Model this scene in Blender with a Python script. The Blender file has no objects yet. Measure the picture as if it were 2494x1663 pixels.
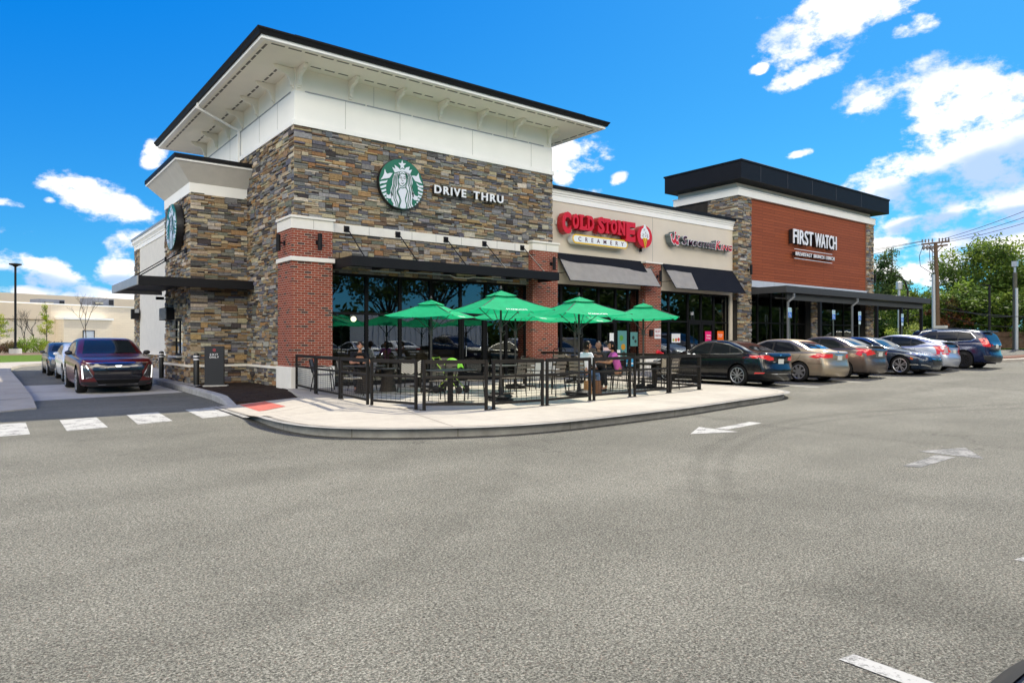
import bpy, bmesh, math, random
from mathutils import Vector, Matrix, noise
from mathutils.bvhtree import BVHTree
from mathutils.geometry import delaunay_2d_cdt
PI = math.pi
R_ = math.radians
sc = bpy.context.scene
COL = sc.collection
random.seed(7)

# ------------------------------------------------------------------ camera
TH = R_(52.2)                       # heading of the view in the building's axes (X along the shopfronts, Y into them)
FWD = Vector((math.cos(TH), math.sin(TH), 0))
RGT = Vector((math.sin(TH), -math.cos(TH), 0))
cam_d = bpy.data.cameras.new('camera')
cam_d.sensor_width = 36
cam_d.lens = 36 * 1675.4 / 2494
cam_d.clip_end = 4000
cam_d.clip_start = 0.05
cam = bpy.data.objects.new('camera', cam_d)
COL.objects.link(cam)
cam.location = (0, 0, 1.5)
cam.rotation_euler = (R_(90), 0, TH - R_(90))
sc.camera = cam

# ------------------------------------------------------------------ sun, sky, exposure
SUN_AZ, SUN_EL = 14.0, 48.0
sd = bpy.data.lights.new('sun', 'SUN')
sd.energy = 2.8
sd.angle = R_(0.5)
sd.color = (1.0, 0.925, 0.77)
so = bpy.data.objects.new('sun', sd)
COL.objects.link(so)
sdir = Vector((math.cos(R_(SUN_AZ)) * math.cos(R_(SUN_EL)), math.sin(R_(SUN_AZ)) * math.cos(R_(SUN_EL)), math.sin(R_(SUN_EL))))
so.rotation_euler = (-sdir).to_track_quat('-Z', 'Y').to_euler()

w = bpy.data.worlds.new('World')
sc.world = w
w.use_nodes = True
wt = w.node_tree
wt.nodes.clear()
def wn(t, **k):
    n = wt.nodes.new(t)
    for a, b in k.items():
        setattr(n, a, b)
    return n
def wl(a, b):
    wt.links.new(a, b)
def wmath(op, a, b=None, c=None, clamp=False):
    n = wn('ShaderNodeMath', operation=op)
    n.use_clamp = clamp
    for i, v in enumerate((a, b, c)):
        if v is None:
            continue
        if isinstance(v, (int, float)):
            n.inputs[i].default_value = v
        else:
            wl(v, n.inputs[i])
    return n.outputs[0]
wout = wn('ShaderNodeOutputWorld')
wbg = wn('ShaderNodeBackground')
wbg.inputs[1].default_value = 0.15
sky = wn('ShaderNodeTexSky', sky_type='NISHITA')
sky.sun_disc = False
sky.sun_elevation = R_(SUN_EL)
sky.sun_rotation = R_(90 - SUN_AZ)
sky.air_density = 1.0
sky.dust_density = 0.3
sky.ozone_density = 2.0
tc = wn('ShaderNodeTexCoord')
nrm = wn('ShaderNodeVectorMath', operation='NORMALIZE')
wl(tc.outputs['Generated'], nrm.inputs[0])
D_ = nrm.outputs[0]
sep = wn('ShaderNodeSeparateXYZ')
wl(D_, sep.inputs[0])
# cumulus at their places in the sky: (centre px, py of the 2494-wide photo used as an angle table, half sizes in radians, tilt)
def skydir(px, py):
    return (FWD + RGT * ((px - 1247) / 1675.4) + Vector((0, 0, 1)) * ((831.5 - py) / 1675.4)).normalized()
CL = [(2020, 45, .115, .066, 20), (2230, 65, .040, .016, 8), (1985, 170, .07, .022, 18), (1852, 168, .018, .010, 10),
      (2290, 215, .135, .044, -2), (2105, 245, .03, .014, 28), (2440, 330, .19, .10, 22), (2220, 430, .14, .05, 28),
      (2330, 440, .15, .065, 14), (2460, 300, .10, .07, 20), (1945, 375, .028, .008, 10),
      (2300, 520, .12, .026, 14), (2460, 505, .08, .024, 10), (2190, 545, .03, .018, 10), (2110, 600, .10, .020, 2), (2360, 600, .12, .035, 4),
      (2150, 655, .07, .022, -6), (2260, 660, .07, .03, 0), (1395, 375, .062, .042, 4), (1372, 435, .028, .02, 0), (1505, 438, .024, .013, 30), (1440, 470, .04, .014, 0),
      (255, 497, .088, .034, -20), (372, 375, .026, .018, 60), (20, 495, .03, .009, -5), (25, 562, .04, .012, -5), (120, 488, .010, .006, 0),
      (318, 590, .04, .026, 35), (30, 645, .085, .024, -4), (115, 670, .055, .026, -10), (165, 675, .05, .024, -20), (290, 665, .055, .028, 0), (210, 705, .05, .012, -8), (60, 707, .07, .010, 0), (250, 720, .09, .012, 0)]
acc = None
for px, py, a, b, tilt in CL:
    c = skydir(px, py)
    r = c.cross(Vector((0, 0, 1))).normalized()
    u = r.cross(c).normalized()
    ct, st = math.cos(R_(tilt)), math.sin(R_(tilt))
    ra, ub = (r * ct + u * st) / a, (u * ct - r * st) / b
    s = wn('ShaderNodeVectorMath', operation='SUBTRACT')
    wl(D_, s.inputs[0]); s.inputs[1].default_value = c
    d1 = wn('ShaderNodeVectorMath', operation='DOT_PRODUCT'); wl(s.outputs[0], d1.inputs[0]); d1.inputs[1].default_value = ra
    d2 = wn('ShaderNodeVectorMath', operation='DOT_PRODUCT'); wl(s.outputs[0], d2.inputs[0]); d2.inputs[1].default_value = ub
    q = wmath('MULTIPLY', d1.outputs['Value'], d1.outputs['Value'])
    q = wmath('MULTIPLY_ADD', d2.outputs['Value'], d2.outputs['Value'], q)
    acc = q if acc is None else wmath('MINIMUM', acc, q)
near = wmath('SUBTRACT', 1.0, wmath('MINIMUM', acc, 4.0))          # 1 in a cloud's heart, 0 at its rim
def wnoise(scale, detail, rough, vec=None, off=None):
    n = wn('ShaderNodeTexNoise')
    n.inputs['Scale'].default_value = scale
    n.inputs['Detail'].default_value = detail
    n.inputs['Roughness'].default_value = rough
    src = vec if vec is not None else D_
    mp = wn('ShaderNodeMapping'); wl(src, mp.inputs[0]); mp.inputs['Scale'].default_value = (1, 1, 1.7)
    if off: mp.inputs['Location'].default_value = off
    wl(mp.outputs[0], n.inputs['Vector'])
    return n.outputs['Fac']
UNDER = [(2390, 425, .13, .030, 14), (2330, 455, .10, .022, 12), (2480, 535, .06, .016, 8), (2250, 545, .05, .010, 8), (115, 690, .06, .014, -8), (290, 690, .05, .012, 0)]
uacc = None
for px, py, a, b, tilt in UNDER:
    c = skydir(px, py); r = c.cross(Vector((0, 0, 1))).normalized(); u = r.cross(c).normalized(); ct, st = math.cos(R_(tilt)), math.sin(R_(tilt))
    s = wn('ShaderNodeVectorMath', operation='SUBTRACT'); wl(D_, s.inputs[0]); s.inputs[1].default_value = c
    d1 = wn('ShaderNodeVectorMath', operation='DOT_PRODUCT'); wl(s.outputs[0], d1.inputs[0]); d1.inputs[1].default_value = (r * ct + u * st) / a
    d2 = wn('ShaderNodeVectorMath', operation='DOT_PRODUCT'); wl(s.outputs[0], d2.inputs[0]); d2.inputs[1].default_value = (u * ct - r * st) / b
    q = wmath('MULTIPLY', d1.outputs['Value'], d1.outputs['Value']); q = wmath('MULTIPLY_ADD', d2.outputs['Value'], d2.outputs['Value'], q)
    uacc = q if uacc is None else wmath('MINIMUM', uacc, q)
n1 = wnoise(17, 8, .62)
n2 = wnoise(6, 5, .55, off=(3, 1, 7))
placed = wmath('MULTIPLY_ADD', wmath('SUBTRACT', n1, .5), 4.8, wmath('MULTIPLY_ADD', near, 1.7, -.72))
# added out of view: bright cloud bank behind the camera to light the shaded facade
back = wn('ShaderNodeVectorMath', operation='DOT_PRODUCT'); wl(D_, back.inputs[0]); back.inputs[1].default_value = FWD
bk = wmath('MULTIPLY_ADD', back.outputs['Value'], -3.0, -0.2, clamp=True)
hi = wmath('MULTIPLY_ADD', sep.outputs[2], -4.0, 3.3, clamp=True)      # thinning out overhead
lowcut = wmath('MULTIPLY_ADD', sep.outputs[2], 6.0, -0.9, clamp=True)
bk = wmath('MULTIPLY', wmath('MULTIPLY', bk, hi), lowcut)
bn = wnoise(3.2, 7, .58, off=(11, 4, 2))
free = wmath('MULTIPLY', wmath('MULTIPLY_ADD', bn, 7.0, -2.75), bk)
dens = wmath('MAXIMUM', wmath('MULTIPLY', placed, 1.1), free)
mr = wn('ShaderNodeMapRange', interpolation_type='SMOOTHSTEP'); wl(dens, mr.inputs[0])
mr.inputs[1].default_value = 0.0; mr.inputs[2].default_value = 1.0
mask = mr.outputs[0]
# a faint veil near the horizon belongs to the air itself (dust); cloud undersides are bluish grey
sh = wn('ShaderNodeMapRange', interpolation_type='SMOOTHSTEP'); wl(wmath('MULTIPLY_ADD', n2, 1.0, wmath('MULTIPLY', dens, .12)), sh.inputs[0])
sh.inputs[1].default_value = .33; sh.inputs[2].default_value = .62
und = wn('ShaderNodeMapRange', interpolation_type='SMOOTHSTEP'); wl(wmath('MULTIPLY_ADD', wmath('SUBTRACT', n2, .5), 3.0, uacc), und.inputs[0]); und.inputs[1].default_value = .3; und.inputs[2].default_value = 1.5
ccol = wn('ShaderNodeMix', data_type='RGBA'); wl(wmath('MULTIPLY', sh.outputs[0], und.outputs[0]), ccol.inputs[0])
CLOUD_B = 3.0
ccol.inputs[6].default_value = (CLOUD_B * .42, CLOUD_B * .58, CLOUD_B * .90, 1)
ccol.inputs[7].default_value = (CLOUD_B * 1.05, CLOUD_B * 1.03, CLOUD_B * 1.0, 1)
hsv = wn('ShaderNodeVectorMath', operation='MULTIPLY_ADD'); wl(sky.outputs[0], hsv.inputs[0])      # deep polarised-looking blue
hsv.inputs[1].default_value = (.085, .212, .145); hsv.inputs[2].default_value = (-.128, .02, 1.32)
hs = wn('ShaderNodeVectorMath', operation='MAXIMUM'); wl(hsv.outputs[0], hs.inputs[0])
FILL_CLOUD_GAIN = 4.9  # overbright, warm-tinted fill from the added cloud bank
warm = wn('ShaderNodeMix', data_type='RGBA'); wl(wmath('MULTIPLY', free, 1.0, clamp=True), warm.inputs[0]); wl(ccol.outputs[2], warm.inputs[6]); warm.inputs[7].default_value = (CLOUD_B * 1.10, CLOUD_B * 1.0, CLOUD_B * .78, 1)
cg = wn('ShaderNodeVectorMath', operation='SCALE'); wl(warm.outputs[2], cg.inputs[0]); wl(wmath('MULTIPLY_ADD', wmath('MULTIPLY', free, 1.0, clamp=True), FILL_CLOUD_GAIN, 1.0), cg.inputs['Scale'])
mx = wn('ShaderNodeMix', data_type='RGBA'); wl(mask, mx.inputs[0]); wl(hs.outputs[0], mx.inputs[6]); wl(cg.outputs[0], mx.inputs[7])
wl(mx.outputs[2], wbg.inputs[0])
wl(wbg.outputs[0], wout.inputs[0])
sc.view_settings.view_transform = 'Standard'
sc.view_settings.look = 'None'
sc.view_settings.gamma = 1
sc.view_settings.exposure = 1.47

# ------------------------------------------------------------------ materials
MATS = {}
def mat(name, col=(.5, .5, .5), rough=.6, metal=0.0, var=0.0, vscale=3.0, bump=0.0, bscale=40.0, spec=None, coat=0.0, emit=None, coord='Object'):
    if name in MATS:
        return MATS[name]
    m = bpy.data.materials.new(name)
    m.use_nodes = True
    nt = m.node_tree
    b = nt.nodes['Principled BSDF']
    b.inputs['Base Color'].default_value = (*col, 1)
    b.inputs['Roughness'].default_value = rough
    b.inputs['Metallic'].default_value = metal
    if spec is None and rough >= .55: spec = .15
    if spec is not None: b.inputs['Specular IOR Level'].default_value = spec
    if coat: b.inputs['Coat Weight'].default_value = coat; b.inputs['Coat Roughness'].default_value = .03
    if emit: b.inputs['Emission Color'].default_value = (*emit[0], 1); b.inputs['Emission Strength'].default_value = emit[1]
    if var or bump:
        t = nt.nodes.new('ShaderNodeTexCoord')
        if var:
            n = nt.nodes.new('ShaderNodeTexNoise'); n.inputs['Scale'].default_value = vscale; n.inputs['Detail'].default_value = 6
            n.inputs['Roughness'].default_value = .6
            nt.links.new(t.outputs[coord], n.inputs['Vector'])
            r = nt.nodes.new('ShaderNodeMapRange'); nt.links.new(n.outputs['Fac'], r.inputs[0])
            r.inputs[1].default_value = .3; r.inputs[2].default_value = .7; r.inputs[3].default_value = 1 - var; r.inputs[4].default_value = 1 + var
            x = nt.nodes.new('ShaderNodeVectorMath'); x.operation = 'SCALE'; x.inputs[0].default_value = col
            nt.links.new(r.outputs[0], x.inputs['Scale']); nt.links.new(x.outputs[0], b.inputs['Base Color'])
        if bump:
            n = nt.nodes.new('ShaderNodeTexNoise'); n.inputs['Scale'].default_value = bscale; n.inputs['Detail'].default_value = 4
            nt.links.new(t.outputs[coord], n.inputs['Vector'])
            q = nt.nodes.new('ShaderNodeBump'); q.inputs['Strength'].default_value = bump; q.inputs['Distance'].default_value = .02
            nt.links.new(n.outputs['Fac'], q.inputs['Height']); nt.links.new(q.outputs[0], b.inputs['Normal'])
    MATS[name] = m
    return m

def NT(name):
    m = bpy.data.materials.new(name); m.use_nodes = True
    nt = m.node_tree; b = nt.nodes['Principled BSDF']; b.inputs['Specular IOR Level'].default_value = .12
    def nn(t, **k):
        n = nt.nodes.new(t)
        for a, c in k.items(): setattr(n, a, c)
        return n
    def ln(a, c): nt.links.new(a, c)
    MATS[name] = m
    return m, nt, b, nn, ln

def noise_node(nn, ln, vec, scale, detail=4, rough=.55):
    n = nn('ShaderNodeTexNoise'); n.inputs['Scale'].default_value = scale; n.inputs['Detail'].default_value = detail; n.inputs['Roughness'].default_value = rough
    ln(vec, n.inputs['Vector']); return n.outputs['Fac']
def rng(nn, ln, v, a, b_, c, d, smooth=False):
    r = nn('ShaderNodeMapRange')
    if smooth: r.interpolation_type = 'SMOOTHSTEP'
    ln(v, r.inputs[0])
    for i, q in enumerate((a, b_, c, d)): r.inputs[i + 1].default_value = q
    return r.outputs[0]
def mth(nn, ln, op, *a):
    n = nn('ShaderNodeMath', operation=op)
    for i, v in enumerate(a):
        if isinstance(v, (int, float)): n.inputs[i].default_value = v
        else: ln(v, n.inputs[i])
    return n.outputs[0]
def mixc(nn, ln, f, a, b_):
    n = nn('ShaderNodeMix', data_type='RGBA')
    if isinstance(f, (int, float)): n.inputs[0].default_value = f
    else: ln(f, n.inputs[0])
    for i, v in ((6, a), (7, b_)):
        if isinstance(v, tuple): n.inputs[i].default_value = (*v, 1)
        else: ln(v, n.inputs[i])
    return n.outputs[2]

def asphalt():
    m, nt, b, nn, ln = NT('asphalt')
    t = nn('ShaderNodeTexCoord').outputs['Object']
    big = noise_node(nn, ln, t, .16, 5, .6)
    mid = noise_node(nn, ln, t, 1.1, 6, .65)
    ag = noise_node(nn, ln, t, 66, 4, .85)
    ag2 = noise_node(nn, ln, t, 21, 4, .75)
    v = nn('ShaderNodeTexVoronoi'); v.inputs['Scale'].default_value = 120; ln(t, v.inputs['Vector'])
    vc = nn('ShaderNodeSeparateColor'); ln(v.outputs['Color'], vc.inputs[0])
    a = rng(nn, ln, ag, .38, .62, .30, 1.75)
    a = mth(nn, ln, 'MULTIPLY', a, rng(nn, ln, ag2, .3, .7, .86, 1.13))
    a = mth(nn, ln, 'MULTIPLY', a, rng(nn, ln, vc.outputs[0], .0, 1, .55, 1.45))
    a = mth(nn, ln, 'MULTIPLY', a, rng(nn, ln, big, .38, .62, .87, 1.08, True))
    a = mth(nn, ln, 'MULTIPLY', a, rng(nn, ln, mid, .3, .72, .90, 1.08))
    # polished wheel tracks sweeping along the aisle and into the lane
    mp = nn('ShaderNodeMapping'); ln(t, mp.inputs[0]); mp.inputs['Scale'].default_value = (.05, .55, 1)
    tr = noise_node(nn, ln, mp.outputs[0], 1.0, 3, .5)
    a = mth(nn, ln, 'MULTIPLY', a, rng(nn, ln, tr, .38, .62, .92, 1.05, True))
    col = mixc(nn, ln, rng(nn, ln, ag, .3, .7, 0, 1), (.129, .126, .107), (.163, .157, .129))
    # wandering hairline cracks, only in places; sealed ones are dark
    wv = nn('ShaderNodeVectorMath', operation='ADD'); ln(t, wv.inputs[0])
    wn_ = nn('ShaderNodeTexNoise'); wn_.inputs['Scale'].default_value = 1.3; wn_.inputs['Detail'].default_value = 5; ln(t, wn_.inputs['Vector'])
    ws = nn('ShaderNodeVectorMath', operation='SCALE'); ln(wn_.outputs['Color'], ws.inputs[0]); ws.inputs['Scale'].default_value = 1.5; ln(ws.outputs[0], wv.inputs[1])
    ve = nn('ShaderNodeTexVoronoi', feature='DISTANCE_TO_EDGE'); ve.inputs['Scale'].default_value = .16; ln(wv.outputs[0], ve.inputs['Vector'])
    ck = rng(nn, ln, ve.outputs['Distance'], .0, .0035, .62, 1.0)
    ck = mth(nn, ln, 'MAXIMUM', ck, rng(nn, ln, noise_node(nn, ln, t, .11, 2, .5), .47, .55, 1.0, .0))
    a = mth(nn, ln, 'MULTIPLY', a, mth(nn, ln, 'MINIMUM', ck, 1.0))
    # rubbed tyre arcs where cars swing round the corner, and a scuffed spot by the bays
    for cx, cy, r, wd, amt in ((13.1, -4.1, 11.2, .16, .86), (12.7, -3.9, 10.5, .13, .87), (24, 5, 13.0, .2, .92), (-3, 14, 9.5, .22, .93), (-3.2, 14, 11.2, .22, .93), (4.35, 1.6, 0, .75, .82), (6.6, 3.4, 0, 1.2, .93), (1.2, 6.5, 0, 1.6, 1.07), (9.5, 4.6, 0, 1.8, 1.06), (14, 6.8, 0, 2.2, 1.06)):
        ds = nn('ShaderNodeVectorMath', operation='DISTANCE'); ln(t, ds.inputs[0]); ds.inputs[1].default_value = (cx, cy, 0)
        q = mth(nn, ln, 'ABSOLUTE', mth(nn, ln, 'SUBTRACT', ds.outputs['Value'], r))
        q = mth(nn, ln, 'ADD', q, mth(nn, ln, 'MULTIPLY', mth(nn, ln, 'SUBTRACT', mid, .42), wd * 2.2))
        f_ = rng(nn, ln, q, wd * .3, wd * 1.4, amt, 1.0, True)
        if r:      # the rubber fades out away from the turn
            ys = nn('ShaderNodeSeparateXYZ'); ln(t, ys.inputs[0]); f_ = mth(nn, ln, 'MAXIMUM', f_, rng(nn, ln, ys.outputs[1], 3.6, 6.2, 1.0, .0))
        a = mth(nn, ln, 'MULTIPLY', a, f_)
    # oil drips where cars stand
    vo = nn('ShaderNodeTexVoronoi'); vo.inputs['Scale'].default_value = .9; ln(t, vo.inputs['Vector'])
    a = mth(nn, ln, 'MULTIPLY', a, rng(nn, ln, mth(nn, ln, 'ADD', vo.outputs['Distance'], mth(nn, ln, 'MULTIPLY', mid, .12)), .07, .12, .72, 1.0, True))
    # warm and dark stones in the mix
    col = mixc(nn, ln, rng(nn, ln, vc.outputs[1], .90, 1, 0, .45), col, (.16, .10, .075))
    sx = nn('ShaderNodeVectorMath', operation='SCALE'); ln(col, sx.inputs[0]); ln(a, sx.inputs['Scale'])
    ln(sx.outputs[0], b.inputs['Base Color'])
    b.inputs['Roughness'].default_value = .85
    b.inputs['Specular IOR Level'].default_value = .08
    bp = nn('ShaderNodeBump'); bp.inputs['Strength'].default_value = .55; bp.inputs['Distance'].default_value = .008
    ln(ag, bp.inputs['Height']); ln(bp.outputs[0], b.inputs['Normal'])
    return m
def concrete(name, col, joint=None, dirt=.12):
    m, nt, b, nn, ln = NT(name)
    t = nn('ShaderNodeTexCoord').outputs['Object']
    big = noise_node(nn, ln, t, .5, 6, .6); fine = noise_node(nn, ln, t, 45, 4, .7); mid = noise_node(nn, ln, t, 4, 6, .65)
    a = mth(nn, ln, 'MULTIPLY', rng(nn, ln, big, .3, .7, 1 - dirt, 1 + dirt * .6), rng(nn, ln, fine, .3, .7, .93, 1.06))
    a = mth(nn, ln, 'MULTIPLY', a, rng(nn, ln, mid, .3, .7, 1 - dirt * .6, 1 + dirt * .4))
    sx = nn('ShaderNodeVectorMath', operation='SCALE'); sx.inputs[0].default_value = col; ln(a, sx.inputs['Scale'])
    ln(sx.outputs[0], b.inputs['Base Color']); b.inputs['Roughness'].default_value = .85
    bp = nn('ShaderNodeBump'); bp.inputs['Strength'].default_value = .2; bp.inputs['Distance'].default_value = .01
    ln(fine, bp.inputs['Height']); ln(bp.outputs[0], b.inputs['Normal'])
    return m
def worn_paint(name, col, keep):
    """road paint rubbed away to the asphalt in patches"""
    m, nt, b, nn, ln = NT(name)
    t = nn('ShaderNodeTexCoord').outputs['Object']
    n = noise_node(nn, ln, t, 30, 5, .8); n2 = noise_node(nn, ln, t, 3.5, 4, .6)
    f = rng(nn, ln, mth(nn, ln, 'ADD', mth(nn, ln, 'MULTIPLY', n, .55), mth(nn, ln, 'MULTIPLY', n2, .45)), keep - .05, keep + .05, 0, 1)
    ln(mixc(nn, ln, f, (.11, .11, .105), col), b.inputs['Base Color']); b.inputs['Roughness'].default_value = .8
    return m
def wall_uv(nn, ln):
    """(x+y, z): runs along either wall direction"""
    t = nn('ShaderNodeTexCoord').outputs['Object']
    s = nn('ShaderNodeSeparateXYZ'); ln(t, s.inputs[0])
    c = nn('ShaderNodeCombineXYZ'); ln(mth(nn, ln, 'ADD', s.outputs[0], s.outputs[1]), c.inputs[0]); ln(s.outputs[2], c.inputs[1])
    return c.outputs[0], t
def brick_mat():
    m, nt, b, nn, ln = NT('red_brick')
    uv, t = wall_uv(nn, ln)
    bt = nn('ShaderNodeTexBrick'); ln(uv, bt.inputs['Vector'])
    bt.offset = .5
    bt.inputs['Color1'].default_value = (.29, .062, .034, 1); bt.inputs['Color2'].default_value = (.185, .036, .022, 1)
    bt.inputs['Mortar'].default_value = (.50, .43, .34, 1)
    bt.inputs['Scale'].default_value = 1; bt.inputs['Mortar Size'].default_value = .0054; bt.inputs['Mortar Smooth'].default_value = .1
    bt.inputs['Brick Width'].default_value = .203; bt.inputs['Row Height'].default_value = .0677; bt.inputs['Bias'].default_value = -.1
    # a few over-fired near-black bricks: second brick pattern with the same layout gives each brick a random tone
    b2 = nn('ShaderNodeTexBrick'); ln(uv, b2.inputs['Vector']); b2.offset = .5
    b2.inputs['Color1'].default_value = (0, 0, 0, 1); b2.inputs['Color2'].default_value = (1, 1, 1, 1); b2.inputs['Mortar'].default_value = (0, 0, 0, 1)
    b2.inputs['Scale'].default_value = 1; b2.inputs['Mortar Size'].default_value = .0062
    b2.inputs['Brick Width'].default_value = .203; b2.inputs['Row Height'].default_value = .0677
    sp = nn('ShaderNodeSeparateColor'); ln(b2.outputs['Color'], sp.inputs[0])
    f = rng(nn, ln, sp.outputs[0], .88, .93, 0, .8)
    c = mixc(nn, ln, f, bt.outputs['Color'], (.045, .04, .038))
    n = noise_node(nn, ln, t, 30, 5, .7)
    s = nn('ShaderNodeVectorMath', operation='SCALE'); ln(c, s.inputs[0]); ln(rng(nn, ln, n, .3, .7, .78, 1.2), s.inputs['Scale'])
    ln(s.outputs[0], b.inputs['Base Color']); b.inputs['Roughness'].default_value = .85
    bp = nn('ShaderNodeBump'); bp.inputs['Strength'].default_value = .7; bp.inputs['Distance'].default_value = .012; bp.invert = True
    ln(bt.outputs['Fac'], bp.inputs['Height']); ln(bp.outputs[0], b.inputs['Normal'])
    return m
def siding_mat():
    m, nt, b, nn, ln = NT('wood_siding')
    uv, t = wall_uv(nn, ln)
    bt = nn('ShaderNodeTexBrick'); ln(uv, bt.inputs['Vector']); bt.offset = .37
    bt.inputs['Color1'].default_value = (.31, .084, .036, 1); bt.inputs['Color2'].default_value = (.26, .07, .031, 1)
    bt.inputs['Mortar'].default_value = (.045, .018, .012, 1); bt.inputs['Scale'].default_value = 1
    bt.inputs['Mortar Size'].default_value = .006; bt.inputs['Brick Width'].default_value = 3.0; bt.inputs['Row Height'].default_value = .152
    mp = nn('ShaderNodeMapping'); ln(uv, mp.inputs[0]); mp.inputs['Scale'].default_value = (1.2, 22, 1)
    g = noise_node(nn, ln, mp.outputs[0], 3, 5, .6)
    s = nn('ShaderNodeVectorMath', operation='SCALE'); ln(bt.outputs['Color'], s.inputs[0]); ln(rng(nn, ln, g, .3, .7, .82, 1.16), s.inputs['Scale'])
    ln(s.outputs[0], b.inputs['Base Color']); b.inputs['Roughness'].default_value = .6
    bp = nn('ShaderNodeBump'); bp.inputs['Strength'].default_value = .6; bp.inputs['Distance'].default_value = .01; bp.invert = True
    ln(bt.outputs['Fac'], bp.inputs['Height']); ln(bp.outputs[0], b.inputs['Normal'])
    return m
def attr_mat(name, rough=.8, vscale=25, var=.2, bump=.4, translucent=0.0):
    """base colour comes from each stone's / leaf's own colour"""
    m, nt, b, nn, ln = NT(name)
    at = nn('ShaderNodeAttribute'); at.attribute_name = 'Col'
    t = nn('ShaderNodeTexCoord').outputs['Object']
    col = at.outputs['Color']
    if var:
        n = noise_node(nn, ln, t, vscale, 5, .7)
        s = nn('ShaderNodeVectorMath', operation='SCALE'); ln(col, s.inputs[0]); ln(rng(nn, ln, n, .3, .7, 1 - var, 1 + var), s.inputs['Scale']); col = s.outputs[0]
        if bump:
            bp = nn('ShaderNodeBump'); bp.inputs['Strength'].default_value = bump; bp.inputs['Distance'].default_value = .02
            ln(n, bp.inputs['Height']); ln(bp.outputs[0], b.inputs['Normal'])
    ln(col, b.inputs['Base Color']); b.inputs['Roughness'].default_value = rough
    if translucent:
        tr = nn('ShaderNodeBsdfTranslucent'); ln(col, tr.inputs[0])
        mxs = nn('ShaderNodeMixShader'); mxs.inputs[0].default_value = translucent
        ln(b.outputs[0], mxs.inputs[1]); ln(tr.outputs[0], mxs.inputs[2])
        ln(mxs.outputs[0], nt.nodes['Material Output'].inputs[0])
    return m
def glass_mat(name, tint=(.55, .62, .6), ior=2.3, clear=1.0):
    m, nt, b, nn, ln = NT(name)
    nt.nodes.remove(b)
    fr = nn('ShaderNodeFresnel'); fr.inputs[0].default_value = ior
    g = nn('ShaderNodeBsdfGlossy'); g.inputs['Roughness'].default_value = 0.0; g.inputs[0].default_value = (.9, .95, .95, 1)
    tr = nn('ShaderNodeBsdfTransparent'); tr.inputs[0].default_value = (*[c * clear for c in tint], 1)
    # float glass is never flat: a faint long wave
    t = nn('ShaderNodeTexCoord').outputs['Object']
    n = noise_node(nn, ln, t, .9, 2, .5); bp = nn('ShaderNodeBump'); bp.inputs['Strength'].default_value = .06; bp.inputs['Distance'].default_value = .03
    ln(n, bp.inputs['Height']); ln(bp.outputs[0], g.inputs['Normal'])
    mxs = nn('ShaderNodeMixShader'); ln(fr.outputs[0], mxs.inputs[0]); ln(tr.outputs[0], mxs.inputs[1]); ln(g.outputs[0], mxs.inputs[2])
    ln(mxs.outputs[0], nt.nodes['Material Output'].inputs[0])
    return m
def fabric_trans(name, col, f):
    m, nt, b, nn, ln = NT(name)
    t = nn('ShaderNodeTexCoord').outputs['Object']
    n = noise_node(nn, ln, t, 3, 4, .6)
    s = nn('ShaderNodeVectorMath', operation='SCALE'); s.inputs[0].default_value = col; ln(rng(nn, ln, n, .3, .7, .88, 1.1), s.inputs['Scale'])
    ln(s.outputs[0], b.inputs['Base Color']); b.inputs['Roughness'].default_value = .8
    tr = nn('ShaderNodeBsdfTranslucent'); ln(s.outputs[0], tr.inputs[0])
    mxs = nn('ShaderNodeMixShader'); mxs.inputs[0].default_value = f
    ln(b.outputs[0], mxs.inputs[1]); ln(tr.outputs[0], mxs.inputs[2]); ln(mxs.outputs[0], nt.nodes['Material Output'].inputs[0])
    return m

M_ASPH = asphalt()
M_CONC = concrete('pale_concrete', (.40, .365, .31))
M_SLAB = concrete('lane_concrete', (.40, .385, .355), dirt=.16)
M_CURB = concrete('curb_concrete', (.30, .29, .27), dirt=.3)
M_PAINT = worn_paint('road_paint', (.40, .395, .37), .45)
M_PAINT2 = worn_paint('faded_road_paint', (.27, .265, .25), .52)
M_PAINT3 = worn_paint('stall_paint', (.5, .5, .48), .44)
M_TACT = mat('tactile_red', (.46, .13, .10), .8, var=.1, bump=.6, bscale=60)
M_MULCH = mat('mulch', (.030, .020, .015), .95, var=.55, vscale=28, bump=1.0, bscale=45)
M_GRASS = mat('lawn', (.13, .12, .09), .9, var=.35, vscale=6, bump=.8, bscale=70)
M_STONE = attr_mat('ledge_stone', .82, 16, .3, .5)
M_MORTAR = mat('stone_backing', (.035, .032, .03), .95, var=.2)
M_BRICK = brick_mat()
M_SIDING = siding_mat()
M_WHITE = mat('white_trim', (.88, .87, .835), .6, var=.03, vscale=1.2)
M_SOFFIT = mat('cream_soffit', (.90, .86, .75), .65, var=.03, vscale=1.0)
M_CREAM = mat('cream_stucco', (.66, .585, .48), .85, var=.045, vscale=.8, bump=.15, bscale=120)
M_GREY_STUC = mat('grey_stucco', (.66, .63, .57), .85, var=.05, bump=.15, bscale=120)
M_CAST = mat('cast_stone', (.78, .74, .66), .8, var=.05, vscale=2.5)
M_BLACK = mat('black_metal', (.0085, .0085, .010), .6, var=.12, vscale=2, spec=.2)
M_DGREY = mat('dark_grey_metal', (.03, .031, .034), .6, var=.1, vscale=1.2)
M_BRONZE = mat('bronze_metal', (.022, .019, .016), .6, var=.15, vscale=6)
M_ALU = mat('brushed_aluminium', (.55, .56, .57), .35, .8, var=.06)
M_FRAME = mat('window_frame', (.009, .009, .0095), .55, spec=.1)
M_GLASS = glass_mat('shop_glass')
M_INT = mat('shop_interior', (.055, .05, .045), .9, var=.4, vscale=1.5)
M_INTF = mat('interior_floor', (.10, .09, .08), .6, var=.2)
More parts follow.
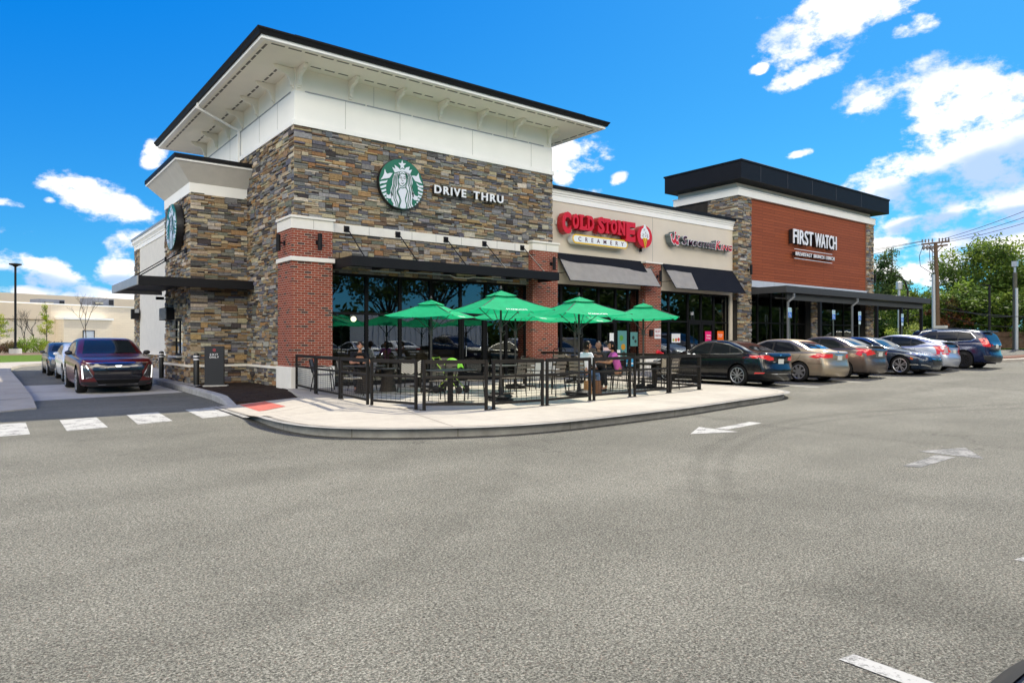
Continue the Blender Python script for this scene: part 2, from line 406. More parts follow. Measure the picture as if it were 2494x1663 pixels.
M_LIGHTGREY = mat('light_grey_metal', (.34, .35, .36), .45, .3, var=.08)
M_LETTER = mat('white_letter_face', (.82, .82, .84), .4)
M_LAMP = mat('lamp_glow', (1, .9, .7), .4, emit=((1.0, .82, .5), 2.0))

# ------------------------------------------------------------------ mesh helpers
class MB:
    def __init__(s): s.v = []; s.f = []; s.c = []; s.m = []; s.mi = 0
    def add(s, vs, fs, col=None):
        o = len(s.v); s.v += [tuple(p) for p in vs]
        for f in fs:
            s.f.append(tuple(i + o for i in f)); s.c.append(col); s.m.append(s.mi)
        return s
    def box(s, x0, y0, z0, x1, y1, z1, col=None, mtx=None):
        x0, x1 = min(x0, x1), max(x0, x1); y0, y1 = min(y0, y1), max(y0, y1); z0, z1 = min(z0, z1), max(z0, z1)
        vs = [(x0, y0, z0), (x1, y0, z0), (x1, y1, z0), (x0, y1, z0), (x0, y0, z1), (x1, y0, z1), (x1, y1, z1), (x0, y1, z1)]
        if mtx is not None: vs = [mtx @ Vector(p) for p in vs]
        return s.add(vs, [(0, 3, 2, 1), (4, 5, 6, 7), (0, 1, 5, 4), (1, 2, 6, 5), (2, 3, 7, 6), (3, 0, 4, 7)], col)
    def bar(s, a, b, w, h=None, up=(0, 0, 1), col=None):
        a, b = Vector(a), Vector(b); h = h or w; d = (b - a)
        L = d.length
        if L < 1e-6: return s
        d.normalize(); u = Vector(up)
        if abs(d.dot(u)) > .98: u = Vector((1, 0, 0)) if abs(d.x) < .9 else Vector((0, 1, 0))
        r = d.cross(u).normalized(); u = r.cross(d).normalized()
        vs = []
        for p in (a, b):
            for i, j in ((-1, -1), (1, -1), (1, 1), (-1, 1)): vs.append(p + r * (i * w / 2) + u * (j * h / 2))
        return s.add(vs, [(3, 2, 1, 0), (4, 5, 6, 7), (0, 1, 5, 4), (1, 2, 6, 5), (2, 3, 7, 6), (3, 0, 4, 7)], col)
    def tube(s, pts, rad, n=8, cap=True, col=None):
        pts = [Vector(p) for p in pts]
        if not isinstance(rad, (list, tuple)): rad = [rad] * len(pts)
        vs = []; prev = None
        for i, p in enumerate(pts):
            d = (pts[min(i + 1, len(pts) - 1)] - pts[max(i - 1, 0)]).normalized()
            if prev is None:
                q = Vector((0, 0, 1)) if abs(d.z) < .9 else Vector((1, 0, 0)); r = d.cross(q).normalized()
            else:
                r = (prev - d * prev.dot(d)).normalized()
            prev = r; u = d.cross(r)
            for k in range(n):
                a = 2 * PI * k / n; vs.append(p + (r * math.cos(a) + u * math.sin(a)) * rad[i])
        fs = []
        for i in range(len(pts) - 1):
            for k in range(n):
                k2 = (k + 1) % n; fs.append((i * n + k, i * n + k2, (i + 1) * n + k2, (i + 1) * n + k))
        if cap:
            fs.append(tuple(reversed(range(n)))); fs.append(tuple(range((len(pts) - 1) * n, len(pts) * n)))
        return s.add(vs, fs, col)
    def prism(s, poly, fn, t0, t1, col=None):
        """poly in (u,v), fn(u,v,t)->xyz"""
        n = len(poly)
        vs = [fn(u, v, t0) for u, v in poly] + [fn(u, v, t1) for u, v in poly]
        fs = [tuple(range(n)), tuple(reversed(range(n, 2 * n)))] + [(i, i + n, (i + 1) % n + n, (i + 1) % n) for i in range(n)]
        return s.add(vs, fs, col)
    def lathe(s, prof, n=24, c=(0, 0, 0), axis='Z', col=None):
        vs = []
        for r, z in prof:
            for k in range(n):
                a = 2 * PI * k / n; x, y = r * math.cos(a), r * math.sin(a)
                p = (x, y, z) if axis == 'Z' else ((z, x, y) if axis == 'X' else (x, z, y))
                vs.append((p[0] + c[0], p[1] + c[1], p[2] + c[2]))
        fs = []
        for i in range(len(prof) - 1):
            for k in range(n):
                k2 = (k + 1) % n; fs.append((i * n + k, i * n + k2, (i + 1) * n + k2, (i + 1) * n + k))
        fs.append(tuple(reversed(range(n)))); fs.append(tuple(range((len(prof) - 1) * n, len(prof) * n)))
        return s.add(vs, fs, col)
    def ball(s, c, r, n=12, m=8, col=None):
        rx, ry, rz = r if isinstance(r, (tuple, list)) else (r, r, r)
        vs = []
        for j in range(m + 1):
            t = PI * j / m
            for k in range(n):
                a = 2 * PI * k / n; vs.append((c[0] + rx * math.sin(t) * math.cos(a), c[1] + ry * math.sin(t) * math.sin(a), c[2] + rz * math.cos(t)))
        fs = [(j * n + k, (j + 1) * n + k, (j + 1) * n + (k + 1) % n, j * n + (k + 1) % n) for j in range(m) for k in range(n)]
        return s.add(vs, fs, col)
    def xf(s, mtx):
        s.v = [tuple(mtx @ Vector(p)) for p in s.v]; return s
    def build(s, name, m, parent=None, smooth=False, bevel=0, world=True, angle=40, fix=True):
        off = Vector(parent.location) if (parent is not None and world) else Vector((0, 0, 0))
        if parent is not None and world and parent.parent is not None: off = off + Vector(parent.parent.location)
        me = bpy.data.meshes.new(name)
        me.from_pydata([(p[0] - off.x, p[1] - off.y, p[2] - off.z) for p in s.v], [], s.f)
        if any(c is not None for c in s.c):
            ca = me.color_attributes.new('Col', 'FLOAT_COLOR', 'CORNER')
            buf = []
            for f, c in zip(s.f, s.c):
                buf += list((*(c or (.2, .2, .2)), 1.0)) * len(f)
            ca.data.foreach_set('color', buf)
        for q in (m if isinstance(m, (list, tuple)) else [m]): me.materials.append(q)
        if any(s.m): me.polygons.foreach_set('material_index', s.m)
        me.update()
        if fix and len(s.f) < 60000:
            bm = bmesh.new(); bm.from_mesh(me)
            bmesh.ops.recalc_face_normals(bm, faces=bm.faces); bm.to_mesh(me); bm.free()
        if smooth:
            me.polygons.foreach_set('use_smooth', [True] * len(me.polygons))
            try: me.set_sharp_from_angle(angle=R_(angle))
            except Exception: pass
        o = bpy.data.objects.new(name, me); COL.objects.link(o)
        if parent is not None: o.parent = parent
        if bevel:
            bv = o.modifiers.new('b', 'BEVEL'); bv.width = bevel; bv.segments = 2; bv.limit_method = 'ANGLE'
        return o

def thing(name, label, cat, loc=(0, 0, 0), rz=0.0, group=None):
    o = bpy.data.objects.new(name, None); COL.objects.link(o); o.empty_display_size = .3
    o.location = loc; o.rotation_euler = (0, 0, rz)
    o['label'] = label; o['category'] = cat
    if group: o['group'] = group
    return o
def tag(o, label, cat, group=None):
    o['label'] = label; o['category'] = cat
    if group: o['group'] = group
    return o
def struct(o): o['kind'] = 'structure'; return o
def dup(root, loc, rz, label, group=None, scale=None, skip=()):
    r = root.copy(); COL.objects.link(r); r.location = loc; r.rotation_euler = (0, 0, rz); r['label'] = label
    if group: r['group'] = group
    if scale is not None: r.scale = scale
    def rec(src, dst):
        for ch in src.children:
            if ch.name.split('.')[0] in skip: continue
            c = ch.copy(); COL.objects.link(c); c.parent = dst
            rec(ch, c)
    rec(root, r)
    return r
def at_px(px, depth, z=0.0):
    """point on the photo's column px at a given distance"""
    p = FWD * depth + RGT * ((px - 1247) / 1675.4 * depth); return Vector((p.x, p.y, z))
def text_mesh(s, size=1.0, ext=.01, off=0.0, xs=1.0, shear=0.0, space=1.0):
    cu = bpy.data.curves.new('t', 'FONT'); cu.body = s; cu.size = size; cu.extrude = ext; cu.offset = off; cu.shear = shear
    cu.space_character = space; cu.align_x = 'LEFT'; cu.resolution_u = 3
    o = bpy.data.objects.new('t', cu); COL.objects.link(o)
    dg = bpy.context.evaluated_depsgraph_get(); dg.update()
    me = bpy.data.meshes.new_from_object(o.evaluated_get(dg))
    bpy.data.objects.remove(o); bpy.data.curves.remove(cu)
    vs = [(v.co.x * xs, v.co.y, v.co.z) for v in me.vertices]; fs = [tuple(p.vertices) for p in me.polygons]
    bpy.data.meshes.remove(me)
    return vs, fs
def put_text(mb, s, x0, x1, z0, z1, fn, ext=.01, off=0.0, shear=0.0, space=1.0):
    """fit the word's inked box into (x0..x1, z0..z1); fn(u, v, depth)->xyz, depth>0 towards the reader"""
    vs, fs = text_mesh(s, 1.0, ext, off, 1.0, shear, space)
    ax = min(v[0] for v in vs); bx = max(v[0] for v in vs); ay = min(v[1] for v in vs); by = max(v[1] for v in vs)
    out = [fn(x0 + (v[0] - ax) / (bx - ax) * (x1 - x0), z0 + (v[1] - ay) / (by - ay) * (z1 - z0), v[2]) for v in vs]
    mb.add(out, fs)
def G(x, y=0):
    """the lot climbs gently to the right, the verge beyond the lane a little too"""
    g = min(max(x - 16.5, 0) * .0195, 1.2)
    return g + (min(max(y - 57, 0) * .03, .45) if x < 16.5 + 30 else 0)
# ================================================================== GROUND
def sheet(name, xs, ys, fz, m, mask=None):
    mb = MB(); nx, ny = len(xs), len(ys)
    vs = [(x, y, fz(x, y)) for y in ys for x in xs]
    fs = []
    for j in range(ny - 1):
        for i in range(nx - 1):
            fs.append((j * nx + i, j * nx + i + 1, (j + 1) * nx + i + 1, (j + 1) * nx + i))
    mb.add(vs, fs); return struct(mb.build(name, m, fix=False))
def fill(name, poly, fz, m, step=None, kind=True, skirt=0.0):
    """flat-ish polygon (plan) meshed finely enough to follow fz"""
    pts = [Vector(p) for p in poly]; n = len(pts); edges = [(i, (i + 1) % n) for i in range(n)]
    if step:
        x0 = min(p.x for p in pts); x1 = max(p.x for p in pts); y0 = min(p.y for p in pts); y1 = max(p.y for p in pts)
        x = x0 + step / 2
        while x < x1:
            y = y0 + step / 2
            while y < y1:
                pts.append(Vector((x, y))); y += step
            x += step
    v, e, f, ov, oe, of = delaunay_2d_cdt(pts, edges, [], 1, 1e-5)
    mb = MB(); mb.add([(p.x, p.y, fz(p.x, p.y)) for p in v], [tuple(q) for q in f])
    if skirt:
        for i in range(n):
            a = poly[i]; b = poly[(i + 1) % n]; za, zb = fz(*a), fz(*b)
            mb.add([(a[0], a[1], za), (b[0], b[1], zb), (b[0], b[1], zb - skirt), (a[0], a[1], za - skirt)], [(0, 1, 2, 3)])
    o = mb.build(name, m)
    if kind: struct(o)
    return o
sheet('ground', [-1500, -300, -60, 0, 16.5, 30, 46.5, 78, 300, 1500], [-1500, -300, -60, -20, 20, 57, 60, 66, 72, 300, 1500], lambda x, y: G(x, y) - .03, M_GRASS)
sheet('parking_lot', [-60, -20, 0, 8, 16.5, 24, 36, 46.5, 78, 120], [-40, -20, 0, 10, 20, 30, 45, 57], lambda x, y: G(x, y), M_ASPH)
# --- drive-through lane pad of concrete
fill('lane_pad', [(1.05, 21.0), (4.78, 21.95), (4.92, 28.6), (1.13, 28.4)], lambda x, y: .004, M_SLAB)
# --- pavement with its curb: sinks to the road at the crossing
def sw_z(x, y):
    t = max((x - 4.55) / 1.7, (13.9 - y) / 1.5); t = max(0, min(1, t)); return .02 + .13 * t * t * (3 - 2 * t)
OUT = [(4.33, 16.5), (4.28, 15.4), (4.25, 14.2), (4.15, 13.0), (4.08, 12.1), (4.11, 11.3), (4.24, 10.68), (4.48, 10.2), (4.86, 9.8), (5.35, 9.43), (5.9, 9.13), (6.5, 8.87), (7.2, 8.72), (8.1, 8.68), (9.2, 8.77), (10.2, 8.86), (11.6, 8.98),
       (13.0, 9.24), (14.3, 9.45), (15.4, 9.62), (16.3, 9.78), (16.9, 9.97), (17.4, 10.36), (17.8, 10.92), (18.08, 11.7), (18.2, 12.8), (18.2, 14.4), (18.2, 17.0)]
fill('sidewalk', OUT + [(18.2, 19.6), (7.06, 19.6), (6.9, 18.9), (6.45, 17.2), (6.25, 16.35), (5.45, 16.5), (4.72, 16.6)], sw_z, M_CONC, .5)
# curb: a rounded concrete kerbstone round the pavement, top flush +3 mm
mb = MB()
def curb_strip(mb, line, wdt, fz, base=-.05, side=-1):
    n = len(line); rings = []
    for i, p in enumerate(line):
        a = Vector(line[max(i - 1, 0)]); b = Vector(line[min(i + 1, n - 1)]); d = (b - a).normalized(); nn_ = Vector((-d.y, d.x)) * side
        z = fz(*p); P = Vector(p)
        rings.append([(P.x, P.y, base), (P.x, P.y, max(z - .03, base + .01)), (P.x + nn_.x * .012, P.y + nn_.y * .012, z - .006), (P.x + nn_.x * .04, P.y + nn_.y * .04, z + .003), (P.x + nn_.x * wdt, P.y + nn_.y * wdt, z + .003)])
    vs = [q for r in rings for q in r]; fs = []
    for i in range(n - 1):
        for k in range(4): fs.append((i * 5 + k, i * 5 + k + 1, (i + 1) * 5 + k + 1, (i + 1) * 5 + k))
    mb.add(vs, fs)
def dense(line, step=.25):
    out = []
    for i in range(len(line) - 1):
        a, b = Vector(line[i]), Vector(line[i + 1]); k = max(1, int((b - a).length / step))
        for j in range(k): out.append(tuple(a.lerp(b, j / k)))
    out.append(tuple(line[-1])); return out
def smooth_line(line, it=2):
    for _ in range(it):
        new = [line[0]]
        for i in range(len(line) - 1):
            a, b = Vector(line[i]), Vector(line[i + 1]); new += [tuple(a.lerp(b, .25)), tuple(a.lerp(b, .75))]
        new.append(line[-1]); line = new
    return line
curb_strip(mb, smooth_line(OUT), .15, sw_z, side=-1)
cb = struct(mb.build('curb', M_CURB, fix=True))
mb = MB(); SL_ = smooth_line(OUT)
for k in range(9, len(SL_) - 6, 11):
    p = Vector(SL_[k]); d = (Vector(SL_[k + 1]) - p).normalized(); nv = Vector((d.y, -d.x))
    if nv.dot(Vector((11, 14)) - p) > 0: nv = -nv
    z = sw_z(*p); a, b2 = p + nv * .004 - d * .006, p + nv * .004 + d * .006
    mb.add([(a.x, a.y, -.02), (b2.x, b2.y, -.02), (b2.x, b2.y, z - .012), (a.x, a.y, z - .012)], [(0, 1, 2, 3)])
struct(mb.build('curb_joints', mat('joint_grit', (.12, .10, .08), .9)))
# the face of the kerb is dirty, its top is clean like the slab: second strip of pale concrete on top
mb = MB(); L_ = smooth_line(OUT)
vs = []; fs = []
for i, p in enumerate(L_):
    a = Vector(L_[max(i - 1, 0)]); b = Vector(L_[min(i + 1, len(L_) - 1)]); d = (b - a).normalized(); nv = Vector((d.y, -d.x))
    if nv.dot(Vector((11, 14)) - Vector(p)) < 0: nv = -nv
    z = sw_z(*p) + .007
    vs += [(p[0] + nv.x * .03, p[1] + nv.y * .03, z - .001), (p[0] + nv.x * .155, p[1] + nv.y * .155, z)]
for i in range(len(L_) - 1): fs.append((2 * i, 2 * i + 1, 2 * i + 3, 2 * i + 2))
mb.add(vs, fs); struct(mb.build('curb_top', M_CONC))
# joints tooled in the slab (dark hair lines, real 8 mm grooves filled with grit)
mb = MB()
def groove(a, b, wd=.012):
    a, b = Vector(a), Vector(b); k = max(1, int((b - a).length / .4)); d = (b - a).normalized(); nv = Vector((-d.y, d.x)) * wd / 2
    for j in range(k):
        p, q = a.lerp(b, j / k), a.lerp(b, (j + 1) / k)
        mb.add([(*(p + nv), sw_z(*p) + .009), (*(p - nv), sw_z(*p) + .009), (*(q - nv), sw_z(*q) + .009), (*(q + nv), sw_z(*q) + .009)], [(0, 1, 2, 3)])
groove((5.95, 9.2), (6.75, 12.6)); groove((9.4, 8.9), (9.4, 17)); groove((12.2, 9.2), (12.2, 17)); groove((15.0, 9.6), (15.0, 17)); groove((4.4, 12.4), (6.6, 12.9))
groove((4.4, 14.3), (6.4, 14.5)); groove((7, 15.5), (18, 15.5)); groove((6.6, 12.2), (18, 12.2))
L2 = [p for p in L_ if p[1] < 13]
for i in range(len(L2) - 1):
    def inn(p): v = (Vector((11, 14)) - Vector(p)).normalized(); return Vector(p) + v * .17
    groove(inn(L2[i]), inn(L2[i + 1]), .008)
struct(mb.build('sidewalk_joints', mat('joint_grit', (.12, .10, .08), .9)))
# --- patio slab steps up along its left edge
mb = MB()
pl = [(7.03, 19.6), (6.80, 18.9), (6.38, 17.2), (6.2, 16.3), (6.15, 15.3), (6.22, 14.2), (6.42, 13.2), (6.75, 12.2)]
pl = smooth_line(pl)
vs = [];
for p in pl: vs += [(p[0], p[1], .0), (p[0], p[1], .155), (p[0] + .02, p[1] + .01, .166), (p[0] + .17, p[1] + .03, .168), (p[0] + .5, p[1], .154 if p[1] < 13.5 else .160)]
fs = []
for i in range(len(pl) - 1):
    for k in range(4): fs.append((i * 5 + k, i * 5 + k + 1, (i + 1) * 5 + k + 1, (i + 1) * 5 + k))
mb.add(vs, fs); struct(mb.build('patio_edge', M_CONC))
# --- truncated-dome pad
mb = MB(); T = [(4.78, 16.45), (5.36, 16.42), (5.32, 14.95), (4.68, 14.75)]
mb.add([(x, y, sw_z(x, y) + .006) for x, y in T], [(0, 1, 2, 3)])
a, b_, c, d = [Vector(t) for t in T]
for i in range(10):
    for j in range(24):
        p = a.lerp(b_, (i + .5) / 10).lerp(d.lerp(c, (i + .5) / 10), (j + .5) / 24)
        z = sw_z(p.x, p.y) + .006; r = .013
        mb.add([(p.x - r, p.y - r, z), (p.x + r, p.y - r, z), (p.x + r, p.y + r, z), (p.x - r, p.y + r, z), (p.x, p.y, z + .012)], [(0, 1, 4), (1, 2, 4), (2, 3, 4), (3, 0, 4)])
struct(mb.build('tactile_paving', M_TACT))
# --- planting bed of dark mulch between lane and wall
BED = [(4.74, 16.62), (6.2, 16.36), (6.42, 17.3), (6.86, 19.1), (7.02, 19.5), (7.02, 20.6), (7.25, 20.6), (7.25, 24.0), (5.45, 24.0), (5.36, 22.4), (5.16, 22.0), (4.92, 17.9)]
def bed_z(x, y):
    return .10 + .035 * noise.noise(Vector((x * 1.6, y * 1.6, 3))) + .03 * noise.noise(Vector((x * 7, y * 7, 1))) + (.03 if y > 17.5 else 0)
fill('mulch_bed', BED, bed_z, M_MULCH, .14, skirt=.2)
# --- lane-side curb and the walkway behind it
CB = [(4.50, 16.35), (4.60, 17.2), (4.74, 18.8), (4.82, 21.4), (4.93, 24.5), (4.98, 28), (5.0, 34), (5.02, 46)]
def cbz(x, y): return .02 + .14 * max(0, min(1, (y - 16.4) / 1.3))
mb = MB(); curb_strip(mb, dense(CB, .5), .2, cbz, side=-1)
# close the inner side
CBd = dense(CB, .5)
for i in range(len(CBd) - 1):
    p, q = CBd[i], CBd[i + 1]
    mb.add([(p[0] + .2, p[1], cbz(*p) + .003), (q[0] + .2, q[1], cbz(*q) + .003), (q[0] + .2, q[1], -.05), (p[0] + .2, p[1], -.05)], [(0, 1, 2, 3)])
struct(mb.build('lane_curb', concrete('lane_curb_concrete', (.36, .35, .33), dirt=.25)))
fill('side_walkway', [(5.15, 22.2), (5.4, 22.5), (5.5, 24), (7.3, 24), (7.3, 46), (5.15, 46)], lambda x, y: .155, M_SLAB)
# --- island left of the lane
ISL = [(.34, 18.15), (1.02, 18.55), (1.06, 21), (1.13, 28.4), (1.2, 40.4), (1.38, 45), (2.0, 49.5), (3.3, 52.8), (6, 55.3), (12, 56.6), (30, 57.2), (60, 58), (60, 60.5), (12, 59), (4, 57.8), (-1, 54.5), (-4, 48), (-6, 18)]
fill('left_walkway', ISL, lambda x, y: .02 + .11 * max(0, min(1, (y - 18.3) / 2.0)), concrete('walkway_concrete', (.38, .345, .295)), None, skirt=.15)
mb = MB()
def stripe(mb, quad, fz=G, dz=.004): mb.add([(x, y, fz(x, y) + dz) for x, y in quad], [(0, 1, 2, 3)])
for q in ([(.34, 20.1), (1.0, 20.35), (1.0, 20.4), (.34, 20.15)], [(.55, 22.4), (1.05, 22.2), (1.05, 22.25), (.55, 22.45)], [(.5, 29.8), (1.13, 28.4), (1.13, 28.46), (.5, 29.86)]):
    stripe(mb, q, lambda x, y: .02 + .11 * max(0, min(1, (y - 18.3) / 2.0)), .006)
struct(mb.build('walkway_joints', MATS['joint_grit']))
fill('lawn_strip', [(-30, 58.5), (4, 58.5), (14, 60), (60, 62), (60, 64), (-30, 64)], lambda x, y: G(x, y) + .02, mat('mown_grass', (.075, .13, .015), .9, var=.2, vscale=9, bump=.5, bscale=60))
fill('hedge_mulch', [(-30, 64), (60, 64), (60, 69), (-30, 69)], lambda x, y: G(x, y) + .03, mat('bark_mulch', (.17, .115, .085), .9, var=.3, vscale=5))
# --- painted markings
def paint(name, quads, m):
    mb = MB()
    for q in quads:
        pts = [(x, y, G(x, y) + .004) for x, y in q]; mb.add(pts, [tuple(range(len(q)))])
    return struct(mb.build(name, m))
for q in ([(-.35, 15.45), (.69, 15.56), (.66, 13.57), (-.35, 13.45)], [(1.22, 15.62), (1.84, 15.79), (1.79, 13.83), (1.17, 13.66)], [(2.39, 15.92), (3.01, 16.16), (2.90, 14.2), (2.28, 13.98)], [(3.58, 16.3), (4.21, 16.6), (4.08, 14.5), (3.46, 14.3)]):
    paint('crosswalk_stripe', [q], M_PAINT)
paint('lane_arrow', [[(9.12, 7.04), (9.98, 7.52), (9.95, 6.72)], [(10.02, 7.21), (11.37, 7.42), (11.36, 7.17), (10.05, 7.0)]], M_PAINT)
paint('faded_lane_arrow', [[(8.79, 3.66), (8.85, 3.49), (10.0, 3.52), (10.02, 3.75)], [(10.12, 4.02), (11.02, 3.76), (10.14, 3.24)]], M_PAINT2)
for k in range(4):
    x = 3.26 + k * 2.42
    paint('stall_line', [[(x - .055, 1.62), (x + .055, 1.6), (x + .055, -3.6), (x - .055, -3.6)]], M_PAINT)
paint('crosswalk_seam', [[(4.0, 12.85), (4.25, 12.95), (4.3, 13.0), (4.1, 12.9)]], M_PAINT2)
STX = [17.9, 20.75, 23.5, 26.2, 28.95, 31.8, 35.6]
for x in STX[1:]:
    paint('parking_line', [[(x - .05, 16.8), (x + .05, 16.8), (x - .15, 11.0), (x - .25, 11.0)]], M_PAINT3)
for x in (40.5, 43.2, 45.9):
    paint('parking_line', [[(x - .05, 17.2), (x + .05, 17.2), (x - .15, 12.2), (x - .25, 12.2)]], M_PAINT3)
# --- island with brown mulch at the far right, and the verge behind
def gz(x, y): return G(x, y) + .13
fill('far_island', [(38.4, 13.3), (39.4, 12.3), (42, 11.6), (62, 10.2), (62, 12.2), (43, 13.6), (40.5, 14.4), (38.7, 14.3)], gz, M_CONC, skirt=.2)
fill('far_island_mulch', [(39.2, 13.5), (40.1, 12.8), (42.3, 12.1), (61.6, 10.8), (61.6, 11.9), (43, 13.2), (40.4, 13.9)], lambda x, y: gz(x, y) + .05, mat('red_mulch', (.16, .085, .06), .95, var=.3, vscale=14, bump=.8), skirt=.1)
fill('storefront_walk', [(18.2, 17.0), (46.5, 17.0), (46.5, 20.2), (18.2, 20.2)], lambda x, y: max(.15, G(x) + .13), M_CONC, 2.0, skirt=.25)
fill('right_verge', [(62, -40), (120, -40), (120, 57), (47, 57), (47, 22), (62, 18)], lambda x, y: G(x, y) + .05, MATS['mown_grass'], 8.0)
# ================================================================== THE SHOPPING STRIP
B = thing('shopping_strip', 'long one-storey shopping strip of ledge stone, red brick and cream stucco with two towers', 'building', (17, 20, 0))
PAL = [((.34, .265, .17), 12), ((.42, .35, .24), 10), ((.48, .42, .33), 5), ((.25, .18, .11), 11), ((.33, .215, .11), 6), ((.17, .115, .075), 9),
       ((.175, .17, .165), 12), ((.235, .23, .225), 9), ((.105, .10, .10), 10), ((.125, .125, .15), 7), ((.165, .165, .13), 7), ((.30, .28, .25), 6), ((.06, .052, .05), 5), ((.29, .16, .08), 2)]
PALW = [w_ for _, w_ in PAL]; PALC = [c for c, _ in PAL]
def ledge(mb, fn, W, H, seed, holes=(), cell=(.105, .0555), tone=1.0, depth=.05):
    """dry-stacked ledge stone: boxes of random run and rise packed on a course grid. fn(u,v,d)->xyz, d outward"""
    rnd = random.Random(seed); cu, cv = cell
    nx, ny = int(math.ceil(W / cu)), int(math.ceil(H / cv)); occ = bytearray(nx * ny)
    for j in range(ny):
        for i in range(nx):
            u, v = (i + .5) * cu, (j + .5) * cv
            if any(a <= u <= b and c <= v <= d for a, b, c, d in holes): occ[j * nx + i] = 2
    for j in range(ny):
        for i in range(nx):
            if occ[j * nx + i]: continue
            wmax = rnd.choice((1, 2, 2, 3, 3, 4, 4, 5)); h = rnd.choice((1, 1, 1, 2, 2, 1, 3 if rnd.random() < .3 else 1))
            wd = 0
            while wd < wmax and i + wd < nx and not occ[j * nx + i + wd]: wd += 1
            if wd == 1: h = 1
            hh = 1
            while hh < h and j + hh < ny and all(not occ[(j + hh) * nx + i + q] for q in range(wd)): hh += 1
            for q in range(wd):
                for r in range(hh): occ[(j + r) * nx + i + q] = 1
            g = .004
            ju, jv = rnd.uniform(-.012, .012), rnd.uniform(-.006, .006)
            u0, u1 = i * cu + g, min((i + wd) * cu, W) - g; v0, v1 = j * cv + g, min((j + hh) * cv, H) - g
            if u1 - u0 < .02 or v1 - v0 < .01: continue
            if i > 0: u0 += ju
            c = rnd.choices(PALC, PALW)[0]; k = rnd.uniform(.84, 1.18) * tone
            c = tuple(min(.9, q * k * rnd.uniform(.95, 1.05)) for q in c)
            d = rnd.uniform(.0, depth); t1, t2 = rnd.uniform(-.006, .006), rnd.uniform(-.006, .006); e = min(.008, (v1 - v0) * .2)
            vs = [fn(u0, v0, -.05), fn(u1, v0, -.05), fn(u1, v1, -.05), fn(u0, v1, -.05),
                  fn(u0, v0, d - .006), fn(u1, v0, d - .006), fn(u1, v1, d - .006), fn(u0, v1, d - .006),
                  fn(u0 + e, v0 + e, d + t1), fn(u1 - e, v0 + e, d + t2), fn(u1 - e, v1 - e, d + t2), fn(u0 + e, v1 - e, d + t1)]
            mb.add(vs, [(8, 9, 10, 11), (4, 5, 9, 8), (5, 6, 10, 9), (6, 7, 11, 10), (7, 4, 8, 11), (0, 1, 5, 4), (1, 2, 6, 5), (2, 3, 7, 6), (3, 0, 4, 7)], c)
def front(x0, y, z0): return lambda u, v, d: (x0 + u, y - d, z0 + v)      # wall facing -Y
def leftw(x, y0, z0): return lambda u, v, d: (x - d, y0 + u, z0 + v)      # wall facing -X
ZB = .12
# ---- tower
mb = MB(); ledge(mb, front(7.18, 19.5, ZB), 9.86, 7.65, 1, holes=[(1.0, 8.75, 0, 3.45), (0, 1.1, 0, 4.6), (8.7, 9.86, 0, 4.7)])
mb.build('stone_wall', M_STONE, B, fix=False)
mb = MB(); ledge(mb, leftw(7.2, 19.5, ZB), 10.2, 7.65, 2, holes=[(4.42, 8.1, 0, 6.9), (0, .92, 0, 4.6)])
mb.build('stone_wall', M_STONE, B, fix=False)
mb = MB(); ledge(mb, lambda u, v, d: (17.02 + d, 19.5 + u, 4.9 + v), 1.6, 2.9, 3, depth=.03); mb.build('stone_wall', M_STONE, B, fix=False)
# bump-out
mb = MB(); ledge(mb, front(5.4, 23.88, ZB), 1.8, 6.2, 4); mb.build('stone_wall', M_STONE, B, fix=False)
mb = MB(); ledge(mb, leftw(5.4, 23.88, ZB), 3.7, 6.2, 5, holes=[(1.05, 2.25, .9, 2.15)]); mb.build('stone_wall', M_STONE, B, fix=False)
# low stone wainscot and corner strip along the cream side wall
mb = MB(); ledge(mb, leftw(7.18, 27.6, ZB), 17.0, .72, 6); mb.build('stone_wall', M_STONE, B, fix=False)
mb = MB(); ledge(mb, leftw(7.16, 43.6, ZB), 1.3, 6.6, 7); ledge(mb, front(7.16, 43.58, ZB), .3, 6.6, 8); mb.build('stone_wall', M_STONE, B, fix=False)
# right tower
mb = MB(); ledge(mb, front(29.05, 19.6, ZB), 1.1, 8.45, 9); ledge(mb, leftw(29.05, 19.6, 3.5), 1.75, 5.07, 10, depth=.03); mb.build('stone_wall', M_STONE, B, fix=False)
mb = MB(); ledge(mb, front(42.12, 19.6, .4), .93, 8.17, 11); ledge(mb, lambda u, v, d: (43.03 + d, 19.6 + u, .4 + v), 3.0, 8.17, 12, depth=.03); mb.build('stone_wall', M_STONE, B, fix=False)
mb = MB(); ledge(mb, front(35.85, 19.6, .3), .84, 3.7, 13); mb.build('stone_wall', M_STONE, B, fix=False)
# stone backing and masonry cores (the dark joint seen between stones)
mb = MB()
mb.box(7.23, 19.53, .0, 8.22, 20.2, 7.76); mb.box(15.9, 19.53, 0, 17.0, 20.2, 7.76); mb.box(8.22, 19.53, 3.58, 15.9, 20.2, 7.76)
mb.build('masonry_core', M_MORTAR, B); mb = MB(); mb.box(7.23, 20.2, 0, 7.6, 29.7, 7.76); mb.box(16.7, 20.2, 3.8, 17.0, 29.7, 7.76); mb.box(7.6, 29.4, 6.0, 16.7, 29.7, 7.76)
mb.build('masonry_core', M_MORTAR, B); mb = MB()
mb.box(5.43, 23.91, 0, 7.23, 24.93, 6.3); mb.box(5.43, 26.13, 0, 7.23, 27.55, 6.3); mb.box(5.43, 24.93, 0, 7.23, 26.13, 1.02); mb.box(5.43, 24.93, 2.27, 7.23, 26.13, 6.3)
mb.build('masonry_core', M_MORTAR, B); mb = MB()
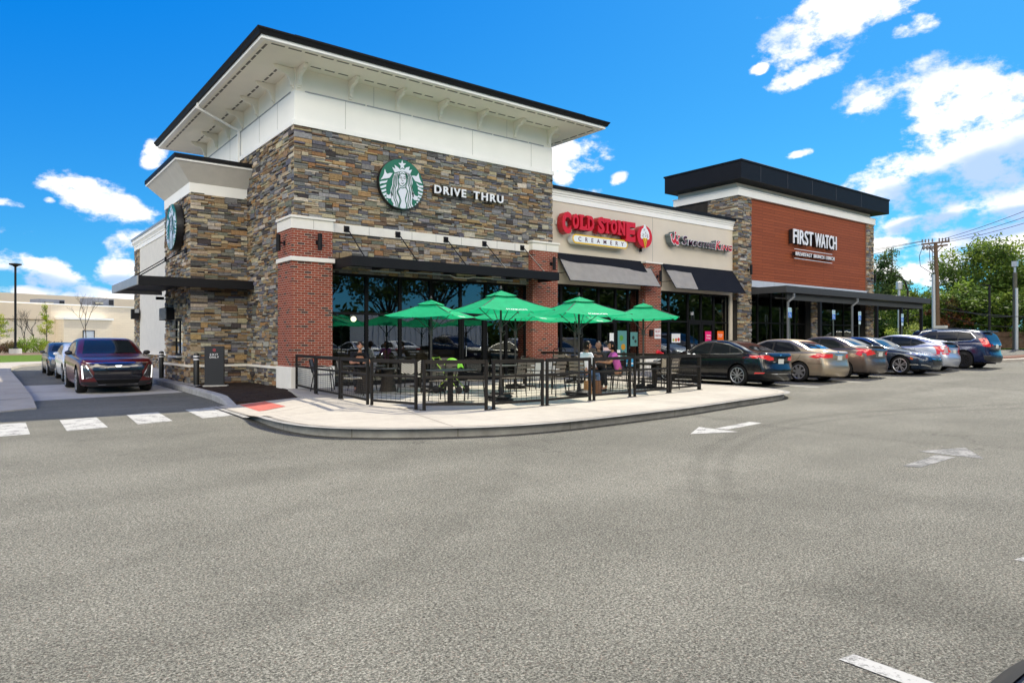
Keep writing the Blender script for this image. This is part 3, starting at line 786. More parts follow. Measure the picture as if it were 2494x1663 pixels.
mb.box(29.08, 19.63, 0, 30.13, 20.6, 8.57); mb.box(29.08, 20.6, 3.5, 29.5, 23.4, 8.57); mb.build('masonry_core', M_MORTAR, B); mb = MB(); mb.box(42.15, 19.63, 0, 43.0, 23.4, 8.57); mb.build('masonry_core', M_MORTAR, B); mb = MB(); mb.box(35.88, 19.63, 0, 36.66, 20.2, 4.2)
mb.build('masonry_core', M_MORTAR, B); mb = MB()
mb.box(7.2, 43.62, 0, 7.5, 44.9, 6.7); mb.box(7.21, 27.6, 0, 7.4, 43.6, .86)
mb.build('masonry_core', M_MORTAR, B)
# ---- white frieze on the tower: band, lower boards, dark reveal, upper boards
mb = MB()
mb.box(7.13, 19.43, 7.73, 17.09, 29.77, 7.88)
mb.build('frieze_band', M_WHITE, B, bevel=.006)
mb = MB(); mb.box(7.19, 19.49, 7.88, 17.03, 29.71, 8.74); mb.build('frieze_boards', M_WHITE, B)
mb = MB(); mb.box(7.215, 19.515, 8.74, 17.005, 29.685, 9.41); mb.build('upper_boards', M_SOFFIT, B)
mb = MB()
for x in (8.75, 10.6, 13.4, 16.0):
    mb.box(x, 19.484, 7.9, x + .008, 19.49, 8.73)
for y in (20.9, 22.6, 25.9): mb.box(7.184, y, 7.9, 7.19, y + .008, 8.73)
for x in (9.7, 12.1, 14.9): mb.box(x, 19.509, 8.76, x + .006, 19.515, 9.38)
mb.build('board_joints', mat('joint_shadow', (.30, .30, .29), .8), B)
mb = MB()
x = 7.5
while x < 16.4:
    L = random.choice((1.55, 1.9, 1.2)); mb.box(x, 19.47, 8.738, min(x + L, 16.6), 19.5, 8.768); x += L + .06
y = 19.8
while y < 29: mb.box(7.17, y, 8.738, 7.2, y + 2.3, 8.768); y += 2.36
mb.build('light_rail', M_LIGHTGREY, B)
# ---- roof with deep eaves
EX0, EX1, EY0, EY1 = 5.72, 18.5, 18.0, 31.2
mb = MB(); mb.box(EX0 + .1, EY0 + .1, 9.40, EX1 - .1, EY1 - .1, 9.47); SOF = mb
mb = MB()
for q in ((EX0 + .08, EY0 + .08, EX1 - .08, EY0 + .2), (EX0 + .08, EY1 - .2, EX1 - .08, EY1 - .08), (EX0 + .08, EY0 + .2, EX0 + .2, EY1 - .2), (EX1 - .2, EY0 + .2, EX1 - .08, EY1 - .2)):
    mb.box(q[0], q[1], 9.385, q[2], q[3], 9.53)
mb.build('white_fascia', M_WHITE, B)
mb = MB()
def gut(x0, y0, x1, y1, nx, ny):
    """K-style gutter run: profile swells towards the top"""
    pr = [(0, 0), (.06, 0), (.09, .07), (.13, .12), (.13, .155), (.0, .155)]
    a, b = Vector((x0, y0)), Vector((x1, y1))
    n = len(pr); d = (b - a).normalized()
    def mit(s): return s * 1.0
    vs = [(a.x + nx * o - d.x * o, a.y + ny * o - d.y * o, 9.475 + h) for o, h in pr] + [(b.x + nx * o + d.x * o, b.y + ny * o + d.y * o, 9.475 + h) for o, h in pr]
    mb.add(vs, [(i, (i + 1) % n, (i + 1) % n + n, i + n) for i in range(n)] + [tuple(range(n)), tuple(range(n, 2 * n))])
gut(EX0 + .08, EY0 + .08, EX1 - .08, EY0 + .08, 0, -1); gut(EX0 + .08, EY1 - .08, EX0 + .08, EY0 + .08, -1, 0); gut(EX1 - .08, EY0 + .08, EX1 - .08, EY1 - .08, 1, 0); gut(EX0 + .08, EY1 - .08, EX1 - .08, EY1 - .08, 0, 1)
mb.build('gutter', M_BLACK, B)
mb = MB(); mb.box(EX0 + .12, EY0 + .12, 9.5, EX1 - .12, EY1 - .12, 9.66); mb.box(EX0 + 1.05, EY0 + .3, 9.66, EX1 - .9, EY1 - .3, 9.80); mb.build('roof', M_BLACK, B)
# strip vents, one dash each
mb = SOF; mb.mi = 1
x = EX0 + .42
while x < EX1 - .6:
    mb.box(x, EY0 + .30, 9.392, x + .36, EY0 + .36, 9.401); x += .46
y = EY0 + .45
while y < EY1 - .6:
    mb.box(EX0 + .30, y, 9.392, EX0 + .36, y + .36, 9.401); mb.box(EX1 - .36, y, 9.392, EX1 - .30, y + .36, 9.401); y += .46
x = 7.55
while x < 16.8:
    if (x - 7.3) % 1.6 < 1.25: mb.box(x, 19.14, 9.392, x + .30, 19.20, 9.401)
    x += .42
y = 19.9
while y < 29.4: mb.box(6.82, y, 9.392, 6.88, y + .30, 9.401); y += .42
mb.build('soffit', [M_SOFFIT, mat('vent_shadow', (.20, .19, .17), .8)], B)
# scrolled brackets under the eaves
BR = [(a * .86, b * .9) for a, b in [(0, 0), (0, -.62), (.05, -.62), (.05, -.56), (.11, -.55), (.13, -.48), (.13, -.42), (.17, -.36), (.20, -.28), (.27, -.22), (.36, -.20), (.45, -.20), (.52, -.17), (.55, -.12), (.62, -.11), (.66, -.07), (.66, 0)]]
for i in range(7):
    x = 7.33 + i * 1.585
    mb = MB(); mb.prism(BR, lambda u, v, t: (x + t, 19.515 - u, 9.39 + v), -.05, .05); mb.build('eave_bracket', M_SOFFIT, B)
for i in range(7):
    y = 19.64 + i * 1.6
    mb = MB(); mb.prism(BR, lambda u, v, t: (7.215 - u, y + t, 9.39 + v), -.05, .05); mb.build('eave_bracket', M_SOFFIT, B)
mb = MB(); mb.prism(BR, lambda u, v, t: (17.005 + u, 19.75 + t, 9.39 + v), -.05, .05); mb.build('eave_bracket', M_SOFFIT, B)
# rain pipe on the lane side
mb = MB(); mb.bar((5.80, 24.62, 9.50), (5.80, 24.62, 9.28), .09, .07); mb.bar((5.80, 24.62, 9.30), (7.10, 24.62, 8.78), .09, .07); mb.bar((7.12, 24.62, 8.82), (7.12, 24.62, 7.2), .09, .07)
mb.build('downspout', M_WHITE, B, bevel=.008)
# ---- bump-out crown: straight band, flared cornice, black coping
mb = MB(); mb.box(5.36, 23.85, 6.28, 7.3, 27.62, 6.62); mb.build('crown_band', M_WHITE, B, bevel=.005)
mb = MB(); o = .5
lo = [(5.36, 23.85), (7.22, 23.85), (7.22, 27.62), (5.36, 27.62)]; hi = [(5.36 - o, 23.85 - o), (7.22, 23.85 - o), (7.22, 27.62 + o), (5.36 - o, 27.62 + o)]
mb.add([(x, y, 6.62) for x, y in lo] + [(x, y, 7.18) for x, y in hi], [(0, 1, 5, 4), (1, 2, 6, 5), (2, 3, 7, 6), (3, 0, 4, 7), (4, 5, 6, 7)])
mb.build('flared_cornice', M_GREY_STUC, B)
mb = MB(); mb.box(5.36 - o - .02, 23.85 - o - .02, 7.17, 7.2, 27.62 + o + .02, 7.235); mb.build('cornice_lip', M_WHITE, B)
mb = MB(); mb.box(5.36 - o - .05, 23.85 - o - .05, 7.235, 7.2, 27.62 + o + .05, 7.37); mb.build('coping', M_BLACK, B)
# ---- water table
mb = MB()
mb.box(5.33, 23.81, .67, 7.2, 23.9, .745); mb.box(5.33, 23.9, .67, 5.42, 27.6, .745); mb.box(7.12, 20.38, .67, 7.2, 23.81, .745); mb.box(7.10, 27.6, .82, 7.19, 43.55, .90)
mb.build('water_table', M_CAST, B, bevel=.006)
# ---- brick piers
def pier(x0, x1, y0, y1, zt, capz, band, base=True, zb=.1):
    mb = MB(); mb.box(x0, y0, zb + (.62 if base else 0), x1, y1, zt); mb.build('brick_pier', M_BRICK, B)
    if base:
        mb = MB(); mb.box(x0 - .05, y0 - .05, zb - .05, x1 + .05, y1, .775); mb.build('pier_base', M_CAST, B, bevel=.01)
    if capz:
        mb = MB(); mb.box(x0 - .025, y0 - .025, zt, x1 + .025, y1, capz - .07); mb.box(x0 - .07, y0 - .07, capz - .07, x1 + .07, y1, capz); mb.build('pier_cap', M_CAST, B, bevel=.006)
    if band:
        mb = MB(); mb.box(x0 - .06, y0 - .06, 3.80, x1 + .06, y1, 3.925); mb.build('pier_band', M_CAST, B, bevel=.006)
pier(7.03, 8.24, 19.25, 20.42, 4.72, 5.09, True)
pier(15.88, 17.09, 19.25, 20.2, 4.82, 5.16, False)
pier(22.4, 23.4, 19.62, 20.2, 4.84, None, False, zb=.15)
mb = MB(); mb.box(22.34, 19.56, 4.84, 23.46, 20.0, 4.91); mb.build('pier_cap', M_CAST, B)
mb = MB(); mb.box(8.26, 19.43, 4.75, 15.86, 19.55, 5.02); mb.build('stone_belt', M_CAST, B, bevel=.006)
mb = MB()
for x in (9.5, 11.0, 11.9, 12.9, 14.4, 15.2): mb.box(x, 19.424, 4.76, x + .008, 19.43, 5.01)
for x in (7.65,): mb.box(x, 19.219, 4.75, x + .008, 19.225, 5.0)
mb.box(16.5, 19.219, 4.83, 16.508, 19.225, 5.07)
mb.build('cast_stone_joints', MATS['joint_shadow'], B)
# ---- middle wing
mb = MB()
mb.box(17.04, 19.9, 3.74, 29.04, 20.2, 7.0); mb.box(17.04, 19.9, .1, 17.2, 20.2, 3.74); mb.box(28.86, 19.9, .1, 29.04, 20.2, 3.74)
mb.build('stucco_wall', M_CREAM, B)
mb = MB(); mb.box(23.17, 19.893, 4.92, 23.18, 19.9, 6.9); mb.build('stucco_joint', MATS['joint_shadow'], B)
def cornice(mb, x0, x1, y, z0=6.9, top=7.32):
    prof = [(.0, z0), (.04, z0), (.04, z0 + .20), (.07, z0 + .22), (.07, z0 + .27), (.11, z0 + .30), (.13, z0 + .36), (.17, z0 + .39), (.17, top), (0, top)]
    n = len(prof); vs = [(x0, y - a, b) for a, b in prof] + [(x1, y - a, b) for a, b in prof]
    mb.add(vs, [(i, (i + 1) % n, (i + 1) % n + n, i + n) for i in range(n)] + [tuple(range(n)), tuple(range(n, 2 * n))])
mb = MB(); cornice(mb, 17.03, 29.1, 19.9); mb.build('cornice', M_WHITE, B)
mb = MB(); mb.box(17.03, 19.68, 7.32, 29.06, 20.2, 7.45); mb.build('coping', M_BLACK, B)
# lane-side cream wall with its own cornice
mb = MB(); mb.box(7.2, 27.6, .85, 7.5, 43.62, 6.78); mb.box(7.25, 44.6, 0, 43, 44.9, 6.9); mb.build('stucco_wall', M_GREY_STUC, B)
mb = MB()
prof = [(.0, 6.72), (.04, 6.72), (.04, 6.92), (.07, 6.94), (.07, 7.0), (.13, 7.08), (.17, 7.12), (.17, 7.28), (0, 7.28)]
n = len(prof); vs = [(7.2 - a, 27.6, b) for a, b in prof] + [(7.2 - a, 45.1, b) for a, b in prof]
mb.add(vs, [(i, (i + 1) % n, (i + 1) % n + n, i + n) for i in range(n)] + [tuple(range(n)), tuple(range(n, 2 * n))]); mb.build('cornice', M_WHITE, B)
mb = MB(); mb.box(6.98, 27.6, 7.28, 7.5, 45.12, 7.38); mb.build('coping', M_LIGHTGREY, B)
mb = MB(); mb.box(7.25, 20.2, 6.5, 43, 44.8, 6.6); mb.build('flat_roof', M_DGREY, B)
# ---- right tower: siding, white trim, recess, big black fascia
mb = MB(); mb.box(30.17, 19.66, 4.52, 42.1, 19.9, 8.6); mb.build('siding_panel', M_SIDING, B)
mb = MB(); mb.box(30.12, 19.60, 4.5, 30.17, 19.7, 8.59); mb.box(42.08, 19.60, 4.5, 42.13, 19.7, 8.59); mb.build('siding_trim', mat('siding_trim', (.25, .12, .08), .5), B)
mb = MB(); mb.box(28.97, 19.52, 8.57, 43.13, 23.46, 8.94); mb.build('tower_frieze', M_WHITE, B)
mb = MB(); mb.box(28.93, 19.48, 8.90, 43.17, 23.5, 8.935); mb.build('frieze_lip', M_WHITE, B)
mb = MB(); mb.box(29.15, 19.75, 8.93, 42.95, 23.3, 9.3); mb.build('recess', M_SOFFIT, B)
mb = MB(); mb.box(28.38, 18.98, 9.22, 43.72, 23.55, 10.02); mb.build('black_fascia', M_BLACK, B)
mb = MB()
for x in (30.0, 32.4, 34.8, 37.3, 40.2): mb.box(x, 18.974, 9.23, x + .012, 18.98, 10.0)
mb.build('fascia_seams', mat('seam_grey', (.10, .10, .11), .5), B)
mb = MB(); mb.box(28.34, 18.94, 10.02, 43.76, 23.6, 10.10); mb.build('coping', M_BLACK, B)
mb = MB(); mb.box(28.34, 18.935, 10.095, 43.76, 18.94, 10.108); mb.build('coping_edge', M_LIGHTGREY, B)
mb = MB(); mb.box(29.1, 21.36, 7.0, 29.3, 23.4, 8.6); mb.build('stucco_wall', M_GREY_STUC, B)
mb = MB(); x = 30.17
while x < 42.1: mb.box(x + .004, 19.57, 4.20, min(x + .99, 42.11), 19.66, 4.52); x += 1.0
mb.build('metal_panel_band', mat('pale_metal', (.58, .60, .63), .4, .1, var=.04), B)
# ---- shop windows: frame with panes
def glazing(x0, x1, y, z0, z1, cols, transoms, fw=.05, name='window'):
    """cols: x of mullions; transoms: z of bars -> one framed unit per bay"""
    xs = [x0] + list(cols) + [x1]
    for i in range(len(xs) - 1):
        a, b = xs[i], xs[i + 1]
        mb = MB()
        mb.box(a + .001, y - .05, z0, a + fw, y + .05, z1); mb.box(b - fw, y - .05, z0, b - .001, y + .05, z1)
        mb.box(a + fw, y - .048, z1 - .08, b - fw, y + .048, z1); mb.box(a + fw, y - .048, z0, b - fw, y + .048, z0 + .1)
        for t in transoms: mb.box(a + fw, y - .046, t - .035, b - fw, y + .046, t + .035)
        f = mb.build(name, M_FRAME, B)
        zz = [z0 + .1] + [t for t in transoms] + [z1 - .08]
        for k in range(len(zz) - 1):
            za = zz[k] + (.035 if k else 0); zb = zz[k + 1] - (.035 if k < len(zz) - 2 else 0)
            mb = MB(); mb.add([(a + fw, y, za), (b - fw, y, za), (b - fw, y, zb), (a + fw, y, zb)], [(0, 1, 2, 3)])
            p = mb.build('pane', M_GLASS, f, fix=False)
def door(x0, x1, y, z0, z1, name='door'):
    mb = MB()
    mb.box(x0, y - .06, z0, x0 + .11, y + .04, z1); mb.box(x1 - .11, y - .06, z0, x1, y + .04, z1); mb.box(x0 + .11, y - .06, z1 - .12, x1 - .11, y + .04, z1); mb.box(x0 + .11, y - .06, z0, x1 - .11, y + .04, z0 + .25)
    d = mb.build(name, M_FRAME, B)
    mb = MB(); mb.add([(x0 + .11, y, z0 + .25), (x1 - .11, y, z0 + .25), (x1 - .11, y, z1 - .12), (x0 + .11, y, z1 - .12)], [(0, 1, 2, 3)]); mb.build('pane', M_GLASS, d, fix=False)
    mb = MB(); mb.tube([(x0 + .16, y - .06, 1.0), (x0 + .16, y - .11, 1.0), (x0 + .16, y - .11, 1.35), (x0 + .16, y - .06, 1.35)], .012, 8); mb.build('handle', M_ALU, d, smooth=True)
glazing(8.24, 13.02, 19.68, .16, 3.58, (9.53, 10.70, 11.84), (2.36,))
glazing(14.08, 15.88, 19.68, .16, 3.58, (14.98,), (2.36,))
glazing(13.02, 14.08, 19.68, 2.36, 3.58, (), ())
door(13.04, 14.06, 19.68, .16, 2.36)
glazing(17.2, 20.0, 20.05, .16, 3.74, (17.95, 19.05), (2.36,)); glazing(21.0, 22.4, 20.05, .16, 3.74, (21.75,), (2.36,)); glazing(20.0, 21.0, 20.05, 2.36, 3.74, (), ()); door(20.02, 20.98, 20.05, .16, 2.36)
glazing(23.4, 25.75, 20.05, .2, 3.74, (24.4,), (2.4,)); glazing(27.7, 28.86, 20.05, .2, 3.74, (), (2.4,)); glazing(25.75, 27.7, 20.05, 2.4, 3.74, (26.72,), ()); door(25.77, 26.72, 20.05, .2, 2.4); door(26.74, 27.68, 20.05, .2, 2.4)
glazing(30.13, 35.88, 20.0, .35, 4.2, (31.3, 32.5, 33.6, 34.8), (2.45,))
glazing(36.66, 42.15, 20.0, .45, 4.2, (37.6, 38.9, 40.1, 41.2), (2.45,))
# interior shell: dim rooms behind the panes
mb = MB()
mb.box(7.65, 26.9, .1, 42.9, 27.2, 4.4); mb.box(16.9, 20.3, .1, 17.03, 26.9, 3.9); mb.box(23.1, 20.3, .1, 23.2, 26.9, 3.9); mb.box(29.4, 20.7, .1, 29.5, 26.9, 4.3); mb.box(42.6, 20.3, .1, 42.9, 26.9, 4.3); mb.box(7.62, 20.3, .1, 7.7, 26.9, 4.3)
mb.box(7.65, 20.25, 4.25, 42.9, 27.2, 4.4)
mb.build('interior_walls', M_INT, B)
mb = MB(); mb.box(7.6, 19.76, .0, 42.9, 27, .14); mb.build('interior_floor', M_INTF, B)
mb = MB()
for x, y, z in ((9.9, 21.4, 2.25),):
    mb.ball((x, y, z), .09, 12, 8)
mb.build('pendant_lamp', M_LAMP, B, smooth=True)
mb = MB()
mb.box(10.5, 24, .14, 15.6, 24.7, 1.15); mb.box(18.2, 23.4, .14, 21.6, 24.1, 1.2); mb.box(24.2, 23.8, .14, 28.2, 24.5, 1.2); mb.box(31, 22.6, .14, 31.8, 25, 1.0); mb.box(38, 22.6, .14, 41.5, 23.4, 1.0)
for x, y in ((9.0, 21.3), (9.0, 23), (11.2, 21.3), (33.0, 22), (34.6, 22), (37.6, 21.7), (39.7, 21.7)):
    mb.box(x, y, .86, x + .7, y + .7, .9); mb.box(x + .32, y + .32, .14, x + .38, y + .38, .86)
mb.build('counters', mat('counter_wood', (.16, .10, .06), .6, var=.2), B)
# ---- service window on the lane side
mb = MB()
mb.box(5.42, 24.95, 1.03, 5.48, 25.0, 2.26); mb.box(5.42, 26.08, 1.03, 5.48, 26.13, 2.26); mb.box(5.42, 25.0, 2.2, 5.48, 26.08, 2.26); mb.box(5.42, 25.0, 1.03, 5.48, 26.08, 1.09); mb.box(5.42, 25.5, 1.09, 5.48, 25.54, 2.2)
f = mb.build('service_window', M_FRAME, B)
mb = MB(); mb.add([(5.45, 25.0, 1.09), (5.45, 26.08, 1.09), (5.45, 26.08, 2.2), (5.45, 25.0, 2.2)], [(0, 1, 2, 3)]); mb.build('pane', M_GLASS, f, fix=False)
mb = MB(); mb.box(5.2, 24.9, .96, 5.5, 26.2, 1.02); mb.build('sill', M_ALU, B)
mb = MB(); mb.box(6.2, 24.9, 1.0, 6.25, 26.15, 2.4); mb.build('window_backing', M_INT, B)
# ================================================================== CANOPIES, AWNINGS, LAMPS
t = thing('window_canopy', 'long flat black metal canopy hung by rods over the big windows between the brick piers', 'canopy', (12, 19.4, 3.6))
mb = MB()
mb.box(8.32, 18.1, 3.64, 16.15, 18.16, 3.93); mb.box(8.32, 18.16, 3.64, 8.38, 19.4, 3.93); mb.box(16.09, 18.16, 3.64, 16.15, 19.22, 3.93)
mb.build('fascia', M_BLACK, t, bevel=.008)
mb = MB(); mb.box(8.38, 18.16, 3.78, 16.09, 19.44, 3.84); mb.build('deck', M_BLACK, t)
mb = MB()
for x in (9.6, 10.9, 12.2, 13.5, 14.8): mb.box(x, 18.16, 3.69, x + .05, 19.44, 3.78)
mb.build('rafters', M_DGREY, t)
mb = MB(); mb.box(9.3, 18.9, 3.60, 10.3, 18.96, 3.64); mb.box(13.8, 18.9, 3.60, 14.7, 18.96, 3.64); mb.box(10.4, 18.7, 3.61, 12.0, 18.74, 3.64); mb.tube([(12.0, 18.72, 3.62), (12.2, 18.72, 3.57), (12.7, 18.72, 3.57), (12.9, 18.72, 3.62), (13.7, 18.72, 3.62)], .018, 6)
mb.build('light_strip', M_ALU, t)
for xa in (8.76, 10.49, 12.28, 13.85, 15.53):
    mb = MB(); mb.box(xa - .085, 19.40, 4.79, xa + .085, 19.43, 4.97); mb.box(xa - .02, 19.33, 4.86, xa + .02, 19.40, 4.90); mb.build('anchor_plate', M_BLACK, t)
    mb = MB(); mb.tube([(xa, 19.35, 4.88), (xa + .02, 18.22, 3.92)], .016, 6); mb.build('hanger_rod', M_BLACK, t)
t = thing('lane_canopy', 'flat black metal canopy over the drive-through window with pale fascia', 'canopy', (5.4, 25, 3.2))
mb = MB(); mb.box(3.78, 23.1, 3.20, 7.19, 23.16, 3.48); mb.box(3.95, 23.16, 3.2, 4.0, 23.4, 3.23); mb.build('fascia', M_BLACK, t, bevel=.006)
mb = MB(); mb.box(3.74, 23.12, 3.205, 3.80, 28.0, 3.478); mb.box(3.80, 27.95, 3.205, 5.35, 28.0, 3.478); mb.build('side_fascia', M_LIGHTGREY, t, bevel=.006)
mb = MB(); mb.box(3.80, 23.16, 3.34, 5.36, 27.95, 3.42); mb.box(5.36, 23.16, 3.34, 7.18, 23.82, 3.42); mb.build('deck', M_DGREY, t)
for y in (24.2, 27.25):
    mb = MB(); mb.box(5.30, y - .07, 4.38, 5.35, y + .07, 4.54); mb.tube([(5.28, y, 4.46), (3.84, y - .0, 3.45)], .02, 6); mb.build('hanger_rod', M_BLACK, t)
# sloped fabric awnings, sun-bleached in patches
def fab(name, col): return mat(name, col, .85, var=.08, vscale=4, bump=.2, bscale=300)
M_AWN = fab('black_awning_cloth', (.012, .013, .018)); M_AWN2 = fab('bleached_awning_cloth', (.33, .305, .27))
def awning(x0, x1, label, patch):
    t = thing('fabric_awning', label, 'awning', ((x0 + x1) / 2, 19.85, 4.9), group='sloped fabric awnings')
    T0, T1 = (19.84, 4.92), (19.08, 3.80)
    def P(u, v, d=0): return (x0 + (x1 - x0) * u, T0[0] + (T1[0] - T0[0]) * v - d * .83, T0[1] + (T1[1] - T0[1]) * v + d * .56)
    mb = MB(); N = 12
    vs = [P(i / N, v, .004 * math.sin(i * 2.1) * (v)) for v in (0, .25, .5, .75, 1) for i in range(N + 1)]
    mb.add(vs, [(j * (N + 1) + i, j * (N + 1) + i + 1, (j + 1) * (N + 1) + i + 1, (j + 1) * (N + 1) + i) for j in range(4) for i in range(N)])
    mb.build('cloth', M_AWN, t, smooth=True)
    mb = MB()
    n = len(patch)
    mb.add([P(u, v, .012) for u, v in patch], [tuple(range(n))]); mb.build('bleached_cloth', M_AWN2, t)
    mb = MB()
    for x in (x0 + .01, x1 - .01):
        mb.bar((x, T0[0], T0[1]), (x, T1[0], T1[1]), .03); mb.bar((x, 19.88, 4.92), (x, 19.88, 3.9), .03); mb.bar((x, 19.86, 4.12), (x, 19.3, 4.12), .025)
    mb.bar((x0, T1[0], T1[1] - .01), (x1, T1[0], T1[1] - .01), .025)
    mb.build('awning_frame', M_BLACK, t)
awning(17.55, 22.75, 'sloped black awning, mostly bleached grey, under the red and yellow dessert shop sign', [(.004, .25), (.08, .31), (.17, .34), (.25, .33), (.4, .33), (.52, .34), (.6, .36), (.72, .38), (.76, .42), (.88, .46), (.93, .45), (.925, .25), (.996, .22), (.996, .995), (.004, .995)])
awning(23.72, 28.9, 'sloped black awning with one bleached grey corner, beside the ledge stone tower', [(.004, .28), (.12, .26), (.2, .29), (.335, .30), (.3, .995), (.004, .995)])
# patio canopy of the right tower
t = thing('patio_canopy', 'long dark grey metal patio canopy on posts below the wood-clad tower', 'canopy', (38, 18, 4))
mb = MB()
mb.box(30.1, 17.69, 3.82, 46.4, 17.76, 4.14); mb.box(30.1, 17.76, 3.82, 30.16, 19.55, 4.14); mb.box(46.34, 17.76, 3.82, 46.4, 23, 4.14); mb.build('fascia', mat('canopy_grey', (.055, .056, .057), .6, var=.05), t, bevel=.008)
mb = MB(); mb.box(30.6, 17.95, 3.50, 45.9, 18.05, 3.80); mb.box(45.8, 18.05, 3.5, 45.9, 23, 3.8); mb.build('beam', MATS['canopy_grey'], t)
mb = MB(); mb.box(30.16, 17.76, 3.98, 46.34, 19.52, 4.05); mb.box(43.1, 19.52, 3.98, 46.34, 23, 4.05); mb.build('deck', M_DGREY, t)
for x, y in ((33.7, 18.0), (39.9, 18.0), (43.0, 18.0), (45.8, 18.0), (45.8, 22.8)):
    mb = MB(); mb.box(x - .075, y - .075, .4, x + .075, y + .075, 3.5); mb.build('post', M_BLACK, t)
for x in (30.9, 37.2):
    mb = MB(); mb.bar((x - .1, 17.72, 3.8), (x - .1, 17.72, 3.6), .08); mb.bar((x - .1, 17.72, 3.62), (x - .28, 17.9, 3.40), .08); mb.bar((x - .28, 17.92, 3.42), (x - .28, 17.92, .4), .08); mb.build('downpipe', mat('pipe_grey', (.16, .165, .17), .4), t)
mb = MB(); mb.box(30.9, 18.7, 3.62, 33.2, 18.78, 3.66); mb.box(43.3, 18.7, 3.62, 45.2, 18.78, 3.66); mb.build('heater_strip', M_ALU, t)
# cylinder wall lamps
def wall_lamp(x, y, z, side, label):
    t = thing('wall_lamp', label, 'wall lamp', (x, y, z), group='black cylinder wall lamps')
    dx, dy = ((0, -1) if side == 'f' else (-1, 0))
    mb = MB(); mb.box(x - .05 * (dy != 0) - .0, y - .05 * (dx != 0), z - .06, x + .05 * (dy != 0) + dx * .03, y + .05 * (dx != 0) + dy * .03, z + .06)
    mb.bar((x, y, z), (x + dx * .14, y + dy * .14, z), .035); mb.build('bracket', M_BLACK, t)
    mb = MB(); mb.lathe([(.045, -.24), (.062, -.235), (.062, .235), (.045, .24)], 16, (x + dx * .19, y + dy * .19, z)); mb.build('lamp_tube', M_BLACK, t, smooth=True)
wall_lamp(7.78, 19.25, 4.37, 'f', 'black cylinder wall lamp on the front of the left brick pier')
wall_lamp(7.03, 19.82, 4.35, 'l', 'black cylinder wall lamp on the lane side of the left brick pier')
wall_lamp(16.75, 19.25, 4.37, 'f', 'black cylinder wall lamp on the brick pier right of the long window canopy')
wall_lamp(23.15, 19.62, 4.3, 'f', 'black cylinder wall lamp on the slim brick pier between the two awnings')
wall_lamp(29.8, 19.56, 5.0, 'f', 'black cylinder wall lamp on the stone pier left of the wood siding')
wall_lamp(42.75, 19.56, 5.3, 'f', 'black cylinder wall lamp on the far right stone pier')
t = thing('security_lamp', 'small dark floodlight on the lane side stone corner strip', 'wall lamp', (7.1, 43.5, 2.7))
mb = MB(); mb.box(6.75, 43.3, 2.75, 7.12, 43.6, 3.3); mb.build('lamp_housing', M_BLACK, t); mb = MB(); mb.box(6.9, 43.2, 3.1, 7.1, 43.3, 3.3); mb.build('bracket', M_LIGHTGREY, t)
t = thing('air_curtain', 'small grey louvred unit above the drive-through window', 'vent unit', (5.3, 26.7, 2.4))
mb = MB(); mb.box(5.14, 26.12, 2.26, 5.42, 27.35, 2.68); mb.build('housing', M_BLACK, t)
mb = MB()
for k in range(9): mb.box(5.125, 26.2, 2.29 + k * .042, 5.14, 27.27, 2.31 + k * .042)
mb.build('louvre', M_LIGHTGREY, t)
t = thing('menu_camera', 'tiny black camera below the lane canopy', 'camera', (5.2, 27.6, 3.1)); mb = MB(); mb.box(5.1, 27.6, 3.02, 5.35, 27.75, 3.12); mb.build('camera_body', M_BLACK, t)

# ================================================================== SIGNS
def fr(y): return lambda u, v, d: (u, y - d, v)
M_GRN = mat('sign_green', (.0, .135, .072), .35); M_GLET = mat('figure_white', (.72, .74, .80), .35); M_SIDE = mat('sign_side_black', (.01, .01, .012), .4)
SIREN = [[(590,158),(603,208),(648,215),(612,245),(625,292),(590,268),(560,292),(567,243),(533,203),(575,205)],
 [(440,255),(490,282),(476,226),(530,266),(560,300),(590,284),(620,304),(652,268),(705,262),(690,312),(738,305),(708,370),(650,332),(585,318),(520,325),(478,335)],
 [(332,275),(352,330),(372,345),(410,335),(447,340),(420,380),(400,402),(365,408),(330,408),(270,420),(300,385),(322,340)],
 [(838,355),(852,425),(872,470),(898,515),(840,490),(790,472),(760,430),(733,392),(770,392),(805,402),(825,385)],
 [(252,448),(290,442),(340,440),(372,430),(360,462),(330,470),(290,472),(255,483)],[(258,512),(300,505),(352,492),(350,522),(305,535),(268,540)],[(275,565),(310,560),(348,550),(352,578),(310,590),(285,595)],
 [(292,618),(325,610),(356,600),(350,634),(320,645),(305,648)],[(320,668),(350,655),(356,680),(335,700)],[(345,715),(368,700),(378,712),(360,735)],[(368,752),(390,740),(398,758),(384,770)],
 [(355,622),(385,640),(402,636),(432,590),(440,650),(430,690),(395,690),(360,675)],
 [(805,495),(850,530),(915,545),(915,572),(860,565),(822,535)],[(828,555),(870,580),(912,600),(908,628),(865,610),(830,590)],[(835,620),(870,640),(903,650),(898,680),(860,665),(832,650)],
 [(835,668),(862,688),(888,690),(880,720),(850,710),(830,700)],[(830,718),(862,735),(850,758),(824,745)],[(815,757),(838,770),(827,790),(807,776)],[(790,790),(806,803),(796,820),(782,806)],
 [(745,610),(775,660),(792,680),(830,690),(820,745),(775,740),(745,700)],
 [(585,325),(520,340),(470,352),(448,420),(442,500),(415,570),(424,640),(432,720),(462,770),(440,820),(470,850),(540,880),(600,884),(680,880),(735,862),(770,850),(735,790),(738,720),(765,690),(765,640),(735,560),(748,480),(728,400),(705,362),(650,338)]]
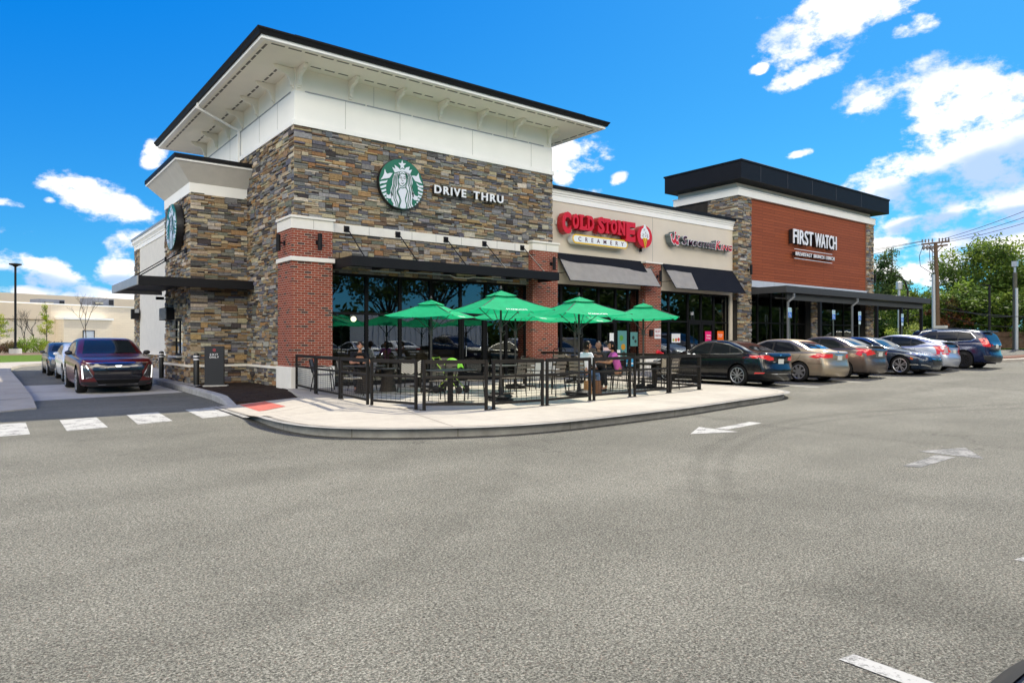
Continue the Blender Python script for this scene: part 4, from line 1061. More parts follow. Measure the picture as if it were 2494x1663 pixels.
HAIR = [[(498,352),(480,420),(485,500),(450,570),(468,640),(462,700),(500,770),(490,850)],[(520,352),(500,420),(510,500),(475,570),(495,640),(490,700),(528,770),(515,870)],
        [(548,340),(522,400),(530,480),(540,540),(502,600),(535,660),(560,730),(535,800),(540,880)],[(470,372),(462,440),(462,500),(430,580),(446,650)],
        [(672,352),(700,420),(695,500),(735,570),(712,640),(715,700),(700,770),(735,850)],[(650,348),(680,420),(672,500),(705,570),(690,640),(680,710),(672,780),(705,868)],
        [(628,340),(665,400),(655,480),(640,545),(672,600),(650,660),(630,730),(662,800),(665,880)],[(700,372),(722,440),(722,500),(752,590),(738,655)]]
FACE = [(585,345),(545,372),(528,430),(535,480),(560,520),(590,535),(625,518),(650,480),(655,430),(640,375)]
BODY = [(560,548),(520,600),(545,660),(572,735),(548,800),(552,884),(600,886),(650,884),(655,800),(635,740),(655,660),(672,605),(635,548),(590,560)]
def siren_sign(t, fn, R, thick):
    """fn(u,v,d): u right, v up in metres from the disc's centre"""
    def cv(p):
        x, y = p; return ((x - 585) / 335 * R, -(y - 503 - .205 * (x - 585)) / 352 * R)
    N = 64
    mb = MB(); pts = [(R * 1.0 * math.cos(2 * PI * k / N), R * math.sin(2 * PI * k / N)) for k in range(N)]
    mb.prism(pts, fn, 0, thick); mb.build('sign_box', M_SIDE, t, world=True)
    mb = MB(); mb.prism([(a * .985, b * .985) for a, b in pts], fn, thick, thick + .012); mb.build('green_face', M_GRN, t)
    mb = MB()
    def clip(p):
        u, v = cv(p); r = math.hypot(u, v); k = min(1, R * .975 / r) if r > 0 else 1; return (u * k, v * k)
    for poly in SIREN: mb.prism([clip(p) for p in poly], fn, thick + .012, thick + .018)
    mb.build('white_figure', M_GLET, t)
    mb = MB()
    def ribbon(pts, w_, d0, closed=False):
        P = [Vector(clip(p)) for p in smooth_line(pts, 2)] if not closed else [Vector(clip(p)) for p in pts + [pts[0]]]
        for i in range(len(P) - 1):
            d = (P[i + 1] - P[i]).normalized(); nv = Vector((-d.y, d.x)) * w_ / 2; e = d * w_ * .3
            q = [P[i] + nv - e, P[i] - nv - e, P[i + 1] - nv + e, P[i + 1] + nv + e]
            mb.add([fn(a.x, a.y, d0) for a in q], [(0, 1, 2, 3)])
    for k, h in enumerate(HAIR): ribbon(h, R * .036, thick + .022 + k * .0002)
    ribbon(FACE, R * .03, thick + .024, True); ribbon(BODY, R * .03, thick + .0245, True)
    for h in ([(540, 395), (556, 384), (574, 398)], [(606, 408), (626, 398), (646, 412)], [(542, 410), (556, 418), (572, 412)], [(608, 420), (624, 430), (640, 424)], [(583, 400), (582, 440), (588, 458), (604, 458)], [(572, 484), (590, 498), (614, 486)], [(582, 488), (594, 503), (606, 490)]):
        ribbon(h, R * .02, thick + .026)
    mb.build('green_lines', M_GRN, t)
t = thing('round_emblem_sign', 'large round green sign with a white crowned mermaid on the front stone wall', 'sign', (10.55, 19.4, 6.45))
siren_sign(t, lambda u, v, d: (10.55 + u, 19.42 - d, 6.45 + v), .79, .14)
t = thing('round_emblem_sign', 'round green mermaid sign seen edge-on over the drive-through lane', 'sign', (5.3, 25.2, 5.33))
siren_sign(t, lambda u, v, d: (5.34 - d, 25.25 - u, 5.33 + v), .77, .22)
t = thing('lettering_sign', 'white raised letters DRIVE THRU beside the round sign', 'sign', (13.1, 19.4, 6.5))
mb = MB(); put_text(mb, 'DRIVE', 11.74, 12.98, 6.33, 6.60, fr(19.26), .02, .022, space=1.25); mb.build('lettering', M_LETTER, t); mb = MB(); put_text(mb, 'THRU', 13.28, 14.55, 6.33, 6.60, fr(19.26), .02, .022, space=1.25); mb.build('lettering', M_LETTER, t)
mb = MB(); put_text(mb, 'DRIVE', 11.74, 12.98, 6.33, 6.60, fr(19.34), .055, .024, space=1.25); mb.build('letter_sides', M_SIDE, t); mb = MB(); put_text(mb, 'THRU', 13.28, 14.55, 6.33, 6.60, fr(19.34), .055, .024, space=1.25); mb.build('letter_sides', M_SIDE, t)
# --- dessert shop
M_RED = mat('sign_red', (.62, .010, .022), .35); M_REDS = mat('sign_red_side', (.40, .004, .010), .35); M_YEL = mat('sign_yellow', (.80, .50, .02), .4); M_PURP = mat('sign_plum', (.10, .02, .045), .4); M_MILK = mat('sign_milk', (.80, .82, .82), .35)
t = thing('lettering_sign', 'fat red raised letters COLD STONE with serifs', 'sign', (19.5, 19.85, 6))
mb = MB(); mbs = MB()
LET = [('C', 17.52, 18.02, 5.62, 6.46), ('O', 18.06, 18.42, 5.84, 6.43), ('L', 18.45, 18.83, 5.84, 6.43), ('D', 18.86, 19.25, 5.84, 6.43), ('S', 19.42, 19.83, 5.80, 6.46), ('T', 19.80, 20.15, 5.84, 6.43), ('O', 20.16, 20.55, 5.84, 6.43), ('N', 20.58, 21.02, 5.84, 6.43), ('E', 21.05, 21.62, 5.62, 6.43)]
for ch, a, b_, c, d in LET:
    for m_, y_, e_ in ((mb, 19.50, .02), (mbs, 19.66, .14)):
        put_text(m_, ch, a + .02, b_ - .02, c, d, fr(y_), e_, .055)
        h = .085
        def S(x0, x1, z0, z1): m_.box(x0, y_ - e_ + (.004 if m_ is mbs else .001), z0, x1, y_ + e_, z1)
        w_ = b_ - a
        if ch in 'LTNDE':
            if ch == 'T': S(a + w_ * .22, b_ - w_ * .22, c, c + h); S(a, a + .06, d - .2, d); S(b_ - .06, b_, d - .2, d)
            elif ch == 'N': S(a - .02, a + .2, c, c + h); S(a - .02, a + .15, d - h, d); S(b_ - .16, b_ + .02, d - h, d)
            elif ch == 'L': S(a - .02, a + .24, d - h, d); S(a - .02, a + .1, c, c + h); S(b_ - .07, b_, c, c + .22)
            elif ch == 'D': S(a - .03, a + .12, c, c + h); S(a - .03, a + .12, d - h, d)
            else: S(a - .03, a + .1, c, c + h); S(a - .03, a + .1, d - h, d); S(b_ - .07, b_, c, c + .26); S(b_ - .07, b_, d - .22, d)
mb.build('lettering', M_RED, t); mbs.build('letter_sides', M_REDS, t)
mb = MB(); mb.box(17.5, 19.83, 6.0, 21.7, 19.88, 6.16); mb.build('mounting_rail', M_GREY_STUC, t)
t = thing('pill_sign', 'white pill-shaped sign with yellow rim reading CREAMERY', 'sign', (19.6, 19.85, 5.45))
def pill(x0, x1, z0, z1, n=10):
    r = (z1 - z0) / 2; zc = (z0 + z1) / 2; p = []
    for k in range(n + 1): a = -PI / 2 + PI * k / n; p.append((x1 - r + r * math.cos(a), zc + r * math.sin(a)))
    for k in range(n + 1): a = PI / 2 + PI * k / n; p.append((x0 + r + r * math.cos(a), zc + r * math.sin(a)))
    return p
mb = MB(); mb.prism(pill(18.10, 21.2, 5.30, 5.66), fr(19.82), 0, .28); mb.build('sign_box', M_MILK, t)
mb = MB(); mb.prism(pill(18.10, 21.2, 5.30, 5.66), fr(19.54), 0, .012); mb.build('yellow_rim', M_YEL, t)
mb = MB(); mb.prism(pill(18.155, 21.145, 5.355, 5.605), fr(19.528), 0, .008); mb.build('white_face', M_MILK, t)
mb = MB(); put_text(mb, 'CREAMERY', 18.4, 20.95, 5.40, 5.565, fr(19.518), .004, .012, space=2.6); mb.build('lettering', M_PURP, t)
t = thing('round_emblem_sign', 'round red sign with a white and yellow ice cream cone', 'sign', (22.2, 19.85, 5.9))
def disc(cx, cz, r, n=48, ky=1.0): return [(cx + r * math.cos(2 * PI * k / n), cz + r * ky * math.sin(2 * PI * k / n)) for k in range(n)]
mb = MB(); mb.prism(disc(22.25, 5.92, .47), fr(19.80), 0, .26); mb.build('sign_box', M_REDS, t)
mb = MB(); mb.prism(disc(22.25, 5.92, .465), fr(19.54), 0, .012); mb.build('red_face', M_RED, t)
mb = MB()
for k, (x, z, r) in enumerate(((22.24, 6.38, .05), (22.25, 6.27, .10), (22.15, 6.16, .105), (22.34, 6.16, .105), (22.10, 6.02, .12), (22.25, 6.06, .13), (22.40, 6.02, .12), (22.07, 5.90, .09), (22.43, 5.90, .09), (22.25, 5.93, .13), (22.44, 6.1, .06), (22.06, 6.1, .06))):
    mb.prism(disc(x, z, r, 20), fr(19.525 - k * .0006), 0, .01)
mb.build('ice_cream_scoops', M_MILK, t)
mb = MB(); mb.prism([(22.12, 5.86), (22.39, 5.86), (22.27, 5.44), (22.24, 5.44)], fr(19.512), 0, .008); mb.build('cone', M_YEL, t)
mb = MB()
for k, (x, z) in enumerate(((22.2, 6.2), (22.3, 6.08), (22.14, 6.02), (22.38, 6.0), (22.25, 5.95), (22.1, 5.92), (22.4, 5.9))):
    a = [(x + .035 * math.cos(q / 7 * 4.6 + k), z + .035 * math.sin(q / 7 * 4.6 + k)) for q in range(8)]
    for i in range(7): mb.bar((a[i][0], 19.505, a[i][1]), (a[i + 1][0], 19.505, a[i + 1][1]), .008, .012)
mb.bar((22.19, 19.50, 5.84), (22.26, 19.50, 5.5), .008, .012); mb.bar((22.33, 19.50, 5.84), (22.25, 19.50, 5.6), .008, .012)
mb.build('swirl_lines', M_PURP, t)
mb = MB(); mb.box(22.2, 19.7, 5.30, 22.27, 19.8, 5.46); mb.build('conduit', M_BLACK, t)
# --- drinks shop
t = thing('crown_emblem_sign', 'red crown emblem with white outline and deep grey sides', 'sign', (24.0, 19.85, 6))
CR = [(0, .40), (.05, .16), (.10, .0), (.22, -.12), (.26, -.18), (.34, -.02), (.42, -.12), (.50, -.20), (.56, -.14), (.60, -.20), (.70, -.08), (.66, .0), (.62, .02), (.66, .36), (.57, .12), (.50, .03), (.42, .20), (.36, .58), (.28, .22), (.20, .10), (.10, .20), (.03, .42)]
def crn(k): return [(23.98 + x * .78 * 1.0, 5.88 + z * .62) for x, z in CR]
def grow(poly, e):
    n = len(poly); out = []
    area = sum(poly[i][0] * poly[(i + 1) % n][1] - poly[(i + 1) % n][0] * poly[i][1] for i in range(n))
    sgn = 1 if area > 0 else -1
    for i in range(n):
        a, b_, c = Vector(poly[i - 1]), Vector(poly[i]), Vector(poly[(i + 1) % n])
        n1_ = Vector(((b_ - a).y, -(b_ - a).x)).normalized(); n2_ = Vector(((c - b_).y, -(c - b_).x)).normalized(); q = (n1_ + n2_)
        q = q.normalized() * min(1.6, 1 / max(.5, q.length / 2)) if q.length > .1 else n1_
        out.append(tuple(b_ + q * e * sgn))
    return out
mb = MB(); mb.prism(grow(crn(0), .03), fr(19.85), 0, .3)
for x, z in ((23.99, 6.16), (24.26, 6.28), (24.50, 6.14)): mb.prism(disc(x, z, .075, 16), fr(19.848), 0, .3)
mb.build('sign_sides', mat('sign_grey_side', (.13, .16, .165), .5), t)
mb = MB(); mb.prism(grow(crn(0), .03), fr(19.55), 0, .01)
for x, z in ((23.99, 6.16), (24.26, 6.28), (24.50, 6.14)): mb.prism(disc(x, z, .075, 16), fr(19.551), 0, .012)
mb.build('white_outline', M_MILK, t)
mb = MB(); mb.prism(crn(0), fr(19.538), 0, .01)
for x, z in ((23.99, 6.16), (24.26, 6.28), (24.50, 6.14)): mb.prism(disc(x, z, .05, 16), fr(19.537), 0, .012)
mb.build('red_face', M_RED, t)
t = thing('lettering_sign', 'slanted plum and red raised letters SMOOTHIE KING with white outlines', 'sign', (26.6, 19.85, 5.9))
mbA, mbB, mbC, mbD = MB(), MB(), MB(), MB()
WORDS = [('S', 24.72, 25.12, 5.83, 6.20, 0), ('MOOTHIE', 25.14, 27.15, 5.82, 6.06, 0), ('K', 27.18, 27.58, 5.80, 6.20, 1), ('iNG', 27.58, 28.52, 5.80, 6.06, 1)]
for s_, a, b_, c, d, k in WORDS:
    put_text(mbA, s_, a, b_, c - .02, d + .02, fr(19.70), .14, .016, .18, 1.12); put_text(mbB, s_, a, b_, c - .02, d + .02, fr(19.552), .006, .016, .18, 1.12)
    put_text(mbC if k == 0 else mbD, s_, a + .025, b_ - .025, c, d, fr(19.54), .004, .006, .18, 1.14)
mbA.build('letter_sides', MATS['sign_grey_side'], t); mbB.build('white_outline', M_MILK, t); mbC.build('plum_lettering', M_PURP, t); mbD.build('red_lettering', M_RED, t)
# --- breakfast restaurant
t = thing('lettering_sign', 'tall narrow white raised letters FIRST WATCH on the wood siding', 'sign', (35, 19.6, 6.9))
yS = 19.36; s0 = 19.36 / 19.0
def q(x): return x * s0
def zq(z): return 1.5 + (z - 1.5) * s0
for m_, y_, e_, nm, mt in ((MB(), yS, .02, 'lettering', M_LETTER), (MB(), yS + .13, .11, 'letter_sides', M_SIDE)):
    put_text(m_, 'FIRST', q(32.96), q(34.92), zq(6.52), zq(7.27), fr(y_), e_, .012); put_text(m_, 'WATCH', q(35.1), q(37.38), zq(6.52), zq(7.27), fr(y_), e_, .012); m_.build(nm, mt, t)
t = thing('lettering_sign', 'two thin white bars framing the small words BREAKFAST BRUNCH LUNCH', 'sign', (35, 19.6, 6.0))
mb = MB(); mb.box(q(33.1), yS, zq(6.24), q(36.92), yS + .03, zq(6.265)); mb.box(q(33.1), yS, zq(5.76), q(36.92), yS + .03, zq(5.785)); mb.build('white_bars', M_LETTER, t)
for m_, y_, e_, nm, mt in ((MB(), yS, .015, 'lettering', M_LETTER), (MB(), yS + .11, .09, 'letter_sides', M_SIDE)):
    put_text(m_, 'BREAKFAST', q(33.2), q(34.80), zq(5.93), zq(6.12), fr(y_), e_, .004, 0, 1.2); put_text(m_, 'BRUNCH', q(34.98), q(36.05), zq(5.93), zq(6.12), fr(y_), e_, .004, 0, 1.2)
    put_text(m_, 'LUNCH', q(36.24), q(37.14), zq(5.93), zq(6.12), fr(y_), e_, .004, 0, 1.2); m_.build(nm, mt, t)
# --- small signs
t = thing('exit_sign', 'dark grey standing panel reading EXIT ONLY in the mulch bed', 'sign', (5.72, 22.2, .12))
ea, eb = Vector((5.46, 22.32)), Vector((5.96, 22.08)); ed = (eb - ea).normalized(); en = Vector((ed.y, -ed.x))
def ef(u, v, d): p = ea + ed * u + en * d; return (p.x, p.y, v)
mb = MB(); mb.prism([(0, .17), (.55, .17), (.55, 1.36), (0, 1.36)], ef, -.07, .07); mb.build('panel', mat('sign_charcoal', (.032, .034, .038), .55, var=.06), t, bevel=.006)
mb = MB(); put_text(mb, 'EXIT', .16, .39, 1.075, 1.13, ef, .002, .008, 0, 1.35); put_text(mb, 'ONLY', .145, .41, .99, 1.055, ef, .002, .008, 0, 1.35)
mb.v = [(p[0] + en.x * .073, p[1] + en.y * .073, p[2]) for p in mb.v]; mb.build('lettering', M_LETTER, t)
mb = MB(); mb.prism(disc(.28, 1.24, .05, 14), ef, .07, .074); mb.build('red_mark', mat('faded_red_mark', (.22, .02, .03), .5), t)
mb = MB(); mb.prism([(-.04, .08), (.66, .08), (.66, .17), (-.04, .17)], ef, -.14, .14); mb.build('footing', M_SLAB, t, bevel=.01)
M_HCB = mat('parking_blue', (.03, .16, .55), .4); M_HCL = mat('sign_pale_blue', (.50, .66, .72), .4); M_HCG = mat('sign_text_green', (.12, .35, .33), .5)
def wheelchair(mb, fn, cx, cz, s):
    mb.prism(disc(cx, cz + .36 * s, .07 * s, 12), fn, .008, .011)
    for a, b_ in (((0, .26), (.02, .02)), ((0, .14), (.18, .14)), ((.02, .02), (.2, .02)), ((.2, .02), (.27, -.2)), ((.27, -.2), (.36, -.17))):
        A = Vector((cx + a[0] * s, cz + a[1] * s)); Bp = Vector((cx + b_[0] * s, cz + b_[1] * s)); d = (Bp - A).normalized(); nv = Vector((-d.y, d.x)) * .035 * s
        mb.prism([tuple(A + nv), tuple(A - nv), tuple(Bp - nv), tuple(Bp + nv)], fn, .008, .0105)
    for k in range(14):
        a0 = R_(110 + k * 15.5); a1 = R_(110 + (k + 1) * 15.5); r0, r1 = .2 * s, .26 * s; ox, oz = cx + .05 * s, cz - .06 * s
        mb.prism([(ox + r0 * math.cos(a0), oz + r0 * math.sin(a0)), (ox + r1 * math.cos(a0), oz + r1 * math.sin(a0)), (ox + r1 * math.cos(a1), oz + r1 * math.sin(a1)), (ox + r0 * math.cos(a1), oz + r0 * math.sin(a1))], fn, .008, .01)
def hc_sign(x, label, lean=0, small=False):
    z0 = max(.15, G(x) + .13); y = 17.3
    t = thing('parking_sign', label, 'sign', (x, y, z0), group='reserved parking signs')
    k = y / 17.5; xt = x; top = 1.5 + (3.08 - 1.5) * k
    xb = x + lean
    mb = MB(); mb.bar((xb, y + .03, z0), (xt, y + .03, top), .05, .03); mb.build('signpost', mat('galvanised_green', (.08, .10, .09), .5), t)
    def fn(u, v, d): return (xt + u + lean * (top - v) / (top - z0), y - d, v)
    mb = MB(); mb.prism([(-.15, top - .46), (.15, top - .46), (.15, top + .0), (-.15, top)], fn, 0, .006); mb.build('sign_plate', M_HCL, t)
    mb = MB(); mb.prism([(-.14, top - .45), (.14, top - .45), (.14, top - .20), (-.14, top - .20)], fn, .006, .008); mb.build('blue_panel', M_HCB, t)
    mb = MB(); wheelchair(mb, fn, -.02, top - .33, .24); mb.build('wheelchair_symbol', M_LETTER, t)
    mb = MB(); put_text(mb, 'RESERVED', -.12, .12, top - .075, top - .035, lambda u, v, d: fn(u, v, .008 + d), .001, .001); put_text(mb, 'PARKING', -.11, .11, top - .15, top - .11, lambda u, v, d: fn(u, v, .008 + d), .001, .001); mb.build('lettering', M_HCG, t)
    if small:
        mb = MB(); mb.prism([(-.12, top - .66), (.12, top - .66), (.12, top - .5), (-.12, top - .5)], fn, 0, .006); mb.build('penalty_plate', M_HCL, t)
hc_sign(29.7, 'blue reserved parking sign on a leaning post, nearest the stone pier', .15)
hc_sign(33.75, 'blue reserved parking sign with tilted plate before the second glass bay', .08)
hc_sign(36.45, 'blue reserved parking sign with a small extra plate before the far glass bay', 0, True)
hc_sign(41.5, 'blue reserved parking sign with extra plate, under the open end of the patio canopy', 0, True)
# things stuck to windows and piers
def sheet_sign(name, label, x0, x1, z0, z1, y, col, txt=(), tcol=None, fig=(), part='paper'):
    t = thing(name, label, 'poster' if name != 'wall_sign' else 'sign', ((x0 + x1) / 2, y, z0))
    mb = MB(); mb.box(x0, y - .006, z0, x1, y, z1); mb.build(part, mat('m_' + name + label[:6], col, .6), t)
    if txt:
        mb = MB()
        for s_, a, b_, c, d in txt: put_text(mb, s_, x0 + (x1 - x0) * a, x0 + (x1 - x0) * b_, z0 + (z1 - z0) * c, z0 + (z1 - z0) * d, fr(y - .008), .001, .004)
        mb.build('lettering', tcol or M_LETTER, t)
    for k, (u, v, r, cc) in enumerate(fig):
        mb = MB(); mb.prism(disc(x0 + (x1 - x0) * u, z0 + (z1 - z0) * v, r, 14), fr(y - .007 - k * .001), 0, .002); mb.build('printed_picture', mat('pic%g%g%g' % cc, cc, .6), t)
yg = 19.98
sheet_sign('window_poster', 'pink window poster reading Upsize Friday', 26.98, 27.45, .75, 1.98, yg, (.75, .02, .16), [('Upsize', .2, .9, .80, .88), ('Friday', .2, .88, .69, .77)], None, [(.45, .2, .16, (.7, .65, .6)), (.75, .28, .07, (.3, .5, .1)), (.2, .35, .06, (.8, .75, .7))])
sheet_sign('window_poster', 'orange window poster reading Pick from our part, right of the pink one', 27.92, 28.42, .75, 2.0, yg, (.80, .13, .01), [('Pick from', .12, .8, .83, .90), ('our part.', .12, .75, .75, .81)], None, [(.5, .3, .13, (.8, .6, .45)), (.5, .5, .08, (.75, .72, .7)), (.2, .5, .06, (.6, .03, .01))])
sheet_sign('window_poster', 'white flyer with fruit picture on the glass', 24.55, 25.15, 1.45, 1.85, yg, (.75, .74, .72), (), None, [(.2, .3, .07, (.35, .4, .08)), (.5, .3, .08, (.55, .2, .06)), (.8, .35, .08, (.5, .05, .04))])
sheet_sign('window_poster', 'tall teal picture poster right of the dessert shop door', 21.08, 21.62, .72, 1.95, yg, (.10, .26, .25), (), None, [(.4, .75, .12, (.1, .28, .05)), (.6, .45, .13, (.5, .25, .03)), (.3, .3, .08, (.04, .12, .14)), (.65, .2, .12, (.05, .07, .06))])
sheet_sign('window_poster', 'short teal poster with dark pattern beside the slim brick pier', 21.85, 22.3, 1.3, 1.9, yg, (.10, .26, .25), (), None, [(.4, .6, .08, (.03, .05, .05)), (.7, .35, .07, (.03, .05, .05))])
sheet_sign('window_poster', 'upper blank white notice on the dessert shop door', 20.6, 20.84, 1.4, 1.85, yg, (.78, .78, .76))
sheet_sign('window_poster', 'lower blank white notice at the door frame', 20.98, 21.17, .72, 1.15, yg - .06, (.78, .78, .76))
sheet_sign('window_poster', 'small cream word plate stuck on the dessert shop door glass', 20.22, 20.72, 1.12, 1.26, yg, (.70, .50, .46))
sheet_sign('wall_sign', 'white sign reading FIRE DEPT CONNECTION on the slim brick pier', 22.95, 23.36, 1.62, 2.05, 19.60, (.72, .70, .68), [('FIRE DEPT', .1, .9, .62, .85), ('CONNECTION', .08, .92, .2, .42)], M_REDS, part='sign_plate')
sheet_sign('window_poster', 'white house number 143 on the drinks shop glass', 25.92, 26.1, 2.72, 2.73, yg, (.02, .02, .02), [('143', 0, 1, 0, 14)], M_LETTER, part='backing_strip')
t = thing('fire_connection', 'red round fire department hose connection on the slim brick pier', 'hose connection', (23.2, 19.6, .9))
mb = MB(); mb.lathe([(.14, 0), (.14, .04), (.07, .06), (.07, .16)], 20, (23.2, 19.62, 1.0), 'Y'); mb.v = [(x, 19.62 - (y - 19.62), z) for x, y, z in mb.v]
for k in (-1, 1): mb.tube([(23.2 + k * .02, 19.5, 1.0), (23.2 + k * .09, 19.38, .97)], .05, 10)
mb.build('valve_body', M_RED, t, smooth=True)
mb = MB(); mb.box(22.62, 19.52, 1.72, 22.78, 19.62, 2.0); tag(mb.build('alarm_box', M_BLACK), 'small black alarm box left of the white fire department sign', 'alarm box')
# bollards on the lane curb
def bollard(x, y, label):
    t = thing('bollard', label, 'bollard', (x, y, .14), group='black bollards with white bands')
    mb = MB(); mb.lathe([(.085, .10), (.085, 1.08), (.07, 1.13), (.02, 1.15)], 18, (x, y, 0)); mb.build('post', mat('bollard_black', (.010, .010, .010), .4), t, smooth=True)
    for z in (.93, 1.02):
        mb = MB(); mb.lathe([(.0885, z), (.0885, z + .035)], 18, (x, y, 0)); mb.build('reflective_band', M_LETTER, t, smooth=True)
bollard(5.32, 27.9, 'black bollard with two white bands beside the drive-through window')
bollard(5.32, 22.76, 'black bollard with two white bands beside the dark exit panel')
# ================================================================== PATIO FENCE
PZ = .155
FP = [((7.12, 19.15), (6.84, 17.05)), ((6.83, 16.98), (6.70, 15.22)), ((6.70, 15.15), (6.49, 13.32)), ((6.51, 13.22), (6.85, 11.9)), ((6.88, 11.72), (7.92, 11.0)), ((8.06, 11.02), (9.38, 11.02)), ((9.49, 11.05), (11.0, 11.27)),
      ((11.12, 11.30), (12.58, 11.50)), ((12.68, 11.47), (14.3, 11.75)), ((14.42, 11.8), (15.96, 11.98)), ((16.0, 12.05), (16.1, 14.4)), ((16.1, 14.5), (16.2, 16.9)), ((16.2, 17.0), (16.3, 19.3))]
FL = ['dark fence panel touching the left brick pier', 'dark fence panel beside the first patio chair, second from the brick pier', 'dark fence panel over the raised white slab edge, third from the brick pier',
      'dark fence panel at the left corner of the patio, in front of the woven table', 'angled dark fence panel in front of the lime green stroller', 'dark fence panel before the second umbrella, facing the car park',
      'dark fence panel in front of the stacked armchairs', 'dark fence panel in front of the seated people', 'dark fence panel right of the woman in pink', 'front right corner panel of the dark fence beside the black sedan',
      'end panel running back from the front right fence corner', 'middle panel of the fence side next to the black sedan', 'fence side panel nearest the windows by the parked cars']
for (a, b_), lab in zip(FP, FL):
    A, Bp = Vector((*a, PZ)), Vector((*b_, PZ)); d = (Bp - A).normalized(); L = (Bp - A).length
    t = thing('fence_panel', lab, 'fence panel', A, group='dark metal patio fence panels')
    Z = Vector((0, 0, 1))
    for p, s in ((A, 1), (Bp, -1)):
        mb = MB(); mb.bar(p + d * .025 * s, p + d * .025 * s + Z * .98, .05, .05); mb.bar(p - d * .06, p + d * .06, .10, .012) ; mb.build('post', M_BRONZE, t)
    i0, i1 = A + d * .05, Bp - d * .05
    for z, h, nm in ((.945, .075, 'top_rail'), (.645, .05, 'middle_rail'), (.115, .05, 'bottom_rail')):
        mb = MB(); mb.bar(i0 + Z * z, i1 + Z * z, .04, h); mb.build(nm, M_BRONZE, t)
    mb = MB(); n = max(2, round(L / .148))
    for k in range(1, n):
        p = i0.lerp(i1, k / n); mb.bar(p + Z * .14, p + Z * .62, .005, .005)
    for k in range(9):
        z = .178 + k * .0505; mb.bar(i0 + Z * z, i1 + Z * z, .006, .006)
    mb.build('wire_mesh', M_BRONZE, t)
